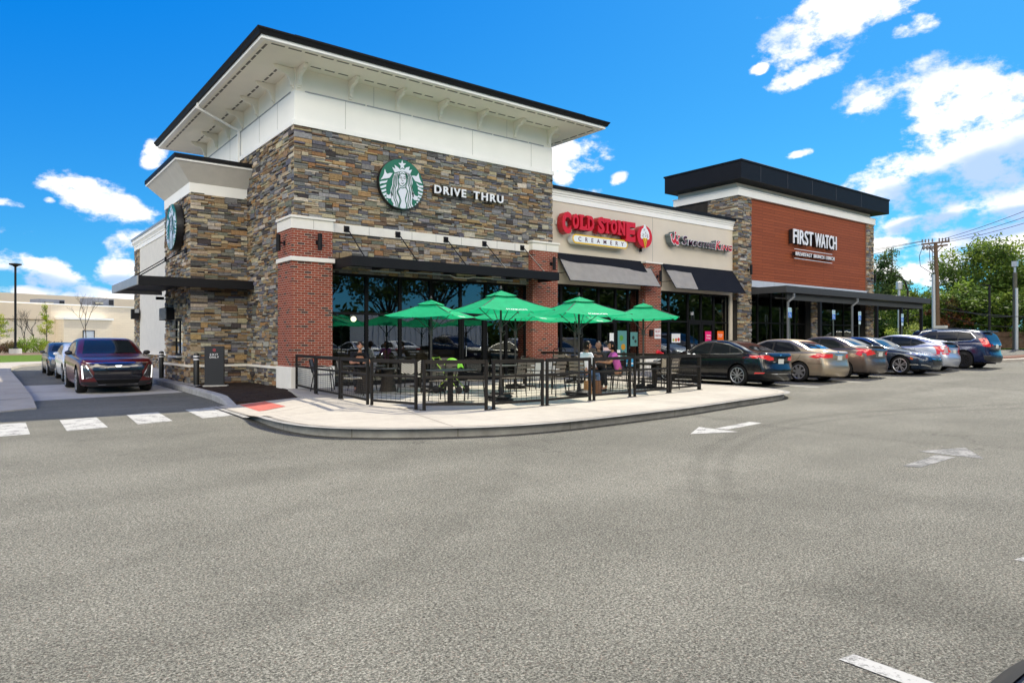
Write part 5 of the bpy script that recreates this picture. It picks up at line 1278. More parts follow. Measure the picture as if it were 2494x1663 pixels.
# ================================================================== UMBRELLAS
M_UMB = fabric_trans('green_canvas', (.014, .44, .19), .42)
M_POLE = mat('umbrella_pole', (.035, .03, .027), .45)
def make_umbrella(label):
    t = thing('patio_umbrella', label, 'umbrella', (0, 0, 0), group='green patio umbrellas')
    S = .95; zr, za = 2.02, 2.44
    cor = [Vector((S * sx, S * sy, zr)) for sx, sy in ((-1, -1), (1, -1), (1, 1), (-1, 1))]; ap = Vector((0, 0, za))
    mb = MB(); N = 10
    for k in range(4):
        a, b_ = cor[k], cor[(k + 1) % 4]; vs = []
        for j in range(N + 1):
            s = .20 + .80 * j / N
            for i in range(N + 1):
                u = i / N; e = a.lerp(b_, u); p = ap.lerp(e, s)
                belly = math.sin(PI * u); p.z -= .055 * belly * s * s; p.z -= .05 * math.sin(PI * s)* .6
                inw = .05 * belly * s * s; m_ = ((a + b_) / 2 - ap); m_.z = 0; p -= m_.normalized() * inw
                vs.append(p)
        mb.add(vs, [(j * (N + 1) + i, j * (N + 1) + i + 1, (j + 1) * (N + 1) + i + 1, (j + 1) * (N + 1) + i) for j in range(N) for i in range(N)])
    mb.build('canopy', M_UMB, t, smooth=True, angle=20, world=False, fix=False)
    mb = MB()
    for k in range(4):
        a, b_ = cor[k], cor[(k + 1) % 4]; vs = []
        for j in range(5):
            s = .0 + .30 * j / 4
            for i in range(7):
                u = i / 6; p = ap.lerp(a.lerp(b_, u), s); p.z += .022 - .016 * math.sin(PI * u) * j / 4; vs.append(p)
        mb.add(vs, [(j * 7 + i, j * 7 + i + 1, (j + 1) * 7 + i + 1, (j + 1) * 7 + i) for j in range(4) for i in range(6)])
    mb.build('vent', M_UMB, t, smooth=True, angle=20, world=False, fix=False)
    mb = MB()
    for k in range(4):
        a, b_ = cor[k], cor[(k + 1) % 4]
        P = [ap.lerp(a.lerp(b_, i / 6), .285) + Vector((0, 0, .010 - .016 * math.sin(PI * i / 6))) for i in range(7)]
        mb.tube(P, .009, 5)
    mb.build('vent_gap_line', M_BLACK, t, world=False)  # dark gap under the vent, drawn in as a black tube
    mb = MB(); mb.tube([(0, 0, .05), (0, 0, za)], .026, 14); mb.build('pole', M_POLE, t, smooth=True, world=False)
    mb = MB(); mb.lathe([(.0, za + .04), (.03, za + .05), (.035, za + .07), (.02, za + .1), (.008, za + .13)], 10); mb.build('finial', M_POLE, t, smooth=True, world=False)
    for k in range(4):
        c = cor[k]
        mb = MB(); mb.tube([(0, 0, za - .03), c + Vector((0, 0, -.02))], .010, 6); m2 = ap.lerp(c, .52); mb.tube([(0, 0, 1.62), (m2.x, m2.y, m2.z - .03)], .010, 6); mb.build('rib', M_POLE, t, world=False)
        e = (cor[k] + cor[(k + 1) % 4]) / 2
        mb = MB(); mb.tube([(0, 0, za - .03), (e.x * .93, e.y * .93, e.z - .055)], .007, 6); mb.build('rib', M_POLE, t, world=False)
    mb = MB(); mb.lathe([(.03, 1.52), (.05, 1.54), (.05, 1.66), (.03, 1.68)], 12); mb.tube([(.05, 0, 1.45), (.12, 0, 1.5), (.10, 0, 1.56), (.05, 0, 1.52)], .01, 6); mb.build('crank', M_POLE, t, smooth=True, world=False)
    mb = MB(); mb.lathe([(.30, 0), (.31, .03), (.25, .05), (.06, .07), (.04, .30), (.03, .31)], 20)
    for k in range(3):
        a = k * 2.1 + .4; mb.ball((.2 * math.cos(a), .2 * math.sin(a), .08), (.17, .12, .045), 10, 6)
    mb.build('weighted_base', M_BLACK, t, smooth=True, world=False)
    mb = MB(); e0, e1 = cor[0], cor[1]
    n_ = Vector((0, -1, .4)).normalized()
    def tf(u, v, d):
        x = u; p = e0.lerp(e1, (x + S) / (2 * S)); s = 1 - v / .95; q_ = ap.lerp(p, s); bl = math.sin(PI * (x + S) / (2 * S)); q_.z -= .055 * bl * s * s + .03 * math.sin(PI * s); q_.y += .05 * bl * s * s
        return tuple(q_ + Vector((0, -.006, .012)) + n_ * d)
    put_text(mb, 'STARBUCKS', -.28, .28, .03, .085, tf, .001, .004, 0, 1.1); mb.build('hem_lettering', M_LETTER, t, world=False)
    return t
U0 = make_umbrella('green square umbrella at the left of the patio, nearest the left brick pier')
U0.location = (9.62, 15.95, PZ); U0.rotation_euler = (0, 0, R_(38))
dup(U0, (9.45, 12.6, PZ), R_(-12), 'large green square umbrella in the centre front of the patio, before the right brick pier', scale=(.96, .96, 1.02))
dup(U0, (11.85, 12.55, PZ), R_(-12), 'green square umbrella over the seated people')
dup(U0, (15.2, 13.4, PZ), R_(43), 'green square umbrella at the right end of the patio by the parked cars')
dup(U0, (12.3, 15.7, PZ), R_(30), 'green square umbrella in the back row behind the large central one')
dup(U0, (15.4, 16.5, PZ), R_(24), 'green square umbrella in the back row near the slim brick pier')
# ================================================================== FURNITURE
M_TOP = mat('table_top', (.05, .047, .045), .4, var=.1)
M_SLAT = mat('taupe_slat', (.155, .125, .095), .5, var=.1)
def table(x, y, label, w_=.75, l=.75, h=.74, rz=0.0, drum=False):
    t = thing('cafe_table', label, 'table', (x, y, PZ), rz, 'patio tables')
    mb = MB(); mb.box(-w_ / 2, -l / 2, h - .028, w_ / 2, l / 2, h); mb.build('tabletop', M_TOP, t, world=False, bevel=.006)
    mb = MB()
    if drum: mb.lathe([(.24, 0), (.19, .2), (.17, .45), (.19, h - .03)], 20); mb.build('drum_base', mat('woven_dark', (.05, .042, .035), .7, var=.4, vscale=40, bump=.8, bscale=90), t, world=False, smooth=True)
    else:
        mb.bar((0, 0, .03), (0, 0, h - .03), .09, .09); mb.box(-.22, -.22, 0, .22, .22, .03); mb.build('pedestal', M_BRONZE, t, world=False)
    return t
def weave(mb, ox, w_, z0, z1, y, n=7, zig=True, tilt=0.0):
    """zigzag straps on a backrest: chevrons meeting on the centre line"""
    for s in (-1, 1):
        for k in range(-n, n):
            a = (0, z0 + (z1 - z0) * (k / n)); b_ = (w_ / 2, a[1] + (z1 - z0) * .5)
            pts = []
            for j in range(9):
                u = j / 8; x = u * w_ / 2; z = a[1] + (b_[1] - a[1]) * u
                if z0 <= z <= z1: pts.append((s * x + ox, y + tilt * (z - z0), z))
            if len(pts) > 1: mb.bar(pts[0], pts[-1], .006, (z1 - z0) / n * .52, up=(0, 0, 1))
def make_woven(label, light, dark):
    t = thing('patio_chair', label, 'chair', (0, 0, 0), 0, 'patio chairs')
    mb = MB(); mb.box(-.26, -.25, .42, .26, .24, .45); mb.build('seat', mat('seat_' + light[0], light[1], .7, var=.1), t, world=False, bevel=.01)
    mb = MB(); mb.add([(-.26, .26, .5), (.26, .26, .5), (.27, .34, .86), (-.27, .34, .86), (-.26, .275, .5), (.26, .275, .5), (.27, .355, .86), (-.27, .355, .86)], [(0, 1, 2, 3), (7, 6, 5, 4), (0, 4, 5, 1), (1, 5, 6, 2), (2, 6, 7, 3), (3, 7, 4, 0)]); bk = mb.build('backrest', mat('back_' + dark[0], dark[1], .7, var=.1), t, world=False)
    mb = MB(); weave(mb, 0, .50, .51, .85, .278, 6, tilt=.22); weave(mb, 0, .50, .51, .85, .262, 6, tilt=.22); mb.build('woven_straps', MATS['seat_' + light[0]], bk, world=False)
    for sx in (-1, 1):
        mb = MB(); mb.tube([(sx * .24, -.22, .43), (sx * .27, -.27, 0)], .014, 6); mb.build('leg', M_BRONZE, t, world=False)
        mb = MB(); mb.tube([(sx * .24, .22, .43), (sx * .27, .30, 0)], .014, 6); mb.tube([(sx * .26, .22, .43), (sx * .28, .34, .87)], .014, 6); mb.build('leg', M_BRONZE, t, world=False)
        mb = MB(); mb.tube([(sx * .28, .29, .66), (sx * .30, .0, .66), (sx * .29, -.2, .62), (sx * .26, -.24, .43)], .014, 6); mb.build('armrest', M_BRONZE, t, world=False)
    return t
def make_slat(label, back=.88):
    t = thing('patio_chair', label, 'chair', (0, 0, 0), 0, 'patio chairs')
    mb = MB()
    for k in range(6): mb.box(-.21, -.22 + k * .075, .44, .21, -.16 + k * .075, .46)
    mb.build('seat', M_SLAT, t, world=False)
    mb = MB()
    for k in range(3): mb.box(-.20, .21 + k * .02, .58 + k * .1, .20, .225 + k * .02, .65 + k * .1)
    mb.build('backrest', M_SLAT, t, world=False)
    mb = MB(); mb.tube([(-.21, .20, .45), (-.21, .26, back - .04), (-.17, .27, back), (.17, .27, back), (.21, .26, back - .04), (.21, .20, .45)], .013, 6); mb.build('back_frame', M_BRONZE, t, world=False)
    for sx in (-1, 1):
        mb = MB(); mb.tube([(sx * .20, -.20, .44), (sx * .22, -.23, 0)], .013, 6); mb.build('leg', M_BRONZE, t, world=False)
        mb = MB(); mb.tube([(sx * .20, .20, .44), (sx * .22, .25, 0)], .013, 6); mb.build('leg', M_BRONZE, t, world=False)
    return t
W_ = make_woven('woven chair with a bold black and white zigzag back beside the lime stroller', ('white', (.62, .58, .50)), ('black', (.03, .028, .025)))
W_.location = (8.95, 15.95, PZ); W_.rotation_euler = (0, 0, R_(160))
W2 = make_woven('beige woven armchair behind the second and third fence panels', ('beige', (.42, .37, .29)), ('taupe', (.20, .17, .13)))
W2.location = (7.35, 16.0, PZ); W2.rotation_euler = (0, 0, R_(70))
W3 = make_woven('grey woven armchair nearest the left brick pier', ('grey', (.16, .16, .165)), ('greyd', (.10, .10, .105)))
W3.location = (7.5, 18.15, PZ); W3.rotation_euler = (0, 0, R_(60))
dup(W2, (15.75, 13.0, PZ), R_(150), 'beige woven armchair in the right front corner of the fence')
dup(W3, (8.3, 17.4, PZ), R_(-70), 'grey woven chair the man in black sits on')
table(7.95, 16.55, 'drum-based table in front of the man in black', .8, .8, .72, .3, True)
table(8.75, 16.75, 'drum-based table between the man and the zigzag chair', .6, .6, .62, 0, True)
S_ = make_slat('slatted chair with taupe seat, left one of the pair at the front table')
S_.location = (8.35, 13.35, PZ); S_.rotation_euler = (0, 0, R_(200))
table(8.05, 12.55, 'square dark table with thick pedestal just behind the front fence', .9, .75, .74, .25)
SL = [((9.0, 12.95), 225, 'slatted chair with taupe seat, right one of the pair at the front table'), ((10.35, 13.3), 200, 'slatted chair with tan back behind the central fence panels'), ((11.05, 14.6), 30, 'slatted chair at the middle table, its back to the windows'),
      ((12.1, 15.0), -60, 'slatted chair behind the middle table under the back umbrella'), ((13.4, 16.3), 10, 'slatted chair by the glass behind the back umbrella'), ((11.35, 12.95), 190, 'slatted chair under the stacked armchairs behind the fence'),
      ((12.62, 13.35), 118, 'slatted chair the woman in white sits on'), ((14.35, 14.2), -25, 'slatted chair the man in dark grey sits on'), ((13.75, 12.95), 215, 'slatted chair the woman in pink sits on'),
      ((14.95, 13.95), 60, 'slatted chair left of the right-hand umbrella pole'), ((15.3, 12.6), 190, 'slatted chair in front of the right-hand umbrella'), ((9.9, 17.6), 40, 'slatted chair near the big window behind the left umbrella'), ((10.9, 17.3), -40, 'slatted chair near the big window beside the stroller')]
for p, a, lab in SL: dup(S_, (*p, PZ), R_(a), lab)
A1 = make_slat('tall armchair with an arched slatted back stacked on another chair', 1.0)
A1.location = (11.35, 13.0, PZ + .17); A1.rotation_euler = (0, 0, R_(185))
for ch in A1.children: pass
table(10.6, 14.1, 'small dark table in the middle of the patio', .7, .7, .74, .1); table(13.5, 13.75, 'dark table the three people sit around', .75, .75, .74, .2); table(15.5, 13.25, 'dark table under the right-hand umbrella', .9, .75, .74, .1); table(12.9, 16.0, 'dark table by the glass under the back umbrella', .7, .7, .74, .0); table(10.4, 17.9, 'dark table close to the big window', .7, .7, .74, 0)
# paper bags
for k, (x, y, c, lab) in enumerate(((12.35, 12.75, (.38, .20, .085), 'light brown paper bag on the ground by the woman in white'), (12.62, 12.68, (.17, .085, .045), 'darker brown paper bag on the ground by the woman in white'))):
    t = thing('paper_bag', lab, 'paper bag', (x, y, PZ), .3)
    mb = MB(); mb.add([(-.11, -.07, 0), (.11, -.07, 0), (.11, .07, 0), (-.11, .07, 0), (-.10, -.05, .34), (.10, -.05, .34), (.10, .05, .34), (-.10, .05, .34)], [(0, 3, 2, 1), (0, 1, 5, 4), (1, 2, 6, 5), (2, 3, 7, 6), (3, 0, 4, 7)]); mb.build('bag_body', mat('kraft%d' % k, c, .85, var=.12, vscale=12), t, world=False)
    mb = MB()
    for sy in (-.05, .05): mb.tube([(-.05, sy, .33), (-.04, sy, .42), (.04, sy, .42), (.05, sy, .33)], .004, 5)
    mb.build('handle', MATS['kraft%d' % k], t, world=False)
# stroller
t = thing('stroller', 'lime green and black folding stroller behind the fence', 'stroller', (9.75, 15.2, PZ), R_(30)); t.scale = (.88, .88, .9)
M_LIME = mat('lime_cloth', (.14, .42, .02), .6); M_LIMB = mat('lime_frame', (.26, .42, .02), .4)
mb = MB(); N = 8; vs = []
for j in range(N + 1):
    a = PI * (.05 + .55 * j / N)
    for i in range(7):
        x = -.19 + .38 * i / 6; vs.append((x, -.05 - .30 * math.cos(a) * 1.0, .72 + .30 * math.sin(a) - .05 * abs(i - 3) / 3))
mb.add(vs, [(j * 7 + i, j * 7 + i + 1, (j + 1) * 7 + i + 1, (j + 1) * 7 + i) for j in range(N) for i in range(6)]); mb.build('hood', M_LIME, t, world=False, smooth=True)
mb = MB(); mb.add([(-.18, .2, .8), (.18, .2, .8), (.17, .05, .38), (-.17, .05, .38), (-.17, -.28, .36), (.17, -.28, .36)], [(0, 1, 2, 3), (3, 2, 5, 4)]); mb.build('seat', mat('black_cloth', (.012, .012, .013), .8), t, world=False)
mb = MB()
for s in (-1, 1):
    mb.tube([(s * .22, .48, 1.02), (s * .22, .2, .7), (s * .22, -.38, .12)], .013, 6); mb.tube([(s * .22, -.1, .5), (s * .22, .36, .12)], .013, 6)
mb.tube([(-.22, .48, 1.02), (.22, .48, 1.02)], .016, 6); mb.build('push_frame', M_LIMB, t, world=False)
for x, y in ((-.24, -.4), (.24, -.4), (-.24, .36), (.24, .36)):
    mb = MB(); mb.lathe([(.0, -.02), (.09, -.02), (.115, 0), (.09, .02), (0, .02)], 16, (x, y, .115), 'X'); mb.build('wheel', M_BLACK, t, world=False, smooth=True)
mb = MB(); mb.box(-.16, -.2, .2, .16, .25, .36); mb.build('basket', MATS['black_cloth'], t, world=False)
# ================================================================== PEOPLE
def skin_mesh(pts, edges, radii, sub=1, root=0):
    me = bpy.data.meshes.new('sk'); me.from_pydata([tuple(p) for p in pts], edges, []); o = bpy.data.objects.new('sk', me); COL.objects.link(o)
    sk = o.modifiers.new('s', 'SKIN'); sk.use_smooth_shade = True
    lay = me.skin_vertices[0].data if len(me.skin_vertices) else None
    for i, r in enumerate(radii):
        rr = r if isinstance(r, tuple) else (r, r); lay[i].radius = rr; lay[i].use_root = (i == root)
    if sub: sb = o.modifiers.new('ss', 'SUBSURF'); sb.levels = sub; sb.render_levels = sub
    dg = bpy.context.evaluated_depsgraph_get(); dg.update()
    m2 = bpy.data.meshes.new_from_object(o.evaluated_get(dg))
    vs = [tuple(v.co) for v in m2.vertices]; fs = [tuple(p.vertices) for p in m2.polygons]
    bpy.data.objects.remove(o); bpy.data.meshes.remove(m2); bpy.data.meshes.remove(me)
    return vs, fs
def graph(chains):
    """chains: list of [(name, point, radius)...]; shared names join up"""
    idx = {}; pts = []; rad = []; ed = []
    for ch in chains:
        prev = None
        for nm, p, r in ch:
            if nm not in idx: idx[nm] = len(pts); pts.append(p); rad.append(r)
            if prev is not None and prev != idx[nm]: ed.append((prev, idx[nm]))
            prev = idx[nm]
    return pts, ed, rad
def person(loc, rz, label, skin, shirt, pants, hair, hairkind, lean=.12, head_turn=0.0, head_down=.1, arms='table', sleeve=.6, shoe=(.02, .02, .02), h=1.0):
    t = thing('person', label, 'person', loc, rz)
    ly = -lean
    P = dict(pel=(0, .02, .53), wa=(0, .02 + ly * .3, .70), ch=(0, ly * .8, .90), nk=(0, ly * 1.1, 1.06), hd=(0, ly * 1.25 - .02, 1.13))
    A = {}
    for s, n in ((-1, 'l'), (1, 'r')):
        A[n + 'sh'] = (s * .17, ly, 1.0)
        if arms == 'table': A[n + 'el'] = (s * .25, ly - .14, .77); A[n + 'wr'] = (s * .13, ly - .36, .79)
        elif arms == 'lap': A[n + 'el'] = (s * .23, ly - .05, .72); A[n + 'wr'] = (s * .10, ly - .26, .66)
        else: A[n + 'el'] = (s * .24, ly - .16, .80); A[n + 'wr'] = (s * .06, ly - .34, .93)
        A[n + 'hp'] = (s * .09, 0, .50); A[n + 'kn'] = (s * .13, -.42, .50); A[n + 'an'] = (s * .12, -.44 + (.08 if s > 0 else 0), .10); A[n + 'to'] = (s * .13, -.60 + (.08 if s > 0 else 0), .05)
    chains = [[('pel', P['pel'], (.13, .10)), ('wa', P['wa'], (.11, .085)), ('ch', P['ch'], (.125, .09)), ('nk', P['nk'], .052), ('hd', P['hd'], .055)]]
    for n, s in (('l', -1), ('r', 1)):
        w_ = Vector(A[n + 'wr']); e = Vector(A[n + 'el']); d = (w_ - e).normalized(); side = Vector((-s, 0, 0)); up = Vector((0, 0, 1))
        palm = w_ + d * .075
        chains.append([('ch', P['ch'], .12), (n + 'sh', A[n + 'sh'], .055), (n + 'el', A[n + 'el'], .042), (n + 'wr', A[n + 'wr'], .026), (n + 'pm', tuple(palm), (.036, .016))])
        for k, L in enumerate((.070, .080, .074, .058)):
            b0 = palm + side * (-.027 + .018 * k) + d * .015; b1 = b0 + d * L * .5 - up * .006; b2 = b1 + d * L * .35 - up * .025
            chains.append([(n + 'pm', tuple(palm), .03), (n + 'f%da' % k, tuple(b0 + d * .012), .0095), (n + 'f%db' % k, tuple(b1), .0088), (n + 'f%dc' % k, tuple(b2), .0075)])
        th0 = w_ + d * .03 - side * -.03
        chains.append([(n + 'wr', A[n + 'wr'], .026), (n + 'ta', tuple(w_ + d * .035 + side * .035), .011), (n + 'tb', tuple(w_ + d * .075 + side * .052 - up * .01), .0095)])
        chains.append([('pel', P['pel'], .13), (n + 'hp', A[n + 'hp'], .085), (n + 'kn', A[n + 'kn'], .058), (n + 'an', A[n + 'an'], .038), (n + 'to', A[n + 'to'], .034)])
    v, f = skin_mesh(*graph(chains))
    mb = MB(); mb.add(v, f)
    # head: skull, jaw, nose, ears, all one surface block with the body mesh
    hc = Vector((P['hd'][0], P['hd'][1] - .01, 1.235)); Rh = Matrix.Rotation(head_turn, 3, 'Z') @ Matrix.Rotation(-head_down, 3, 'X')
    def H(x, y, z): return tuple(hc + Rh @ Vector((x, y, z)))
    vs = []; NN, MM = 20, 16
    for j in range(MM + 1):
        a = PI * j / MM
        for k in range(NN):
            b_ = 2 * PI * k / NN; x, y, z = math.sin(a) * math.sin(b_), -math.sin(a) * math.cos(b_), math.cos(a)
            w2 = .078 * (1 - .28 * max(0, -z) ** 1.3); dp = .096 * (1 - .16 * max(0, -z)); X, Y, Z_ = x * w2, y * dp + .004, z * .118
            front_ = max(0, -y)
            if abs(x) < .22 and -.25 < z < .12 and y < -.5: Y -= .018 * (1 - abs(x) / .22) * (1 - abs(z + .1) / .2 if abs(z + .1) < .2 else 0)
            if z > .0 and z < .25 and y < -.4 and abs(x) > .18 and abs(x) < .6: Y += .006
            if z < -.62 and y < 0: Y -= .012
            vs.append(H(X, Y, Z_))
    mb.add(vs, [(j * NN + k, (j + 1) * NN + k, (j + 1) * NN + (k + 1) % NN, j * NN + (k + 1) % NN) for j in range(MM) for k in range(NN)])
    nb = [H(*q_) for q_ in ((-.016, -.088, -.032), (.016, -.088, -.032), (0, -.088, .022), (0, -.118, -.026))]; mb.add(nb, [(0, 1, 3), (1, 2, 3), (2, 0, 3), (0, 2, 1)])
    for s in (-1, 1):
        e = MB(); e.ball((0, 0, 0), (.012, .022, .032), 8, 6); e.v = [H(s * .078 + p[0], .008 + p[1], -.005 + p[2]) for p in e.v]; mb.add(e.v, e.f)
    body = mb.build('body', mat('skin_%g' % skin[0], skin, .5, var=.05), t, world=False, smooth=True, angle=80)
    mb = MB()
    for s in (-1, 1): mb.ball(H(s * .031, -.086, .008), (.011, .006, .006), 8, 6)
    mb.build('eyes', mat('eye_dark', (.02, .015, .012), .2), body, world=False)
    mb = MB(); mb.ball(H(0, -.092, -.060), (.024, .007, .006), 10, 6); mb.build('mouth', mat('lips', (.28, .09, .07), .5), body, world=False)
    mb = MB()
    for s in (-1, 1): mb.bar(H(s * .018, -.092, .030), H(s * .046, -.083, .031), .006, .005)
    mb.build('eyebrows', mat('hair_%g' % hair[0], hair, .55), body, world=False)
    # hair
    mb = MB(); vs = []; hr = 1.10; low = {'short': -.15, 'bob': -.75, 'long': -.8, 'crop': -.05}[hairkind]
    for j in range(MM + 1):
        a = PI * j / MM
        for k in range(NN):
            b_ = 2 * PI * k / NN; x, y, z = math.sin(a) * math.sin(b_), -math.sin(a) * math.cos(b_), math.cos(a)
            lim = .42 if y < -.35 else low
            if hairkind in ('bob', 'long') and y < -.35 and abs(x) > .86: lim = low
            k_ = hr if hairkind != 'crop' else 1.04
            zz = max(z, lim); sc_ = math.sqrt(max(0, 1 - zz * zz)) / max(1e-4, math.sqrt(max(1e-8, 1 - z * z))) if z < lim else 1
            n_ = 1 + .03 * math.sin(7 * b_ + 3 * a)
            X, Y, Z_ = x * sc_ * .080 * k_ * n_, y * sc_ * .098 * k_ * n_ + .008, zz * .120 * k_
            if z < lim: X *= .93; Y = Y * .93
            vs.append(H(X, Y, Z_))
    mb.add(vs, [(j * NN + k, (j + 1) * NN + k, (j + 1) * NN + (k + 1) % NN, j * NN + (k + 1) % NN) for j in range(MM) for k in range(NN)])
    if hairkind == 'long':
        for k in range(7):
            x = -.065 + .13 * k / 6; mb.tube([H(x, .07, .02), H(x * 1.05, .11, -.10), H(x * .9, .12, -.24), H(x * .7, .11, -.34)], [.03, .032, .026, .008], 7)
    mb.build('hair', MATS['hair_%g' % hair[0]], t, world=False, smooth=True, angle=80)
    # shirt
    cs = [[('a', (0, .02, .50), (.155, .125)), ('b', P['wa'], (.135, .11)), ('c', P['ch'], (.155, .115)), ('d', (P['nk'][0], P['nk'][1] + .005, 1.035), .07)]]
    for n in ('l', 'r'):
        sh, el, wr = Vector(A[n + 'sh']), Vector(A[n + 'el']), Vector(A[n + 'wr'])
        c_ = [('c', P['ch'], .15), (n + 's', tuple(sh), .073)]
        if sleeve <= .6: c_.append((n + 'e', tuple(sh.lerp(el, .75)), .058))
        else: c_ += [(n + 'e', tuple(el), .055), (n + 'w', tuple(el.lerp(wr, sleeve - .1)), .042)]
        cs.append(c_)
    v, f = skin_mesh(*graph(cs)); mb = MB(); mb.add(v, f); mb.build('shirt', mat('shirt_%g_%g' % shirt[:2], shirt, .85, var=.12, vscale=9, bump=.4, bscale=14), t, world=False, smooth=True, angle=80)
    cs = [[('a', (0, .03, .56), (.15, .12)), ('a2', (0, .02, .50), (.155, .12))]]
    for n in ('l', 'r'): cs.append([('a2', (0, .02, .50), .15), (n + 'h', A[n + 'hp'], .10), (n + 'k', A[n + 'kn'], .075), (n + 'a', (A[n + 'an'][0], A[n + 'an'][1], .13), .058)])
    v, f = skin_mesh(*graph(cs)); mb = MB(); mb.add(v, f); mb.build('trousers', mat('trousers_%g_%g' % pants[:2], pants, .85, var=.12, vscale=9), t, world=False, smooth=True, angle=80)
    for n in ('l', 'r'):
        an, to = Vector(A[n + 'an']), Vector(A[n + 'to'])
        v, f = skin_mesh([(an.x, an.y + .03, .045), (an.x, an.y - .05, .05), (to.x, to.y - .02, .035)], [(0, 1), (1, 2)], [(.045, .045), (.05, .05), (.04, .03)]); mb = MB(); mb.add(v, f); mb.build('shoe', mat('shoe_%g' % shoe[0], shoe, .6), t, world=False, smooth=True)
    return t
def facing(frm, to): d = Vector(to) - Vector(frm); return math.atan2(d.x, -d.y)
person((8.12, 17.2, PZ), facing((8.12, 17.2), (7.5, 15.6)), 'bearded man in a black T-shirt bent over a table at the left of the patio', (.36, .17, .10), (.010, .010, .012), (.03, .03, .035), (.02, .015, .012), 'short', .24, 0, .55, 'table', .5)
person((12.68, 13.25, PZ), facing((12.68, 13.25), (13.5, 13.3)), 'person with short dark hair in a white long-sleeved top and jeans, arms folded', (.34, .17, .10), (.70, .70, .76), (.10, .17, .30), (.018, .012, .010), 'bob', .1, R_(-42), .05, 'lap', .95, (.05, .05, .06))
person((14.2, 14.1, PZ), facing((14.2, 14.1), (13.1, 13.5)), 'heavy man in a dark grey shirt with short hair, leaning on the table', (.30, .16, .10), (.045, .042, .042), (.02, .02, .024), (.03, .025, .022), 'crop', .22, R_(10), .25, 'up', .9, (.12, .12, .13))
person((13.75, 13.0, PZ), facing((13.75, 13.0), (12.9, 13.6)), 'woman in a pink shirt with long black hair at the table', (.40, .19, .10), (.62, .13, .42), (.02, .02, .022), (.010, .008, .008), 'long', .14, R_(12), .12, 'table', .55)
t = thing('tote_bag', 'dark tote bag with blue sea picture hanging behind the woman in pink', 'bag', (13.9, 12.75, PZ), R_(-30))
mb = MB(); mb.box(-.14, -.05, .62, .14, .03, .95); mb.build('bag_body', mat('bag_black', (.015, .015, .018), .7), t, world=False, bevel=.02)
mb = MB(); mb.box(-.10, -.055, .68, .10, -.05, .88); mb.build('sea_picture', mat('sea_blue', (.05, .28, .50), .6), t, world=False)
mb = MB(); mb.box(-.10, -.058, .74, .10, -.055, .77); mb.build('white_wave', M_LETTER, t, world=False)
# ================================================================== CARS
def paintm(name, col, metal=.3, rough=.28):
    m = mat(name, col, rough, metal, coat=.45)
    return m
def car_glass(name='car_glass', c=(.012, .016, .018)): return mat(name, c, .04, 0, spec=.3)
M_CG = car_glass(); M_TYRE = mat('tyre_rubber', (.014, .014, .014), .8, var=.1); M_TRIMB = mat('black_trim', (.012, .012, .013), .4); M_CHROME = mat('chrome', (.75, .76, .78), .12, 1.0)
M_RLAMP = mat('red_lamp', (.42, .008, .012), .12, coat=1.0, emit=((.8, .01, .01), .12)); M_HLAMP = mat('clear_lamp', (.55, .57, .6), .08, .5, coat=1.0); M_PLATE = mat('plate', (.62, .62, .55), .5); M_RIM = mat('alloy_rim', (.50, .50, .52), .28, .85); M_RIMB = mat('black_rim', (.02, .02, .022), .3, .5); M_WELL = mat('wheel_well', (.006, .006, .006), .9)
M_RLAMPC = mat('clear_rear_lamp', (.55, .48, .50), .1, .2, coat=1.0)
def lerp_pts(pts, s):
    """Catmull-Rom-ish monotone interpolation of (s, value) list"""
    if s <= pts[0][0]: return pts[0][1]
    if s >= pts[-1][0]: return pts[-1][1]
    for i in range(len(pts) - 1):
        if pts[i][0] <= s <= pts[i + 1][0]:
            x0, y0 = pts[i]; x1, y1 = pts[i + 1]; h = x1 - x0; t = (s - x0) / h
            def sl(k):
                if k <= 0 or k >= len(pts) - 1: return (pts[min(k + 1, len(pts) - 1)][1] - pts[max(k - 1, 0)][1]) / max(1e-6, pts[min(k + 1, len(pts) - 1)][0] - pts[max(k - 1, 0)][0])
                a = (pts[k][1] - pts[k - 1][1]) / (pts[k][0] - pts[k - 1][0]); b_ = (pts[k + 1][1] - pts[k][1]) / (pts[k + 1][0] - pts[k][0])
                return 0 if a * b_ <= 0 else 2 * a * b_ / (a + b_)
            m0, m1 = sl(i), sl(i + 1); t2, t3 = t * t, t * t * t
            return (2 * t3 - 3 * t2 + 1) * y0 + (t3 - 2 * t2 + t) * h * m0 + (-2 * t3 + 3 * t2) * y1 + (t3 - t2) * h * m1
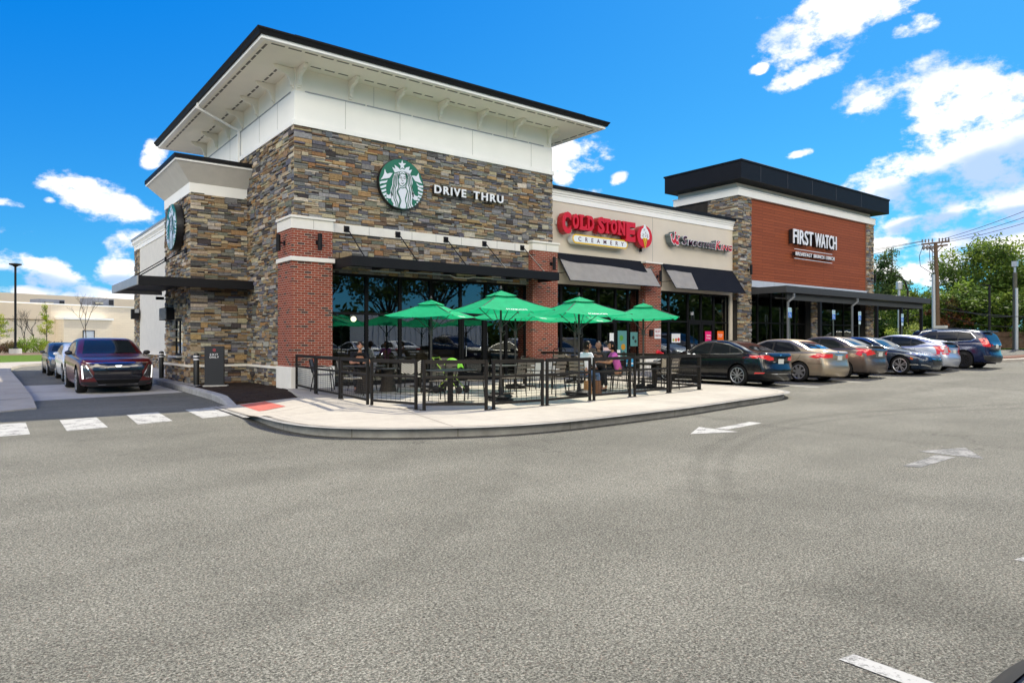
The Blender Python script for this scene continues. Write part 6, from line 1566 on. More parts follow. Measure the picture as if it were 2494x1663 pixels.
def make_car(label, cat, C, body_m, name='parked_car', group=None):
    """C: shape card. Local axes: front towards -Y, ground z=0. s runs front (0) to rear (L)."""
    L, W = C['L'], C['W']; top, belt, hw = C['top'], C['belt'], C['plan']; zb = C.get('zb', .2)
    t = thing(name, label, cat, (0, 0, 0), 0, group)
    NS, tum = 76, C.get('tum', .33)
    A, Bz = C['nose'], C['tail']
    def pos(s, z):
        a, b_ = lerp_pts(A, z), lerp_pts(Bz, z); f0 = max(0, 1 - s / .9); f1 = max(0, 1 - (L - s) / .9)
        return s + a * f0 * f0 * 1.0 - b_ * f1 * f1
    rings = []
    S_st = [L * (0.5 - 0.5 * math.cos(PI * i / (NS - 1))) * .62 + L * i / (NS - 1) * .38 for i in range(NS)]
    rf, rb = C.get('rf', .36), C.get('rb', .30)
    def endr(s):
        k = 1.0
        for e, r in ((s, rf), (L - s, rb)):
            if e < r: k *= max(.06, (1 - (1 - e / r) ** 3.2)) ** (1 / 2.6)
        return k
    for s in S_st:
        w_ = W / 2 * max(.93, lerp_pts(hw, s / L)) * endr(s); zt = lerp_pts(top, s); zs = min(lerp_pts(belt, s), zt - .015); zl = zb + C.get('rise', .0) * 0
        g = max(0, zt - zs - .05); k = min(1, g / .25); tum = C.get('tum', .33) * min(1, w_ / (W / 2 * .8))
        er = .05 * k + .015
        ye = w_ * .94 - tum * max(0, (zt - zs) - er) * 1.0
        pr = [(0, zl), (w_ * .80, zl), (w_ * .93, zl + .03), (w_ * .972, zl + .12), (w_ * .99, zl + (zs - zl) * .38), (w_, zl + (zs - zl) * .60), (w_ * .995, zl + (zs - zl) * .78), (w_ * .975, zs - .045), (w_ * .955, zs - .012), (w_ * .94, zs)]
        gh = zt - er - zs
        for q_ in (.25, .5, .75): pr.append((w_ * .94 - tum * max(gh, 0) * q_ - .012 * math.sin(PI * q_) * -k, zs + gh * q_ if gh > 0 else zs + .001 * q_))
        pr += [(ye, max(zt - er, zs + .002)), (ye - .04 - .02 * k, zt - er * .45), (ye * .80, zt - er * .15), (ye * .5, zt - .004), (0, zt)]
        rings.append((s, pr))
    n = len(rings[0][1]); vs = []; fs = []
    for s, pr in rings:
        for y, z in pr: vs.append((y, pos(s, z) - L / 2, z))
        for y, z in pr[1:-1]: vs.append((-y, pos(s, z) - L / 2, z))
    R = 2 * n - 2
    def idx(i, j):   # j around: 0..n-1 right side up, then left side down
        return i * R + (j if j < n else n + (R - j) - 0 - 1 + 0) if False else i * R + j
    order = list(range(n)) + [n + (n - 2) - 1 - k for k in range(n - 2)]
    for i in range(NS - 1):
        for j in range(R):
            a, b_ = order[j], order[(j + 1) % R]; fs.append((i * R + a, i * R + b_, (i + 1) * R + b_, (i + 1) * R + a))
    for base in (0, (NS - 1) * R):          # close both ends with a ladder of quads
        Lx = lambda j: base + n + (j - 1)
        fs.append((base, base + 1, Lx(1))); fs.append((base + n - 1, base + n - 2, Lx(n - 2)))
        for j in range(1, n - 2): fs.append((base + j, base + j + 1, Lx(j + 1), Lx(j)))
    me = bpy.data.meshes.new('body'); me.from_pydata(vs, [], fs); bm = bmesh.new(); bm.from_mesh(me); bmesh.ops.recalc_face_normals(bm, faces=bm.faces); bm.to_mesh(me)
    bvh = BVHTree.FromBMesh(bm); bm.free()
    me.materials.append(body_m); me.materials.append(M_WELL)
    bo = bpy.data.objects.new('body', me); COL.objects.link(bo)
    # wheel arches cut for real
    wr = C['wr']; ax = C['axles']; cut = MB()
    for s in ax:
        for sd in (-1, 1):
            cut.lathe([(wr * 1.13, sd * (W / 2 - .30)), (wr * 1.13, sd * (W / 2 + .3))], 36, (0, s - L / 2, wr + C.get('arch', .01)), 'X')
    co = cut.build('cutter', M_WELL); co.data.materials.clear(); co.data.materials.append(body_m); co.data.materials.append(M_WELL)
    for p in co.data.polygons: p.material_index = 1
    bo_mod = bo.modifiers.new('c', 'BOOLEAN'); bo_mod.object = co; bo_mod.operation = 'DIFFERENCE'; bo_mod.solver = 'EXACT'
    dg = bpy.context.evaluated_depsgraph_get(); dg.update(); m2 = bpy.data.meshes.new_from_object(bo.evaluated_get(dg))
    bo.modifiers.clear(); bo.data = m2; bpy.data.objects.remove(co); bpy.data.meshes.remove(me)
    bo.name = 'body'; bo.parent = t
    m2.polygons.foreach_set('use_smooth', [True] * len(m2.polygons))
    m2.set_sharp_from_angle(angle=R_(38))
    def patch(nm, poly, view, m, off=.004, parent=t, both=False, grid=.09, edge=.0):
        """lay a panel on the bodywork; view 'side': poly (s,z) on +X then mirrored; 'front'/'rear': poly (x,z)"""
        out = []
        for sd in ((1, -1) if view == 'side' and both else ((1,) if view != 'side' else (both or 1,))):
            pts = [Vector(p) for p in poly]; nn_ = len(pts); P2 = []; E2 = []
            for i in range(nn_):
                a, b_ = pts[i], pts[(i + 1) % nn_]; k = max(1, int((b_ - a).length / grid))
                for q_ in range(k): P2.append(a.lerp(b_, q_ / k))
            E2 = [(i, (i + 1) % len(P2)) for i in range(len(P2))]; x0 = min(p.x for p in pts); x1 = max(p.x for p in pts); y0 = min(p.y for p in pts); y1 = max(p.y for p in pts)
            x = x0 + grid / 2
            while x < x1:
                y = y0 + grid / 2
                while y < y1: P2.append(Vector((x, y))); y += grid
                x += grid
            v, e, f, *_ = delaunay_2d_cdt(P2, E2, [], 1, 1e-5)
            res = []
            for p in v:
                if view == 'side': o, d = Vector((sd * 3, p.x - L / 2, p.y)), Vector((-sd, 0, 0))
                elif view == 'rear': o, d = Vector((p.x, 6, p.y)), Vector((0, -1, 0))
                elif view == 'front': o, d = Vector((p.x, -6, p.y)), Vector((0, 1, 0))
                else: o, d = Vector((p.x, p.y - L / 2, 5)), Vector((0, 0, -1))
                h, nrm_, i_, ds = bvh.ray_cast(o, d)
                if h is None:
                    q0 = Vector((sd * W / 2, p.x - L / 2, p.y)) if view == 'side' else Vector((p.x, (L / 2 if view == 'rear' else -L / 2), p.y)) if view in ('rear', 'front') else Vector((p.x, p.y - L / 2, 1.5))
                    h, nrm_, i_, ds = bvh.find_nearest(q0)
                res.append(tuple(h + nrm_ * off))
            mb = MB(); mb.add(res, [tuple(q_) for q_ in f]); ob = mb.build(nm, m, parent, world=False, smooth=True, fix=True)
            # face outward
            out.append(ob)
        return out
    def strip(pts, w_):
        """closed polygon around a polyline in patch coords"""
        P = [Vector(p) for p in pts]; l_, r_ = [], []
        for i, p in enumerate(P):
            d = (P[min(i + 1, len(P) - 1)] - P[max(i - 1, 0)]).normalized(); nv = Vector((-d.y, d.x)) * w_ / 2; l_.append(tuple(p + nv)); r_.append(tuple(p - nv))
        return l_ + r_[::-1]
    def rib(nm, pts, w_, m, off):
        for sd in (1, -1):
            P = []
            for i in range(len(pts) - 1):
                a, b_ = Vector(pts[i]), Vector(pts[i + 1]); k = max(1, int((b_ - a).length / .07)); P += [a.lerp(b_, j / k) for j in range(k)]
            P.append(Vector(pts[-1])); vs = []
            for i, p in enumerate(P):
                d = (P[min(i + 1, len(P) - 1)] - P[max(i - 1, 0)]).normalized(); nv = Vector((-d.y, d.x)) * w_ / 2
                for q_ in (p + nv, p - nv):
                    h, n2_, *_ = bvh.ray_cast(Vector((sd * 3, q_.x - L / 2, q_.y)), Vector((-sd, 0, 0)))
                    if h is None: h, n2_, *_ = bvh.find_nearest(Vector((sd * W / 2, q_.x - L / 2, q_.y)))
                    vs.append(tuple(h + n2_ * off))
            mb = MB(); mb.add(vs, [(2 * i, 2 * i + 1, 2 * i + 3, 2 * i + 2) for i in range(len(P) - 1)]); mb.build(nm, m, t, world=False, smooth=True)
    # glass
    for gp in C['side_glass']:
        patch('side_window', gp, 'side', C.get('glass', M_CG), .006, both=True)
    if 'dlo' in C:
        patch('window_trim', C['dlo'], 'side', C.get('dlo_m', M_TRIMB), .0035, both=True)
    if 'dlo_line' in C: rib('chrome_strip', C['dlo_line'], .022, M_CHROME, .009)
    patch('windscreen', C['wind'], 'front', C.get('glass', M_CG), .006)
    patch('rear_window', C['rearw'], 'rear', C.get('glass_r', C.get('glass', M_CG)), .006)
    for nm, poly, view, m, off in C['bits']:
        patch(nm, poly, view, m, off, both=(view == 'side'), grid=.045)
    for ln_ in C.get('shuts', []): rib('panel_gap', ln_, .010, M_WELL, .003)
    for s, z in C.get('handles', []):
        for sd in (-1, 1):
            h = bvh.ray_cast(Vector((sd * 3, s - L / 2, z)), Vector((-sd, 0, 0)))[0]
            mb = MB(); mb.box(h.x - .004, h.y - .08, z - .013, h.x + sd * .028, h.y + .08, z + .013); mb.build('door_handle', C.get('handle_m', body_m), t, world=False, bevel=.006)
    # underside skirt dark
    mb = MB(); mb.box(-W / 2 * .84, -L / 2 + .35, zb - .05, W / 2 * .84, L / 2 - .35, zb + .04); mb.build('underbody', M_WELL, t, world=False)
    # mirrors
    ms, mz = C['mirror']
    for sd in (-1, 1):
        h = bvh.ray_cast(Vector((sd * 3, ms - L / 2, mz)), Vector((-sd, 0, 0)))[0]
        mb = MB(); x = h.x; e = MB(); e.ball((x + sd * .15, h.y, mz + .06), (.105, .07, .068), 12, 8); e.v = [(p[0], min(p[1], h.y + .035), p[2]) for p in e.v]; mb.add(e.v, e.f); mb.bar((x - sd * .02, h.y - .02, mz), (x + sd * .12, h.y - .01, mz + .03), .05, .03); mr_ = mb.build('door_mirror', C.get('mirror_m', body_m), t, world=False, smooth=True)
        mb = MB(); mb.add([(x + sd * .07, h.y + .0365, mz + .02), (x + sd * .23, h.y + .0365, mz + .02), (x + sd * .23, h.y + .0365, mz + .105), (x + sd * .07, h.y + .0365, mz + .105)], [(0, 1, 2, 3)]); mb.build('mirror_glass', M_CHROME, mr_, world=False)
    # wheels
    tw = C.get('tw', .22); rr = wr * C.get('rimk', .68); rim_m = C.get('rim', M_RIM); ns = C.get('spokes', 5); sp = C.get('spw', .05)
    for s in ax:
        for sd in (-1, 1):
            cx = sd * (W / 2 - tw / 2 - .015); cy = s - L / 2; cz = wr
            mb = MB(); e = tw / 2
            mb.lathe([(rr, -e * .92), (rr + .01, -e), (wr - .035, -e), (wr - .008, -e * .8), (wr, -e * .45), (wr, e * .45), (wr - .008, e * .8), (wr - .035, e), (rr + .01, e), (rr, e * .92)], 40, (cx, cy, cz), 'X')
            wh = mb.build('wheel', M_TYRE, t, world=False, smooth=True, angle=50)
            mb = MB(); o = sd * e
            prof = [(rr * 1.02, o * .98), (rr * .96, o * 1.0), (rr * .90, o * .93), (rr * .88, o * .55), (rr * .86, o * .5)]
            for i in range(len(prof) - 1): mb.lathe([prof[i], prof[i + 1]], 40, (cx, cy, cz), 'X'); mb.f = mb.f[:-2]; mb.c = mb.c[:-2]; mb.m = mb.m[:-2]
            for k in range(ns):
                a = 2 * PI * k / ns + .3
                for da in C.get('twin', (0,)):
                    a1 = a + da; a2 = a + da * 1.6
                    p0 = Vector((cx + o * .86, cy + rr * .16 * math.cos(a1), cz + rr * .16 * math.sin(a1))); p1 = Vector((cx + o * .93, cy + rr * .93 * math.cos(a2), cz + rr * .93 * math.sin(a2)))
                    mb.bar(p0, p1, sp, .03, up=(1, 0, 0))
            mb.lathe([(.0, o * .86 + sd * .015), (rr * .2, o * .86 + sd * .012), (rr * .24, o * .8)], 16, (cx, cy, cz), 'X')
            mb.build('rim', rim_m, wh, world=False, smooth=True, angle=30)
            mb = MB(); mb.lathe([(0, o * .30), (rr * .9, o * .30)], 24, (cx, cy, cz), 'X'); mb.build('brake_shadow', M_WELL, wh, world=False)
    return t
def rect(x0, x1, z0, z1): return [(x0, z0), (x1, z0), (x1, z1), (x0, z1)]
def mir(p): return [(-x, z) for x, z in p][::-1]
def sedan_card(L=4.8, W=1.84, H=1.46, **k):
    d = dict(L=L, W=W, wr=.33, axles=(.95, L - 1.05), zb=.19,
        top=[(0, .62), (.12, .72), (.35, .80), (1.0, .93), (1.35, .99), (1.55, 1.05), (2.15, 1.36), (2.5, H - .02), (2.9, H), (3.3, H - .03), (3.75, 1.27), (4.1, 1.10), (4.3, 1.06), (4.62, 1.05), (4.74, 1.0), (4.8, .90)],
        belt=[(0, .55), (.3, .70), (1.2, .88), (2.5, .93), (3.8, .99), (4.3, 1.0), (4.8, .88)],
        plan=[(0, .70), (.03, .84), (.08, .93), (.2, .985), (.5, 1.0), (.82, .985), (.92, .93), (.97, .85), (1, .74)],
        nose=[(.1, .12), (.3, .02), (.5, 0), (.65, .03), (.8, .12)], tail=[(.1, .16), (.28, .05), (.45, 0), (.56, .0), (.62, .05), (.72, .09), (.90, .08), (1.0, .04), (1.1, .05)],
        side_glass=[[(1.92, .99), (2.70, 1.0), (2.74, 1.34), (2.45, 1.335), (2.2, 1.23)], [(2.77, 1.0), (3.62, 1.03), (3.50, 1.20), (3.3, 1.30), (2.81, 1.35)]],
        dlo=[(1.84, .965), (3.84, 1.01), (3.62, 1.20), (3.34, 1.325), (2.8, 1.375), (2.44, 1.36), (2.15, 1.25)],
        wind=[(-.70, 1.06), (.70, 1.06), (.56, 1.37), (-.56, 1.37)], rearw=[(-.66, 1.12), (.66, 1.12), (.52, 1.37), (-.52, 1.37)],
        mirror=(1.95, .97), handles=[(2.62, .86), (3.5, .88)], shuts=[[(1.6, .35), (1.62, .95)], [(2.74, .3), (2.75, .97)], [(3.45, .5), (3.68, .75), (3.72, .98)]], bits=[])
    d.update(k); return d
def rear_std(lamp, plate=(0, .86), bumper=.45):
    x, z = plate
    return [('tail_lamp', lamp, 'rear', M_RLAMP, .006), ('tail_lamp', mir(lamp), 'rear', M_RLAMP, .006), ('licence_plate', rect(x - .16, x + .16, z - .075, z + .075), 'rear', M_PLATE, .010)]
def front_std(lamp, grille):
    return [('headlamp', lamp, 'front', M_HLAMP, .006), ('headlamp', mir(lamp), 'front', M_HLAMP, .006), ('grille', grille, 'front', M_TRIMB, .006), ('licence_plate', rect(-.15, .15, .38, .5), 'front', M_PLATE, .012)]
P_BLACK = paintm('black_paint', (.006, .006, .007), .1, .2); P_BEIGE = paintm('beige_paint', (.40, .325, .235), .65, .3); P_BROWN = paintm('grey_brown_paint', (.145, .12, .105), .65, .3); P_NAVY = paintm('navy_teal_paint', (.012, .025, .048), .4, .22); P_SILVER = paintm('silver_paint', (.50, .53, .60), .6, .3)
P_BLUE = paintm('deep_blue_paint', (.008, .014, .05), .35, .22); P_RED = paintm('burgundy_paint', (.085, .007, .006), .0, .3); P_WHITE = paintm('white_paint', (.70, .71, .73), .0, .25); P_GREY = paintm('dark_grey_paint', (.045, .045, .048), .1, .3)
GR = 'cars parked in front of the shops'
# fastback black sedan
C1 = sedan_card(L=4.86, W=1.87, H=1.475, wr=.335, spokes=5, twin=(-.17, .17), spw=.028, rimk=.74,
    top=[(0, .62), (.12, .72), (.4, .82), (1.0, .95), (1.3, 1.0), (1.55, 1.08), (2.15, 1.38), (2.5, 1.46), (2.85, 1.475), (3.2, 1.45), (3.75, 1.29), (4.2, 1.12), (4.5, 1.07), (4.72, 1.07), (4.80, 1.0), (4.86, .88)],
    dlo_line=[(1.72, .985), (3.0, 1.0), (3.92, 1.03), (3.99, 1.06), (3.85, 1.16), (3.4, 1.32), (2.85, 1.40), (2.45, 1.38), (2.1, 1.25), (1.74, 1.0)],
    dlo=[(1.76, .985), (3.94, 1.03), (3.84, 1.15), (3.4, 1.31), (2.85, 1.39), (2.45, 1.37), (2.12, 1.24)],
    side_glass=[[(1.95, 1.01), (2.68, 1.02), (2.74, 1.365), (2.48, 1.35), (2.2, 1.24)], [(2.76, 1.02), (3.48, 1.04), (3.42, 1.29), (2.83, 1.375)], [(3.52, 1.045), (3.86, 1.06), (3.78, 1.15), (3.48, 1.27)]],
    bits=rear_std([(.40, .84), (.60, .82), (.905, .90), (.93, .98), (.70, .97), (.42, .92)], (0, .80)) + front_std([(.45, .66), (.85, .72), (.88, .80), (.5, .75)], [(-.5, .40), (.5, .40), (.6, .66), (-.6, .66)]) +
    [('tail_lamp', [(4.42, .93), (4.60, .90), (4.80, .90), (4.80, .98), (4.60, .985)], 'side', M_RLAMP, .007), ('reflector', [(4.38, .40), (4.70, .42), (4.72, .45), (4.42, .45)], 'side', M_RLAMP, .007), ('bumper_chrome', [(-.55, .395), (.55, .395), (.6, .42), (-.6, .42)], 'rear', M_CHROME, .007),
     ('trunk_badge', [(-.05, .955), (.05, .955), (.05, 1.0), (-.05, 1.0)], 'rear', M_CHROME, .008), ('sill_chrome', [(1.35, .265), (3.4, .265), (3.4, .285), (1.35, .285)], 'side', M_CHROME, .006), ('rear_badges', [(.3, .77), (.42, .77), (.42, .79), (.3, .79)], 'rear', M_CHROME, .007)])
c1 = make_car('glossy black sedan with red tail lamps, parked right beside the patio fence', 'car', C1, P_BLACK, group=GR)
def place(o, rx, ry, L, rear_axle, rz=0.0, flip=False):
    """rx, ry = ground point of the centre of the given axle"""
    a = rz; s = rear_axle - L / 2
    v = Vector((0, s)); v = Vector((v.x * math.cos(a) - v.y * math.sin(a), v.x * math.sin(a) + v.y * math.cos(a)))
    x, y = rx - v.x, ry - v.y; o.location = (x, y, G(x)); o.rotation_euler = (0, -math.atan(.0195) if x > 17 else 0, a) if not flip else (0, math.atan(.0195), a)
    if x <= 17: o.rotation_euler = (0, 0, a)
N_IN = R_(180)      # nose towards the shops
place(c1, 20.05, 12.95, 4.86, 4.86 - 1.05, N_IN)
# beige sedan
C2 = sedan_card(L=4.81, W=1.82, H=1.46, spokes=7, spw=.075, rimk=.72, glass=car_glass('car_glass_dark', (.008, .010, .016)), glass_r=mat('rear_glass_blue', (.012, .022, .05), .04, coat=1.0),
    bits=rear_std([(.44, .82), (.86, .80), (.90, .90), (.52, .96), (.44, .94)], (0, .82)) + front_std([(.45, .66), (.85, .70), (.86, .80), (.5, .76)], [(-.45, .50), (.45, .50), (.5, .68), (-.5, .68)]) +
    [('tail_lamp', [(4.32, .88), (4.74, .82), (4.77, .93), (4.36, .965)], 'side', M_RLAMP, .007), ('trunk_badge', [(-.06, 1.0), (.06, 1.0), (.06, 1.03), (-.06, 1.03)], 'rear', M_CHROME, .008), ('chrome_bar', [(-.3, .91), (.3, .91), (.3, .935), (-.3, .935)], 'rear', M_CHROME, .007), ('belt_chrome', [(1.8, .955), (3.86, 1.0), (3.86, 1.015), (1.8, .97)], 'side', M_CHROME, .008)],
    shuts=[[(1.6, .35), (1.62, .95)], [(2.74, .3), (2.75, .97)], [(3.45, .5), (3.72, .75), (3.86, .98)], [(4.05, .62), (4.7, .62)]])
c2 = make_car('beige sedan with dark side windows between the black sedan and the grey-brown one', 'car', C2, P_BEIGE, group=GR)
place(c2, 22.95, 12.55, 4.81, 4.81 - 1.07, N_IN)
# grey-brown compact sedan
C3 = sedan_card(L=4.46, W=1.70, H=1.51, axles=(.85, 3.45), wr=.31, spokes=7, spw=.05,
    top=[(0, .64), (.12, .76), (.35, .86), (.8, .98), (1.15, 1.04), (1.35, 1.12), (1.95, 1.42), (2.3, 1.50), (2.65, 1.51), (3.0, 1.48), (3.45, 1.32), (3.8, 1.16), (3.95, 1.13), (4.28, 1.13), (4.38, 1.09), (4.46, .95)],
    belt=[(0, .58), (.3, .74), (1.0, .92), (2.3, .97), (3.5, 1.04), (4.0, 1.06), (4.46, .93)],
    side_glass=[[(1.7, 1.03), (2.42, 1.05), (2.46, 1.39), (2.2, 1.38), (1.98, 1.28)], [(2.5, 1.05), (3.36, 1.09), (3.26, 1.23), (3.0, 1.36), (2.52, 1.40)]], dlo=[(1.62, 1.01), (3.50, 1.07), (3.36, 1.22), (3.05, 1.38), (2.5, 1.425), (2.2, 1.41), (1.92, 1.29)],
    wind=[(-.64, 1.12), (.64, 1.12), (.53, 1.43), (-.53, 1.43)], rearw=[(-.60, 1.18), (.60, 1.18), (.50, 1.42), (-.50, 1.42)], mirror=(1.7, 1.0), handles=[(2.36, .92), (3.2, .94)], shuts=[[(1.4, .35), (1.42, 1.0)], [(2.47, .3), (2.48, 1.02)], [(3.1, .5), (3.35, .8), (3.4, 1.04)]],
    bits=rear_std([(.50, .84), (.80, .80), (.83, .92), (.74, 1.04), (.60, 1.0)], (0, .86)) + front_std([(.45, .72), (.78, .76), (.80, .88), (.5, .82)], [(-.4, .5), (.4, .5), (.45, .74), (-.45, .74)]) +
    [('tail_lamp', [(3.85, 1.06), (4.10, .92), (4.38, .84), (4.42, .94), (4.30, 1.04)], 'side', M_RLAMP, .007), ('chrome_bar', [(-.32, .94), (.32, .94), (.32, .965), (-.32, .965)], 'rear', M_CHROME, .007), ('plate_recess', [(-.34, .76), (.34, .76), (.36, .92), (-.36, .92)], 'rear', M_GREY_ := mat('recess_grey', (.12, .11, .10), .4), .005)])
c3 = make_car('grey-brown compact sedan, third in the row from the patio', 'car', C3, P_BROWN, group=GR)
mb = MB(); mb.box(-.62, 4.46 / 2 - .30, 1.13, .62, 4.46 / 2 - .06, 1.165); mb.build('spoiler', P_BROWN, c3, world=False, bevel=.01)
place(c3, 25.6, 12.35, 4.46, 3.45, N_IN)
# navy sedan, nose out
C4 = sedan_card(L=4.9, W=1.86, H=1.455, wr=.345, axles=(.97, 3.80), spokes=5, twin=(-.13, .13), spw=.035, rimk=.74,
    dlo_line=[(1.75, .965), (3.9, 1.02), (3.6, 1.25), (2.9, 1.385), (2.45, 1.365), (2.1, 1.22)],
    bits=rear_std([(.42, .84), (.88, .86), (.90, .94), (.45, .92)], (0, .8)) + [('headlamp', [(.44, .68), (.84, .73), (.905, .80), (.60, .795)], 'front', M_HLAMP, .006), ('headlamp', mir([(.44, .68), (.84, .73), (.905, .80), (.60, .795)]), 'front', M_HLAMP, .006),
      ('grille', [(-.30, .36), (.30, .36), (.42, .56), (.36, .68), (-.36, .68), (-.42, .56)], 'front', M_TRIMB, .006), ('grille_wing', [(-.40, .60), (-.06, .55), (.06, .55), (.40, .60), (.40, .625), (.06, .585), (-.06, .585), (-.40, .625)], 'front', M_CHROME, .010), ('grille_badge', [(-.05, .53), (.05, .53), (.06, .60), (-.06, .60)], 'front', M_CHROME, .014),
      ('fog_chrome', [(.50, .30), (.88, .37), (.88, .40), (.50, .33)], 'front', M_CHROME, .008), ('fog_chrome', mir([(.50, .30), (.88, .37), (.88, .40), (.50, .33)]), 'front', M_CHROME, .008), ('lip_chrome', [(-.35, .265), (.35, .265), (.35, .285), (-.35, .285)], 'front', M_CHROME, .008),
      ('headlamp', [(.20, .72), (.62, .79), (.66, .835), (.30, .80)], 'side', M_HLAMP, .007), ('side_marker', [(.52, .56), (.62, .60), (.60, .66), (.50, .62)], 'side', mat('amber_lamp', (.6, .10, .01), .2), .007), ('fender_chrome', [(1.42, .78), (1.56, .80), (1.56, .82), (1.42, .80)], 'side', M_CHROME, .007)])
c4 = make_car('dark navy sedan parked nose out with chrome winged grille', 'car', C4, P_NAVY, group=GR)
place(c4, 28.62, 11.65, 4.9, .97, 0.0, True)
# silver hatchback
C5 = sedan_card(L=4.46, W=1.745, H=1.49, axles=(.9, 3.6), wr=.31, spokes=5, rim=M_RIM,
    top=[(0, .62), (.15, .78), (.4, .90), (.8, 1.0), (1.0, 1.06), (1.7, 1.37), (2.1, 1.47), (2.4, 1.49), (2.8, 1.465), (3.4, 1.36), (3.9, 1.23), (4.15, 1.16), (4.28, 1.10), (4.38, .98), (4.46, .85)],
    belt=[(0, .56), (.3, .74), (1.0, .90), (2.3, .95), (3.3, 1.0), (4.0, 1.04), (4.46, .83)],
    side_glass=[[(1.35, .99), (2.18, 1.0), (2.22, 1.38), (1.98, 1.36), (1.62, 1.22)], [(2.25, 1.0), (3.02, 1.03), (3.0, 1.33), (2.28, 1.39)], [(3.05, 1.03), (3.52, 1.14), (3.2, 1.27), (3.04, 1.31)]], dlo=[(1.28, .97), (3.15, 1.0), (3.62, 1.14), (3.25, 1.29), (2.7, 1.39), (2.2, 1.415), (1.95, 1.39), (1.58, 1.24)],
    wind=[(-.66, 1.08), (.66, 1.08), (.55, 1.42), (-.55, 1.42)], rearw=[(-.62, .96), (.62, .96), (.60, 1.13), (-.60, 1.13)], mirror=(1.35, .97), handles=[(2.1, .88), (2.95, .9)], shuts=[[(1.2, .35), (1.22, .96)], [(2.22, .3), (2.23, .98)], [(3.0, .5), (3.2, .8), (3.2, 1.0)]],
    bits=rear_std([(.50, .66), (.82, .68), (.82, 1.0), (.62, 1.06), (.52, .95)], (0, .80)) + front_std([(.45, .66), (.8, .74), (.8, .9), (.55, .84)], [(-.4, .36), (.4, .36), (.4, .5), (-.4, .5)]) +
    [('clear_lens', [(.54, .72), (.78, .73), (.76, .94), (.60, .96)], 'rear', M_RLAMPC, .010), ('clear_lens', mir([(.54, .72), (.78, .73), (.76, .94), (.60, .96)]), 'rear', M_RLAMPC, .010), ('tail_lamp', [(4.12, 1.02), (4.26, 1.05), (4.38, .94), (4.42, .74), (4.20, .74), (4.24, .88)], 'side', M_RLAMPC, .008), ('tail_lamp_red', [(4.14, .78), (4.36, .76), (4.36, .85), (4.18, .86)], 'side', M_RLAMP, .011), ('roof_window', [(-.5, 3.15), (.5, 3.15), (.52, 3.75), (-.52, 3.75)], 'top', M_CG, .008)])
c5 = make_car('silver-white hatchback with clear tail lamps beside the navy sedan', 'car', C5, P_SILVER, group=GR)
mb = MB(); mb.box(-.60, 4.46 / 2 - .42, 1.165, .60, 4.46 / 2 - .16, 1.195); mb.build('spoiler', P_SILVER, c5, world=False, bevel=.01)
place(c5, 31.35, 11.85, 4.46, 3.6, N_IN)
# blue SUV
SUV = sedan_card(L=4.66, W=1.87, H=1.68, zb=.24, axles=(.92, 3.62), wr=.365, spokes=5, twin=(-.16, .16), spw=.035, rim=M_RIMB, rimk=.72, arch=.02, tum=.26,
    top=[(0, .72), (.1, .86), (.3, .98), (.9, 1.10), (1.2, 1.15), (1.4, 1.22), (2.0, 1.56), (2.4, 1.66), (2.9, 1.68), (3.6, 1.66), (4.1, 1.60), (4.34, 1.50), (4.5, 1.24), (4.62, 1.02), (4.66, .90)],
    belt=[(0, .66), (.3, .86), (1.2, 1.02), (2.4, 1.07), (3.6, 1.12), (4.3, 1.14), (4.66, .88)],
    plan=[(0, .72), (.03, .86), (.08, .94), (.2, .985), (.5, 1.0), (.85, .985), (.94, .95), (.98, .90), (1, .84)],
    side_glass=[[(1.82, 1.13), (2.52, 1.14), (2.55, 1.53), (2.3, 1.52), (2.08, 1.42)], [(2.58, 1.14), (3.38, 1.16), (3.38, 1.53), (2.62, 1.54)], [(3.42, 1.16), (3.92, 1.22), (3.98, 1.27), (3.80, 1.48), (3.42, 1.53)]], dlo=[(1.74, 1.10), (3.9, 1.17), (4.06, 1.26), (3.84, 1.51), (3.4, 1.57), (2.55, 1.575), (2.28, 1.555), (2.02, 1.43)],
    dlo_line=[(1.72, 1.10), (3.9, 1.165), (4.08, 1.27), (3.86, 1.52), (3.4, 1.58), (2.55, 1.585)], glass=car_glass('car_glass_dark'),
    wind=[(-.68, 1.24), (.68, 1.24), (.60, 1.58), (-.60, 1.58)], rearw=[(-.62, 1.14), (.62, 1.14), (.58, 1.50), (-.58, 1.50)], mirror=(1.85, 1.12), handles=[(2.46, 1.0), (3.3, 1.02)],
    shuts=[[(1.5, .4), (1.52, 1.08)], [(2.56, .36), (2.57, 1.1)], [(3.3, .6), (3.46, .85), (3.48, 1.12)]],
    bits=rear_std([(.60, .94), (.88, .95), (.82, 1.28), (.74, 1.28), (.70, 1.04)], (0, .94)) + front_std([(.45, .8), (.86, .86), (.88, .95), (.5, .9)], [(-.55, .5), (.55, .5), (.6, .85), (-.6, .85)]) +
    [('tail_lamp', [(4.16, 1.26), (4.28, 1.27), (4.42, 1.10), (4.62, .98), (4.63, .90), (4.36, .93), (4.32, 1.02)], 'side', M_RLAMP, .008), ('plate_garnish', [(-.45, 1.0), (.45, 1.0), (.45, 1.03), (-.45, 1.03)], 'rear', M_CHROME, .008), ('bumper_cladding', [(-.85, .30), (.85, .30), (.88, .56), (-.88, .56)], 'rear', M_TRIMB, .006), ('sill_cladding', [(1.32, .26), (3.2, .26), (3.2, .42), (1.32, .42)], 'side', M_TRIMB, .006)])
c6 = make_car('dark blue sport utility vehicle with black wheels at the right end of the row', 'car', SUV, P_BLUE, group=GR)
mb = MB()
for s in (-1, 1): mb.tube([(s * .62, -.35, 1.66), (s * .62, -.2, 1.72), (s * .62, 1.3, 1.70), (s * .62, 1.5, 1.64)], .014, 6)
mb.build('roof_rails', M_TRIMB, c6, world=False)
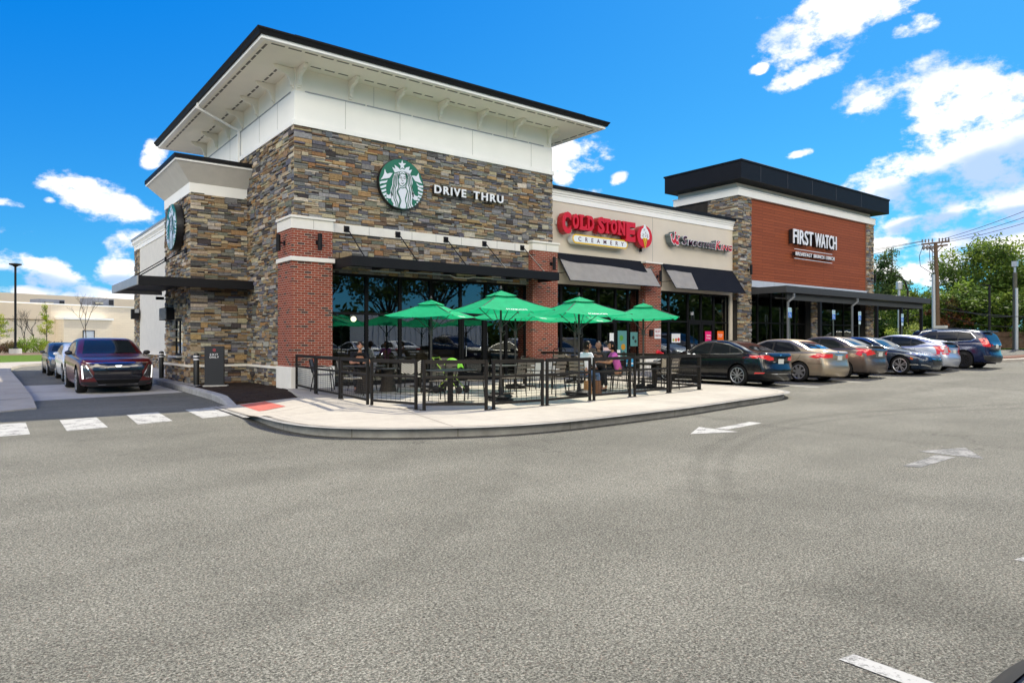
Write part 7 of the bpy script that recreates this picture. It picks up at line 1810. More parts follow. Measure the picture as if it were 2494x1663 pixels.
mb = MB(); mb.box(-.60, 1.86, 1.575, .60, 2.12, 1.605); mb.build('spoiler', P_BLUE, c6, world=False, bevel=.01)
place(c6, 34.25, 11.45, 4.66, 3.62, N_IN)
c7 = dup(c6, (0, 0, 0), 0, 'dark grey SUV farther right, half hidden behind the blue one', GR)
# burgundy crossover in the lane, seen from the front
C8 = sedan_card(L=4.99, W=1.97, H=1.62, zb=.22, axles=(.88, 3.97), wr=.385, spokes=6, twin=(-.1, .1), spw=.03, rimk=.76, arch=.02, tum=.36, tw=.27,
    top=[(0, .84), (.08, .94), (.3, 1.00), (.9, 1.06), (1.35, 1.09), (1.5, 1.12), (2.2, 1.46), (2.6, 1.59), (3.0, 1.62), (3.5, 1.60), (4.2, 1.44), (4.7, 1.22), (4.9, 1.12), (4.99, .98)],
    belt=[(0, .80), (.3, .93), (1.3, 1.0), (2.5, 1.04), (4.0, 1.10), (4.99, .96)],
    plan=[(0, .86), (.02, .91), (.06, .955), (.16, .99), (.5, 1.0), (.88, .98), (.96, .92), (1, .82)], nose=[(.15, .10), (.3, .04), (.5, .0), (.7, .0), (.85, .03), (.95, .09)],
    wind=[(-.74, 1.135), (.74, 1.135), (.60, 1.53), (-.60, 1.53)], rearw=[(-.62, 1.2), (.62, 1.2), (.55, 1.4), (-.55, 1.4)], mirror=(1.95, 1.10), mirror_m=M_TRIMB,
    side_glass=[[(1.95, 1.08), (2.7, 1.09), (2.75, 1.5), (2.5, 1.48), (2.2, 1.34)], [(2.78, 1.09), (3.7, 1.12), (3.6, 1.42), (2.82, 1.5)]], dlo=[(1.82, 1.05), (4.2, 1.14), (3.9, 1.38), (3.5, 1.50), (2.8, 1.54), (2.46, 1.50), (2.12, 1.34)],
    handles=[], shuts=[[(1.55, .4), (1.58, 1.0)], [(2.76, .36), (2.78, 1.05)]],
    bits=[('grille', [(-.56, .40), (.56, .40), (.62, .50), (.60, .62), (.74, .86), (-.74, .86), (-.60, .62), (-.62, .50)], 'front', mat('piano_black', (.008, .008, .012), .1, coat=1.0), .014), ('grille_chrome', [(-.78, .868), (.78, .868), (.78, .885), (-.78, .885)], 'front', M_CHROME, .022),
      ('lower_cladding', [(-.90, .22), (.90, .22), (.90, .36), (-.90, .36)], 'front', M_TRIMB, .010), ('lower_intake', [(-.5, .30), (.5, .30), (.56, .41), (-.56, .41)], 'front', M_WELL, .018), ('lip_chrome', [(-.5, .262), (.5, .262), (.5, .28), (-.5, .28)], 'front', M_CHROME, .009),
      ('badge', [(-.09, .81), (-.05, .765), (.05, .765), (.09, .81)], 'front', M_CHROME, .014), ('licence_plate', rect(-.15, .15, 1.0, 1.0001), 'front', M_PLATE, .0)] +
      [('headlamp', p, 'front', m, o) for q_ in (1, -1) for p, m, o in (([(q_ * .62, .50), (q_ * .88, .43), (q_ * .90, .82), (q_ * .78, .83)], mat('lamp_recess', (.03, .03, .035), .2, coat=1.0), .007), ([(q_ * .845, .44), (q_ * .88, .435), (q_ * .90, .80), (q_ * .875, .805)], mat('day_light', (.9, .9, .88), .3, emit=((1, .97, .9), .55)), .012), ([(q_ * .625, .50), (q_ * .645, .495), (q_ * .80, .80), (q_ * .785, .82)], M_CHROME, .012), ([(q_ * .64, .475), (q_ * .80, .44), (q_ * .80, .475), (q_ * .66, .50)], M_CHROME, .011))])
C8['bits'] = [b_ for b_ in C8['bits'] if b_[0] != 'licence_plate']
c8 = make_car('glossy burgundy crossover with tall slanted headlamps, first in the drive-through lane', 'car', C8, P_RED, name='waiting_car', group='cars waiting in the drive-through lane')
c8.location = (3.20, 22.62 + 4.99 / 2, 0)
c9 = make_car('white sedan waiting behind the burgundy crossover', 'car', sedan_card(L=4.7, W=1.85, H=1.44, bits=rear_std([(.42, .84), (.88, .86), (.90, .94), (.45, .92)], (0, .8)) + front_std([(.5, .62), (.86, .70), (.88, .76), (.56, .70)], [(-.5, .3), (.5, .3), (.5, .4), (-.5, .4)])), P_WHITE, name='waiting_car', group='cars waiting in the drive-through lane')
c9.location = (3.38, 29.75 + 2.35, 0)
c10 = make_car('dark grey car, last of the three in the drive-through lane', 'car', C4, P_GREY, name='waiting_car', group='cars waiting in the drive-through lane'); c10.location = (3.30, 35.6 + 2.45, 0)
c10.rotation_euler = (0, 0, 0); c10.name = 'waiting_car'
c7.location = (46.8, 16.6, G(46.8)); c7.rotation_euler = (0, -math.atan(.0195), R_(15))
# the car whose corner shows at the bottom right, and the row it stands in (seen again in the shop windows)
GB = 'cars parked behind the photographer'
cc = make_car('dark blue-grey car cut off at the bottom right corner of the picture', 'car', sedan_card(bits=rear_std([(.42, .84), (.88, .86), (.90, .94), (.45, .92)], (0, .8)) + front_std([(.45, .66), (.85, .70), (.86, .80), (.5, .76)], [(-.45, .50), (.45, .50), (.5, .68), (-.5, .68)])), paintm('slate_paint', (.06, .08, .13), .5, .2), group=GB)
cc.location = (1.975, -1.735, 0); cc.rotation_euler = (0, 0, R_(180))
xs_ = [(7.0, c6, 'dark blue SUV reflected in the left shop windows'), (9.5, c1, 'black sedan reflected in the big shop window'), (12.0, c2, 'beige sedan reflected in the big shop window'), (14.5, c5, 'silver hatchback reflected near the shop door'), (17.0, c1, 'second black sedan reflected near the brick pier'), (19.5, c5, 'silver hatchback reflected in the dessert shop window'), (22, c9, 'white car reflected in the dessert shop window'), (27, c6, 'blue SUV reflected in the drinks shop window'), (33, c9, 'white car reflected in the glass of the wood-clad tower'), (38, c2, 'beige sedan reflected in the far glass bay')]
for k, (x, src, lab) in enumerate(xs_):
    d = dup(src, (x, -1.9, G(x)), N_IN if k % 3 else 0, lab, GB); d.rotation_euler = (0, 0, N_IN if k % 3 else 0); d.name = 'parked_car'
t = thing('box_trailer', 'long white box trailer seen reflected in the big window', 'trailer', (30, -12, 0))
mb = MB(); mb.box(24, -13.2, 1.1, 36, -10.6, 3.7); mb.build('box_body', mat('trailer_white', (.70, .72, .74), .5, var=.06), t, bevel=.03)
mb = MB()
for k in range(24): mb.box(24.2 + k * .5, -10.6, 1.2, 24.23 + k * .5, -10.585, 3.6)
mb.build('side_ribs', M_LIGHTGREY, t)
for x in (25.5, 26.7, 34):
    mb = MB(); mb.lathe([(0, -.15), (.48, -.15), (.5, 0), (.48, .15), (0, .15)], 24, (x, -10.9, .5), 'Y'); mb.build('wheel', M_TYRE, t, smooth=True)
mb = MB(); mb.box(24.2, -12.5, .8, 35.8, -11.2, 1.1); mb.build('chassis', M_TRIMB, t)
# ================================================================== TREES
M_LEAF = attr_mat('leaf', .55, 25, 0, 0, translucent=.35)
M_BARK = mat('bark', (.085, .065, .05), .95, var=.3, vscale=9, bump=.8, bscale=25)
def limb_pts(a, b_, rnd, wob=.08, n=5):
    a, b_ = Vector(a), Vector(b_); L = (b_ - a).length
    return [a.lerp(b_, i / (n - 1)) + Vector((rnd.uniform(-1, 1), rnd.uniform(-1, 1), rnd.uniform(-.5, .5))) * L * wob * (0 if i in (0, n - 1) else 1) for i in range(n)]
def crown_mesh(mb, clumps, rnd, n_leaf, size, cols, flat=.8):
    for c, r in clumps:
        c = Vector(c); base = rnd.choice(cols); k0 = rnd.uniform(.72, 1.25)
        for _ in range(n_leaf):
            d = Vector((rnd.gauss(0, 1), rnd.gauss(0, 1), rnd.gauss(0, flat))); 
            if d.length > 2.1: d *= 2.1 / d.length
            p = c + d * r * .52
            n_ = Vector((rnd.gauss(0, 1), rnd.gauss(0, 1), rnd.gauss(.6, 1))).normalized(); u = n_.orthogonal().normalized(); u.rotate(Matrix.Rotation(rnd.uniform(0, 6.3), 3, n_)); v = n_.cross(u)
            s = size * rnd.uniform(.6, 1.3); k = k0 * rnd.uniform(.75, 1.3); col = (base[0] * k, base[1] * k, base[2] * k)
            mb.add([p - u * s, p - v * s * .45 + u * s * .1, p + u * s, p + v * s * .5 + u * s * .1], [(0, 1, 2, 3)], col)
GREENS = [(.10, .155, .025), (.135, .20, .03), (.065, .11, .02), (.18, .24, .035), (.08, .135, .028)]
def make_tree(label, h, cr, seed, trunk_h=None, shape='round', n_cl=60, n_leaf=110, leaf=.16, cols=GREENS, name='broadleaf_tree', group=None, tr=.22):
    rnd = random.Random(seed); t = thing(name, label, 'tree', (0, 0, 0), 0, group); trunk_h = trunk_h or h * .3
    cl = []
    for i in range(n_cl):
        for _ in range(30):
            p = Vector((rnd.uniform(-1, 1), rnd.uniform(-1, 1), rnd.uniform(-1, 1)))
            if shape == 'round' and .25 < p.length < .97: break
            if shape == 'cone' and math.hypot(p.x, p.y) < (1 - (p.z + 1) / 2) * .95 + .08: break
        hh = (h - trunk_h * .8) / 2; c = Vector((p.x * cr, p.y * cr, trunk_h * .8 + hh + p.z * hh * .92))
        c += Vector((noise.noise(c * .3 + Vector((seed, 0, 0))), noise.noise(c * .3 + Vector((0, seed, 0))), 0)) * cr * .35
        cl.append((c, rnd.uniform(.16, .30) * cr * (1.0 if shape == 'round' else 1.35)))
    mb = MB(); top = h * (.72 if shape == 'round' else .96)
    P = limb_pts((0, 0, -.1), (rnd.uniform(-.3, .3), rnd.uniform(-.3, .3), top), rnd, .02, 7); mb.tube(P, [tr * (1 - .85 * i / 6) for i in range(7)], 9)
    for c, r in rnd.sample(cl, min(len(cl), 26)):
        q_ = P[min(5, max(1, int((c.z * .6) / top * 6)))]; mb.tube(limb_pts(q_, c, rnd, .07, 4), [tr * .32, tr * .22, tr * .13, tr * .04], 5, cap=False)
    mb.build('trunk', M_BARK, t, world=False, smooth=True)
    mb = MB(); crown_mesh(mb, cl, rnd, n_leaf, leaf, cols); mb.build('crown', M_LEAF, t, world=False, fix=False)
    return t
TG = 'trees beyond the far end of the car park'
T1 = make_tree('large bright green tree right of the utility poles, tallest of its group', 9.8, 4.5, 11, 3.4, n_cl=140, n_leaf=170, leaf=.15, group=TG)
T1.location = at_px(2415, 62, .8); 
T2 = make_tree('dark pointed evergreen behind the patio canopy', 11.5, 2.8, 12, 1.0, 'cone', 170, 150, .15, [(.045, .085, .03), (.06, .105, .03), (.085, .125, .04)], 'conifer', TG)
T2.location = at_px(2166, 76, .8)
T3 = make_tree('medium leafy tree beneath the far canopy end', 6.4, 3.0, 13, 1.2, n_cl=60, n_leaf=110, leaf=.14, group=TG)
T3.location = at_px(2240, 66, .6)
T4 = make_tree('yellow-green tree low behind the utility pole', 5.6, 2.6, 14, .8, n_cl=50, n_leaf=110, leaf=.13, cols=[(.17, .21, .03), (.12, .18, .03), (.08, .13, .02)], group=TG)
T4.location = at_px(2300, 62, .6)
dup(T1, at_px(2530, 60, .8), 2.0, 'large tree cut by the right picture edge', TG, (.8, .8, .8))
dup(T3, at_px(2370, 58, .6), 1.0, 'low leafy tree right behind the blue sport utility vehicle', TG, (1.25, 1.25, .95))
dup(T3, at_px(2450, 56, .6), 2.6, 'low leafy tree at the foot of the grey metal pole', TG, (1.2, 1.2, .85))
dup(T4, at_px(2215, 70, .6), 3.0, 'small tree seen under the patio canopy', TG, (1.2, 1.2, .9))
dup(T3, at_px(2190, 80, .7), 4.0, 'bushy tree left of the small canopy tree', TG, (1.3, 1.3, 1.05))
dup(T2, at_px(2135, 84, .8), 1.0, 'evergreen just right of the far stone pier', TG, (1.1, 1.1, .8))
dup(T2, at_px(2195, 84, .8), 2.0, 'rounded dark evergreen right of the pointed one', TG, (1.0, 1.0, .78))
T5 = make_tree('rust-leaved small tree among the green ones', 4.6, 1.6, 15, .8, n_cl=28, n_leaf=90, leaf=.12, cols=[(.22, .08, .04), (.16, .07, .03), (.11, .10, .03)], group=TG); T5.location = at_px(2308, 57, .6)
dup(T1, at_px(2600, 75, .8), 4.0, 'large tree outside the right picture edge', TG)
# row across the car park, seen in the windows
BG = 'trees behind the photographer, mirrored in the glass'
T6 = make_tree('tall bare-stemmed tree mirrored in the big window', 11.5, 4.6, 21, 6.2, n_cl=40, n_leaf=80, leaf=.2, cols=[(.03, .055, .012), (.045, .075, .018), (.06, .1, .02)], group=BG, tr=.3); T6.location = (12, -20, 0)
for k, (x, y, s) in enumerate(((2, -22, 1.1), (19, -19, 1.0), (25, -22, 1.15), (31, -20, .95), (38, -23, 1.2), (46, -21, 1.1), (55, -24, 1.2))):
    dup(T6, (x, y, 0), k * 1.3, 'tree %s mirrored in the shop glass' % ('far left', 'beyond the white trailer', 'right of the trailer', 'facing the drinks shop', 'facing the wood-clad tower', 'facing the far glass bay', 'beyond the last glass bay')[k], BG, (s, s, s))
rnd = random.Random(5); mb = MB(); cl = []
for k in range(420):
    x = rnd.uniform(-60, 150); y = rnd.uniform(-46, -38) + max(0, x - 60) * .35; cl.append((Vector((x, y, rnd.uniform(.3, 3.6 + 2 * noise.noise(Vector((x * .06, 0, 0)))))), rnd.uniform(2.2, 3.6)))
for k in range(170):
    x = rnd.uniform(62, 150); cl.append((Vector((x, rnd.uniform(-34, -12), rnd.uniform(.3, 11))), rnd.uniform(2.2, 3.6)))
crown_mesh(mb, cl, rnd, 120, .55, [(.03, .055, .012), (.04, .07, .016), (.055, .09, .02)]); o = mb.build('woodland', M_LEAF, fix=False); tag(o, 'dense wood edge beyond the road, mirrored low in the shop glass', 'woodland'); o['kind'] = 'stuff'
# ================================================================== LEFT SIDE: store, lamp, young trees, hedge
u_ = Vector((math.cos(R_(22.6)), math.sin(R_(22.6)), 0)); n_ = Vector((u_.y, -u_.x, 0))
O_ = at_px(185.6, 72, 0)
def wf(s, d, z): p = O_ + u_ * s + n_ * d; return (p.x, p.y, z)     # s along the wall, d towards us
def wbox(mb, s0, s1, d0, d1, z0, z1):
    vs = [wf(s, d, z) for z in (z0, z1) for s, d in ((s0, d0), (s1, d0), (s1, d1), (s0, d1))]; mb.add(vs, [(0, 3, 2, 1), (4, 5, 6, 7), (0, 1, 5, 4), (1, 2, 6, 5), (2, 3, 7, 6), (3, 0, 4, 7)])
t = thing('big_store', 'long windowless cream store building with a boxed-out door, beyond the lane', 'building', tuple(O_))
m, nt, b_, nn, ln = NT('painted_block')
uv, tco = wall_uv(nn, ln)
bt = nn('ShaderNodeTexBrick'); ln(uv, bt.inputs['Vector']); bt.inputs['Scale'].default_value = 1; bt.inputs['Brick Width'].default_value = .8; bt.inputs['Row Height'].default_value = .2; bt.inputs['Mortar Size'].default_value = .012
bt.inputs['Color1'].default_value = (.76, .66, .51, 1); bt.inputs['Color2'].default_value = (.73, .63, .485, 1); bt.inputs['Mortar'].default_value = (.64, .55, .42, 1); ln(bt.outputs['Color'], b_.inputs['Base Color']); b_.inputs['Roughness'].default_value = .85
bp = nn('ShaderNodeBump'); bp.inputs['Strength'].default_value = .5; bp.inputs['Distance'].default_value = .02; bp.invert = True; ln(bt.outputs['Fac'], bp.inputs['Height']); ln(bp.outputs[0], b_.inputs['Normal'])
M_BLOCK = m
M_TAN = mat('tan_stucco', (.64, .53, .39), .85, var=.05, vscale=.4)
mb = MB(); wbox(mb, -45, 60, -.4, 0, .1, 5.25); mb.build('wall', M_BLOCK, t)
mb = MB(); wbox(mb, -45, 60, -.45, .08, 5.25, 5.36); mb.build('parapet_cap', M_WHITE, t)
mb = MB(); wbox(mb, -45, -2.6, -.2, .25, 3.72, 5.25); mb.build('upper_band', M_TAN, t)
mb = MB(); wbox(mb, -45, 60, -9, -8.6, 4, 6.75); mb.build('rear_parapet', M_TAN, t)
mb = MB(); wbox(mb, -45, 60, -30, -.4, 4.8, 4.9); mb.build('flat_roof', M_DGREY, t)
mb = MB(); wbox(mb, -2.0, 2.9, 0, 1.5, .1, 3.75); mb.build('door_box', M_BLOCK, t)
mb = MB(); wbox(mb, -2.1, 3.0, -.02, 1.62, 3.75, 3.95); mb.build('door_box_cap', M_WHITE, t)
mb = MB(); wbox(mb, -.1, .95, 1.5, 1.56, .4, 2.6); d = mb.build('door', mat('door_pale', (.50, .54, .58), .5), t); mb = MB(); wbox(mb, -.17, -.1, 1.5, 1.58, .4, 2.67); wbox(mb, .95, 1.02, 1.5, 1.58, .4, 2.67); wbox(mb, -.1, .95, 1.5, 1.58, 2.6, 2.67); mb.build('door_frame', M_BLACK, d)
mb = MB(); wbox(mb, .8, .87, 1.56, 1.64, 1.4, 1.55); mb.build('door_handle', M_BLACK, d)
for s in (-9.5, 7.6):
    x, y, z = wf(s, .1, 3.5); l_ = thing('wall_pack_lamp', 'small black lamp on the cream store wall, %s the boxed-out door' % ('left of' if s < 0 else 'right of'), 'wall lamp', (x, y, z)); mb = MB(); wbox(mb, s, s + .42, 0, .4, 3.45, 3.6); mb.build('lamp_hood', M_BLACK, l_)
def rtu(s, w_, d, z, h, lab, seed):
    x, y, _ = wf(s, d, 0); l_ = thing('rooftop_unit', lab, 'rooftop unit', (x, y, z), group='rooftop air units')
    mb = MB(); wbox(mb, s, s + w_, d - 2, d, z, z + h); mb.build('casing', mat('unit_grey', (.26, .265, .29), .5, var=.1), l_)
    mb = MB()
    wbox(mb, s + w_ * .18, s + w_ * .52, d, d + .05, z + .1, z + h * .5); wbox(mb, s + w_ * .78, s + w_ - .06, d, d + .04, z + .1, z + h - .1); mb.build('louvre', M_DGREY, l_)
    mb = MB(); wbox(mb, s + w_ * .2, s + w_ * .34, d + .05, d + .2, z + .15, z + h * .45); wbox(mb, s + w_ * .37, s + w_ * .5, d + .05, d + .2, z + .15, z + h * .45); mb.build('hood', mat('unit_cream', (.55, .5, .38), .5), l_)
    mb = MB(); wbox(mb, s - .1, s + w_ + .1, d - 2, d + .1, z - .5, z); mb.build('curb', M_LIGHTGREY, l_)
rtu(2.3, 2.6, -1.6, 5.45, .78, 'grey rooftop unit nearest the building gap, taller one', 1)
rtu(-2.6, 2.4, -1.8, 5.3, .58, 'low grey rooftop unit left of the taller one', 2)
# parking lot lamp
LP = at_px(37.5, 54, .35)
t = thing('lot_lamp', 'tall black car park lamp on a concrete foot at the left edge', 'street lamp', tuple(LP))
mb = MB(); mb.lathe([(.42, -.3), (.42, .55), (.40, .58)], 20, tuple(LP)); mb.build('concrete_foot', M_SLAB, t, smooth=True)
mb = MB(); mb.lathe([(.17, .58), (.17, .66), (.085, .72), (.075, 7.05)], 14, tuple(LP)); mb.build('pole', M_BLACK, t, smooth=True)
mb = MB(); mb.lathe([(.10, 7.0), (.20, 7.08), (.42, 7.16), (.42, 7.24), (.1, 7.28)], 18, tuple(LP)); mb.build('lamp_head', M_BRONZE, t, smooth=True)
# young and bare trees
def bare_tree(px, depth, h, label, seed, z0=.5, spread=.28, name='bare_tree', lv=4):
    rnd = random.Random(seed); p0 = at_px(px, depth, z0); t = thing(name, label, 'tree', tuple(p0)); mb = MB(); tips = []
    def grow_(p, d, L, r, k):
        q_ = p + d * L; mb.tube([p, p.lerp(q_, .5) + Vector((rnd.uniform(-1, 1), rnd.uniform(-1, 1), 0)) * L * .04, q_], [r, r * .85, r * .65], 5, cap=False)
        if k == 0: tips.append(q_); return
        for _ in range(3 if k > 1 else 3):
            a = Vector((rnd.uniform(-1, 1), rnd.uniform(-1, 1), rnd.uniform(-.1, .5))).normalized(); grow_(p.lerp(q_, rnd.uniform(.55, 1)), (d + a * rnd.uniform(.45, .75)).normalized(), L * rnd.uniform(.55, .75), r * .55, k - 1)
    grow_(p0, Vector((0, 0, 1)), h * .45, .05, lv)
    mb.build('trunk', mat('grey_twig', (.10, .085, .07), .9), t); return t, tips
bare_tree(60, 60, 4.1, 'leafless young tree, left one of the pair before the cream store', 3)
bare_tree(82, 58, 3.6, 'leafless young tree, right one of the pair before the cream store', 4)
bt_, _ = bare_tree(208, 58, 5.4, 'thin leafless young tree in front of the pale door', 6)
def leafy(px, depth, h, label, seed, cols, w_=.75):
    rnd = random.Random(seed); p0 = at_px(px, depth, .5); t = thing('young_tree', label, 'tree', tuple(p0)); mb = MB(); mb.tube([p0, p0 + Vector((.03, 0, h * .5)), p0 + Vector((0, 0, h * .92))], [.05, .035, .01], 6)
    cl = []
    for k in range(26):
        f = rnd.uniform(.42, 1); r = w_ * (1.15 - f) * 1.4 + .1; a = rnd.uniform(0, 6.3); c = p0 + Vector((math.cos(a) * r * rnd.uniform(.2, 1), math.sin(a) * r * rnd.uniform(.2, 1), h * f)); cl.append((c, .22)); mb.tube([p0 + Vector((0, 0, h * (f - .1))), c], [.015, .005], 4, cap=False)
    mb.build('trunk', MATS['grey_twig'], t); mb = MB(); crown_mesh(mb, cl, rnd, 60, .06, cols); mb.build('crown', M_LEAF, t, fix=False)
LIME = [(.30, .36, .02), (.22, .30, .02), (.36, .38, .03)]
leafy(113, 60, 4.2, 'lime-green young tree before the cream store', 8, LIME, .95)
leafy(-2, 58, 3.4, 'lime-green young tree cut by the left picture edge', 9, LIME, .9)
SH = 'low shrubs along the lawn'
shr = [(0, .75, 'brown'), (26, .8, 'brown'), (62, 1.15, 'green'), (98, 1.2, 'green'), (124, .85, 'lime'), (45, .7, 'brown2'), (145, .8, 'brown')]
lab = {'brown': ['reddish-brown shrub at the left picture edge', 'reddish-brown shrub just left of the lamp foot', 'brown shrub just left of the dark waiting car'], 'green': ['round bright green shrub right of the lamp foot', 'round bright green shrub under the lime-green young tree'], 'lime': ['small yellow-green shrub near the dark waiting car'], 'brown2': ['brown twiggy shrub right behind the lamp foot']}
cnt = {}
for k, (px, h, kd) in enumerate(shr):
    cols = {'brown': [(.14, .07, .045), (.10, .08, .03), (.17, .09, .05)], 'brown2': [(.13, .08, .05), (.09, .09, .03)], 'green': [(.16, .26, .02), (.20, .30, .03), (.11, .20, .02)], 'lime': [(.26, .32, .03), (.2, .26, .03)]}[kd]
    rnd = random.Random(50 + k); p0 = at_px(px, 57, .5); i = cnt.get(kd, 0); cnt[kd] = i + 1; t = thing('shrub', lab[kd][i], 'shrub', tuple(p0), 0, SH)
    cl = [(p0 + Vector((rnd.uniform(-.6, .6), rnd.uniform(-.5, .5), rnd.uniform(.15, h))), .32) for _ in range(22)]; mb = MB(); crown_mesh(mb, cl, rnd, 60, .06, cols); mb.build('foliage', M_LEAF, t, fix=False)
    mb = MB()
    for _ in range(6): mb.tube([p0, p0 + Vector((rnd.uniform(-.4, .4), rnd.uniform(-.4, .4), h * .8))], [.015, .006], 4, cap=False)
    mb.build('stems', MATS['grey_twig'], t)
# ================================================================== RIGHT SIDE: poles and wires
UP = at_px(2284, 55, .75)
t = thing('utility_pole', 'brown wooden utility pole with crossarms and insulators', 'utility pole', tuple(UP))
mb = MB(); mb.tube([UP, UP + Vector((-.1, .02, 5)), UP + Vector((-.30, .05, 8.65))], [.20, .17, .13], 12); mb.build('pole', mat('pole_wood', (.13, .085, .055), .9, var=.3, vscale=12, bump=.5), t, smooth=True)
topP = UP + Vector((-.30, .05, 8.6)); ru = RGT
for k, (dz, w_) in enumerate(((.0, 1.1), (-.28, .95))):
    mb = MB(); a = topP + Vector((0, 0, dz)); mb.bar(a - ru * w_ + Vector((0, 0, -.12)), a + ru * w_ + Vector((0, 0, .12)), .11, .13); mb.bar(a - ru * .6 + Vector((0, 0, -.06)), a + Vector((0, 0, -.6)), .05); mb.bar(a + ru * .6 + Vector((0, 0, .06)), a + Vector((0, 0, -.6)), .05); mb.build('crossarm', MATS['pole_wood'], t)
mb = MB()
for s in (-1.05, -.8, -.55, -.25, .3, .55, .8, 1.05):
    mb = MB(); a = topP + ru * s + Vector((0, 0, .08 + s * .07)); mb.lathe([(.03, 0), (.07, .06), (.05, .14), (.07, .22), (.02, .28)], 8, tuple(a)); mb.build('insulator', mat('insulator_grey', (.16, .15, .15), .5), t)
for s in (-.95, -.65, -.35): mb = MB(); mb.ball(tuple(topP + ru * s + Vector((0, 0, -.38))), (.12, .12, .2), 8, 6); mb.build('cutout_fuse', MATS['insulator_grey'], t)

CP = at_px(2275, 54, .75)
t = thing('conduit_pole', 'pale grey metal conduit pole beside the wooden utility pole', 'pole', tuple(CP))
mb = MB(); mb.tube([CP, CP + Vector((-.12, 0, 6.0))], [.15, .12], 12); mb.build('pole', mat('galvanised', (.42, .44, .46), .4, .5), t, smooth=True)
mb = MB()
for k, (o1, sag) in enumerate(((-1.3, 1.1), (-.6, .2), (-.3, .05))):
    a = topP + ru * o1 * .8 + Vector((0, 0, -.3)); b2 = CP + Vector((-.12, 0, 6.0)); mb.tube([a, a.lerp(b2, .35) - ru * sag * .5, a.lerp(b2, .7) - ru * sag * .7, b2], .022, 5, cap=False)
mb.build('service_cable', M_BLACK, t)
def pole(px, depth, h, r, m, label, head=None, z0=.7, name='metal_pole', cat='pole'):
    p = at_px(px, depth, z0); t = thing(name, label, cat, tuple(p)); mb = MB(); mb.tube([p, p + Vector((0, 0, h))], [r, r * .85], 12); mb.build('pole', m, t, smooth=True)
    if head: mb = MB(); head(mb, p + Vector((0, 0, h))); mb.build('pole_head', MATS['galvanised'] if m is not M_BLACK else M_BLACK, t)
pole(2410, 50, 4.9, .09, M_BLACK, 'plain black lamp post in front of the large green tree', lambda mb, p: mb.bar(p, p - RGT * .8 + Vector((0, 0, -.02)), .05), name='lamp_post', cat='street lamp')
pole(2472, 52, 6.0, .17, mat('pole_green_grey', (.085, .085, .07), .8, var=.2), 'grey-brown pole with a box on top near the right edge', lambda mb, p: (mb.bar(p, p + Vector((0, 0, .5)), .12), mb.bar(p + Vector((0, 0, .45)), p + Vector((0, 0, .85)), .34, .34)))
pole(2476, 51.6, 4.8, .12, MATS['galvanised'], 'pale conduit clamped to the box-topped pole')
pole(2190, 62, 5.6, .13, MATS['galvanised'], 'short pale pole with a white drum above the patio canopy', lambda mb, p: mb.lathe([(.27, -.1), (.27, .55), (.1, .6)], 14, tuple(p)))
P5 = at_px(2211, 60, .7)
t = thing('curved_street_lamp', 'dark street lamp with a curved arm before the evergreens', 'street lamp', tuple(P5)); mb = MB(); mb.tube([P5, P5 + Vector((0, 0, 5.2)), P5 + Vector((0, 0, 6.1)) - RGT * .25, P5 + Vector((0, 0, 6.5)) - RGT * .8], [.09, .08, .06, .05], 8); mb.build('pole', M_BRONZE, t, smooth=True); mb = MB(); mb.bar(P5 + Vector((0, 0, 6.5)) - RGT * .8, P5 + Vector((0, 0, 6.48)) - RGT * 1.15, .14, .08); mb.build('lamp_head', M_BRONZE, t)
def wire(a, b_, sag, label, r=.018):
    P = []
    for i in range(17):
        u = i / 16; p = Vector(a).lerp(Vector(b_), u); p.z -= sag * 4 * u * (1 - u); P.append(p)
    mb = MB(); mb.tube(P, r, 4, cap=False); tag(mb.build('power_line', mat('wire_black', (.02, .02, .022), .6)), label, 'cable', 'overhead lines at the utility pole')
farL = at_px(1700, 110, 12.5); nearR = at_px(2700, 38, 9.6)
wire(topP - ru * 1.05 + Vector((0, 0, .15)), farL + Vector((0, 0, 1)), .6, 'upper overhead line running left behind the wood-clad tower')
wire(topP - ru * .8 + Vector((0, 0, .15)), farL + Vector((0, 0, .3)), .6, 'middle overhead line running left behind the wood-clad tower')
wire(topP - ru * .55, farL + Vector((0, 0, -.6)), .6, 'lower overhead line running left behind the wood-clad tower')
wire(topP + ru * .55 + Vector((0, 0, .3)), nearR + Vector((0, 0, 1.1)), .25, 'upper overhead line rising to the right picture edge')
wire(topP + ru * .8 + Vector((0, 0, .2)), nearR + Vector((0, 0, .55)), .25, 'middle overhead line rising to the right picture edge')
wire(topP + ru * 1.05 + Vector((0, 0, .1)), nearR, .25, 'lower overhead line rising to the right picture edge')
wire(UP + Vector((0, 0, 4.2)), at_px(2465, 50, 3.3), .5, 'sagging cable between wooden pole and box-topped pole, upper', .025)
wire(UP + Vector((0, 0, 3.2)), at_px(2465, 50, 2.6), .4, 'sagging cable between wooden pole and box-topped pole, lower', .02)
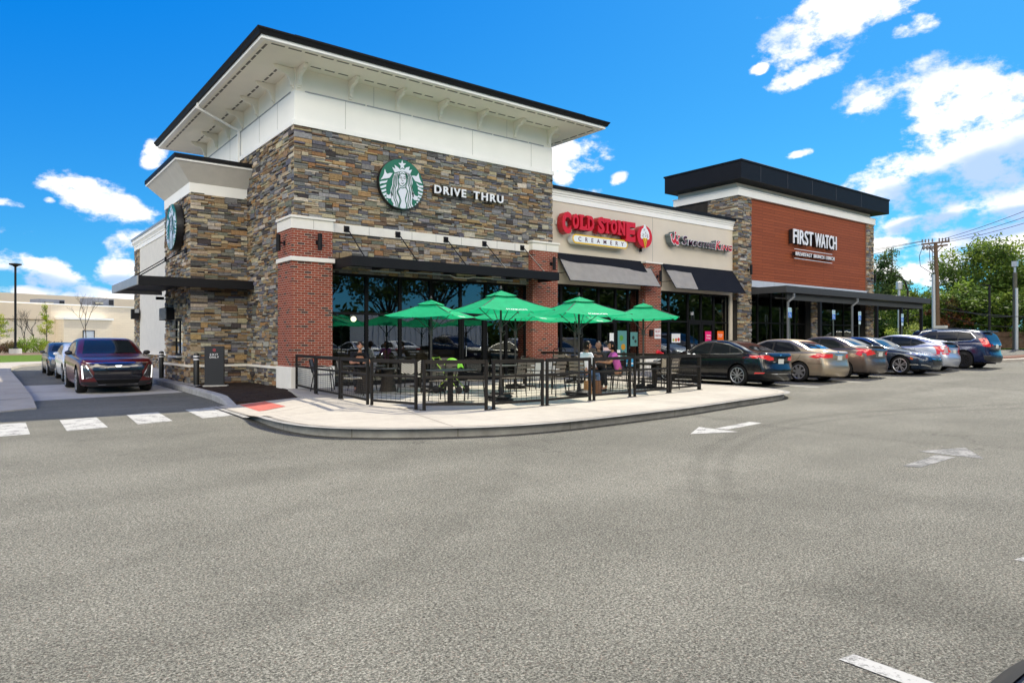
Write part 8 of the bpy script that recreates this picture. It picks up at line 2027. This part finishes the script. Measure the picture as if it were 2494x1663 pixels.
wire(UP + Vector((0, 0, 3.3)), at_px(2110, 80, 4.0), .3, 'low cable from the wooden pole to the left, just above the patio canopy', .02)
wire(UP + Vector((0, 0, 4.6)), at_px(2110, 80, 5.2), .2, 'single cable from the wooden pole to the left over the evergreens', .02)
wire(UP + Vector((0, 0, 3.4)), at_px(2600, 40, 2.9), .2, 'dark straight cable crossing the large tree', .025)
# board fence and shrubs at the far right
t = thing('board_fence', 'weathered brown board fence beneath the trees at the right edge', 'fence', tuple(at_px(2440, 54, .7)))
a, b2 = at_px(2385, 55, .6), at_px(2640, 52, .6); mb = MB(); n = 90
for i in range(n):
    p, q_ = a.lerp(b2, i / n), a.lerp(b2, (i + .92) / n); mb.bar(p + Vector((0, 0, .8)), q_ + Vector((0, 0, .8)), .03, 1.7 + .06 * math.sin(i * 2.7))
mb.build('boards', mat('fence_wood', (.10, .065, .045), .9, var=.35, vscale=5), t)
mb = MB()
for z in (.4, 1.35): mb.bar(a + Vector((0, 0, z)) - FWD * .06, b2 + Vector((0, 0, z)) - FWD * .06, .05, .09)
mb.build('rails', MATS['fence_wood'], t)
for px, dp, h, cols, lab_ in ((2195, 50, 1.5, [(.26, .30, .05), (.2, .27, .05)], 'pale green shrub under the patio canopy'), (2228, 52, 1.9, [(.18, .10, .09), (.22, .26, .06), (.28, .33, .08)], 'flowering shrub with pinkish leaves right of the last parking sign')):
    rnd = random.Random(px); p0 = at_px(px, dp, .75); t = thing('shrub', lab_, 'shrub', tuple(p0)); cl = [(p0 + Vector((rnd.uniform(-.9, .9), rnd.uniform(-.7, .7), rnd.uniform(.1, h))), .4) for _ in range(30)]; mb = MB(); crown_mesh(mb, cl, rnd, 60, .08, cols); mb.build('foliage', M_LEAF, t, fix=False)
t = thing('utility_cabinet', 'pale metal cabinet at the foot of the poles', 'cabinet', tuple(at_px(2288, 50, .75))); mb = MB(); p = at_px(2291, 50, .75); mb.bar(p, p + Vector((0, 0, 1.9)), .75, .5); mb.build('cabinet_body', mat('cabinet_pale', (.55, .55, .5), .5), t)
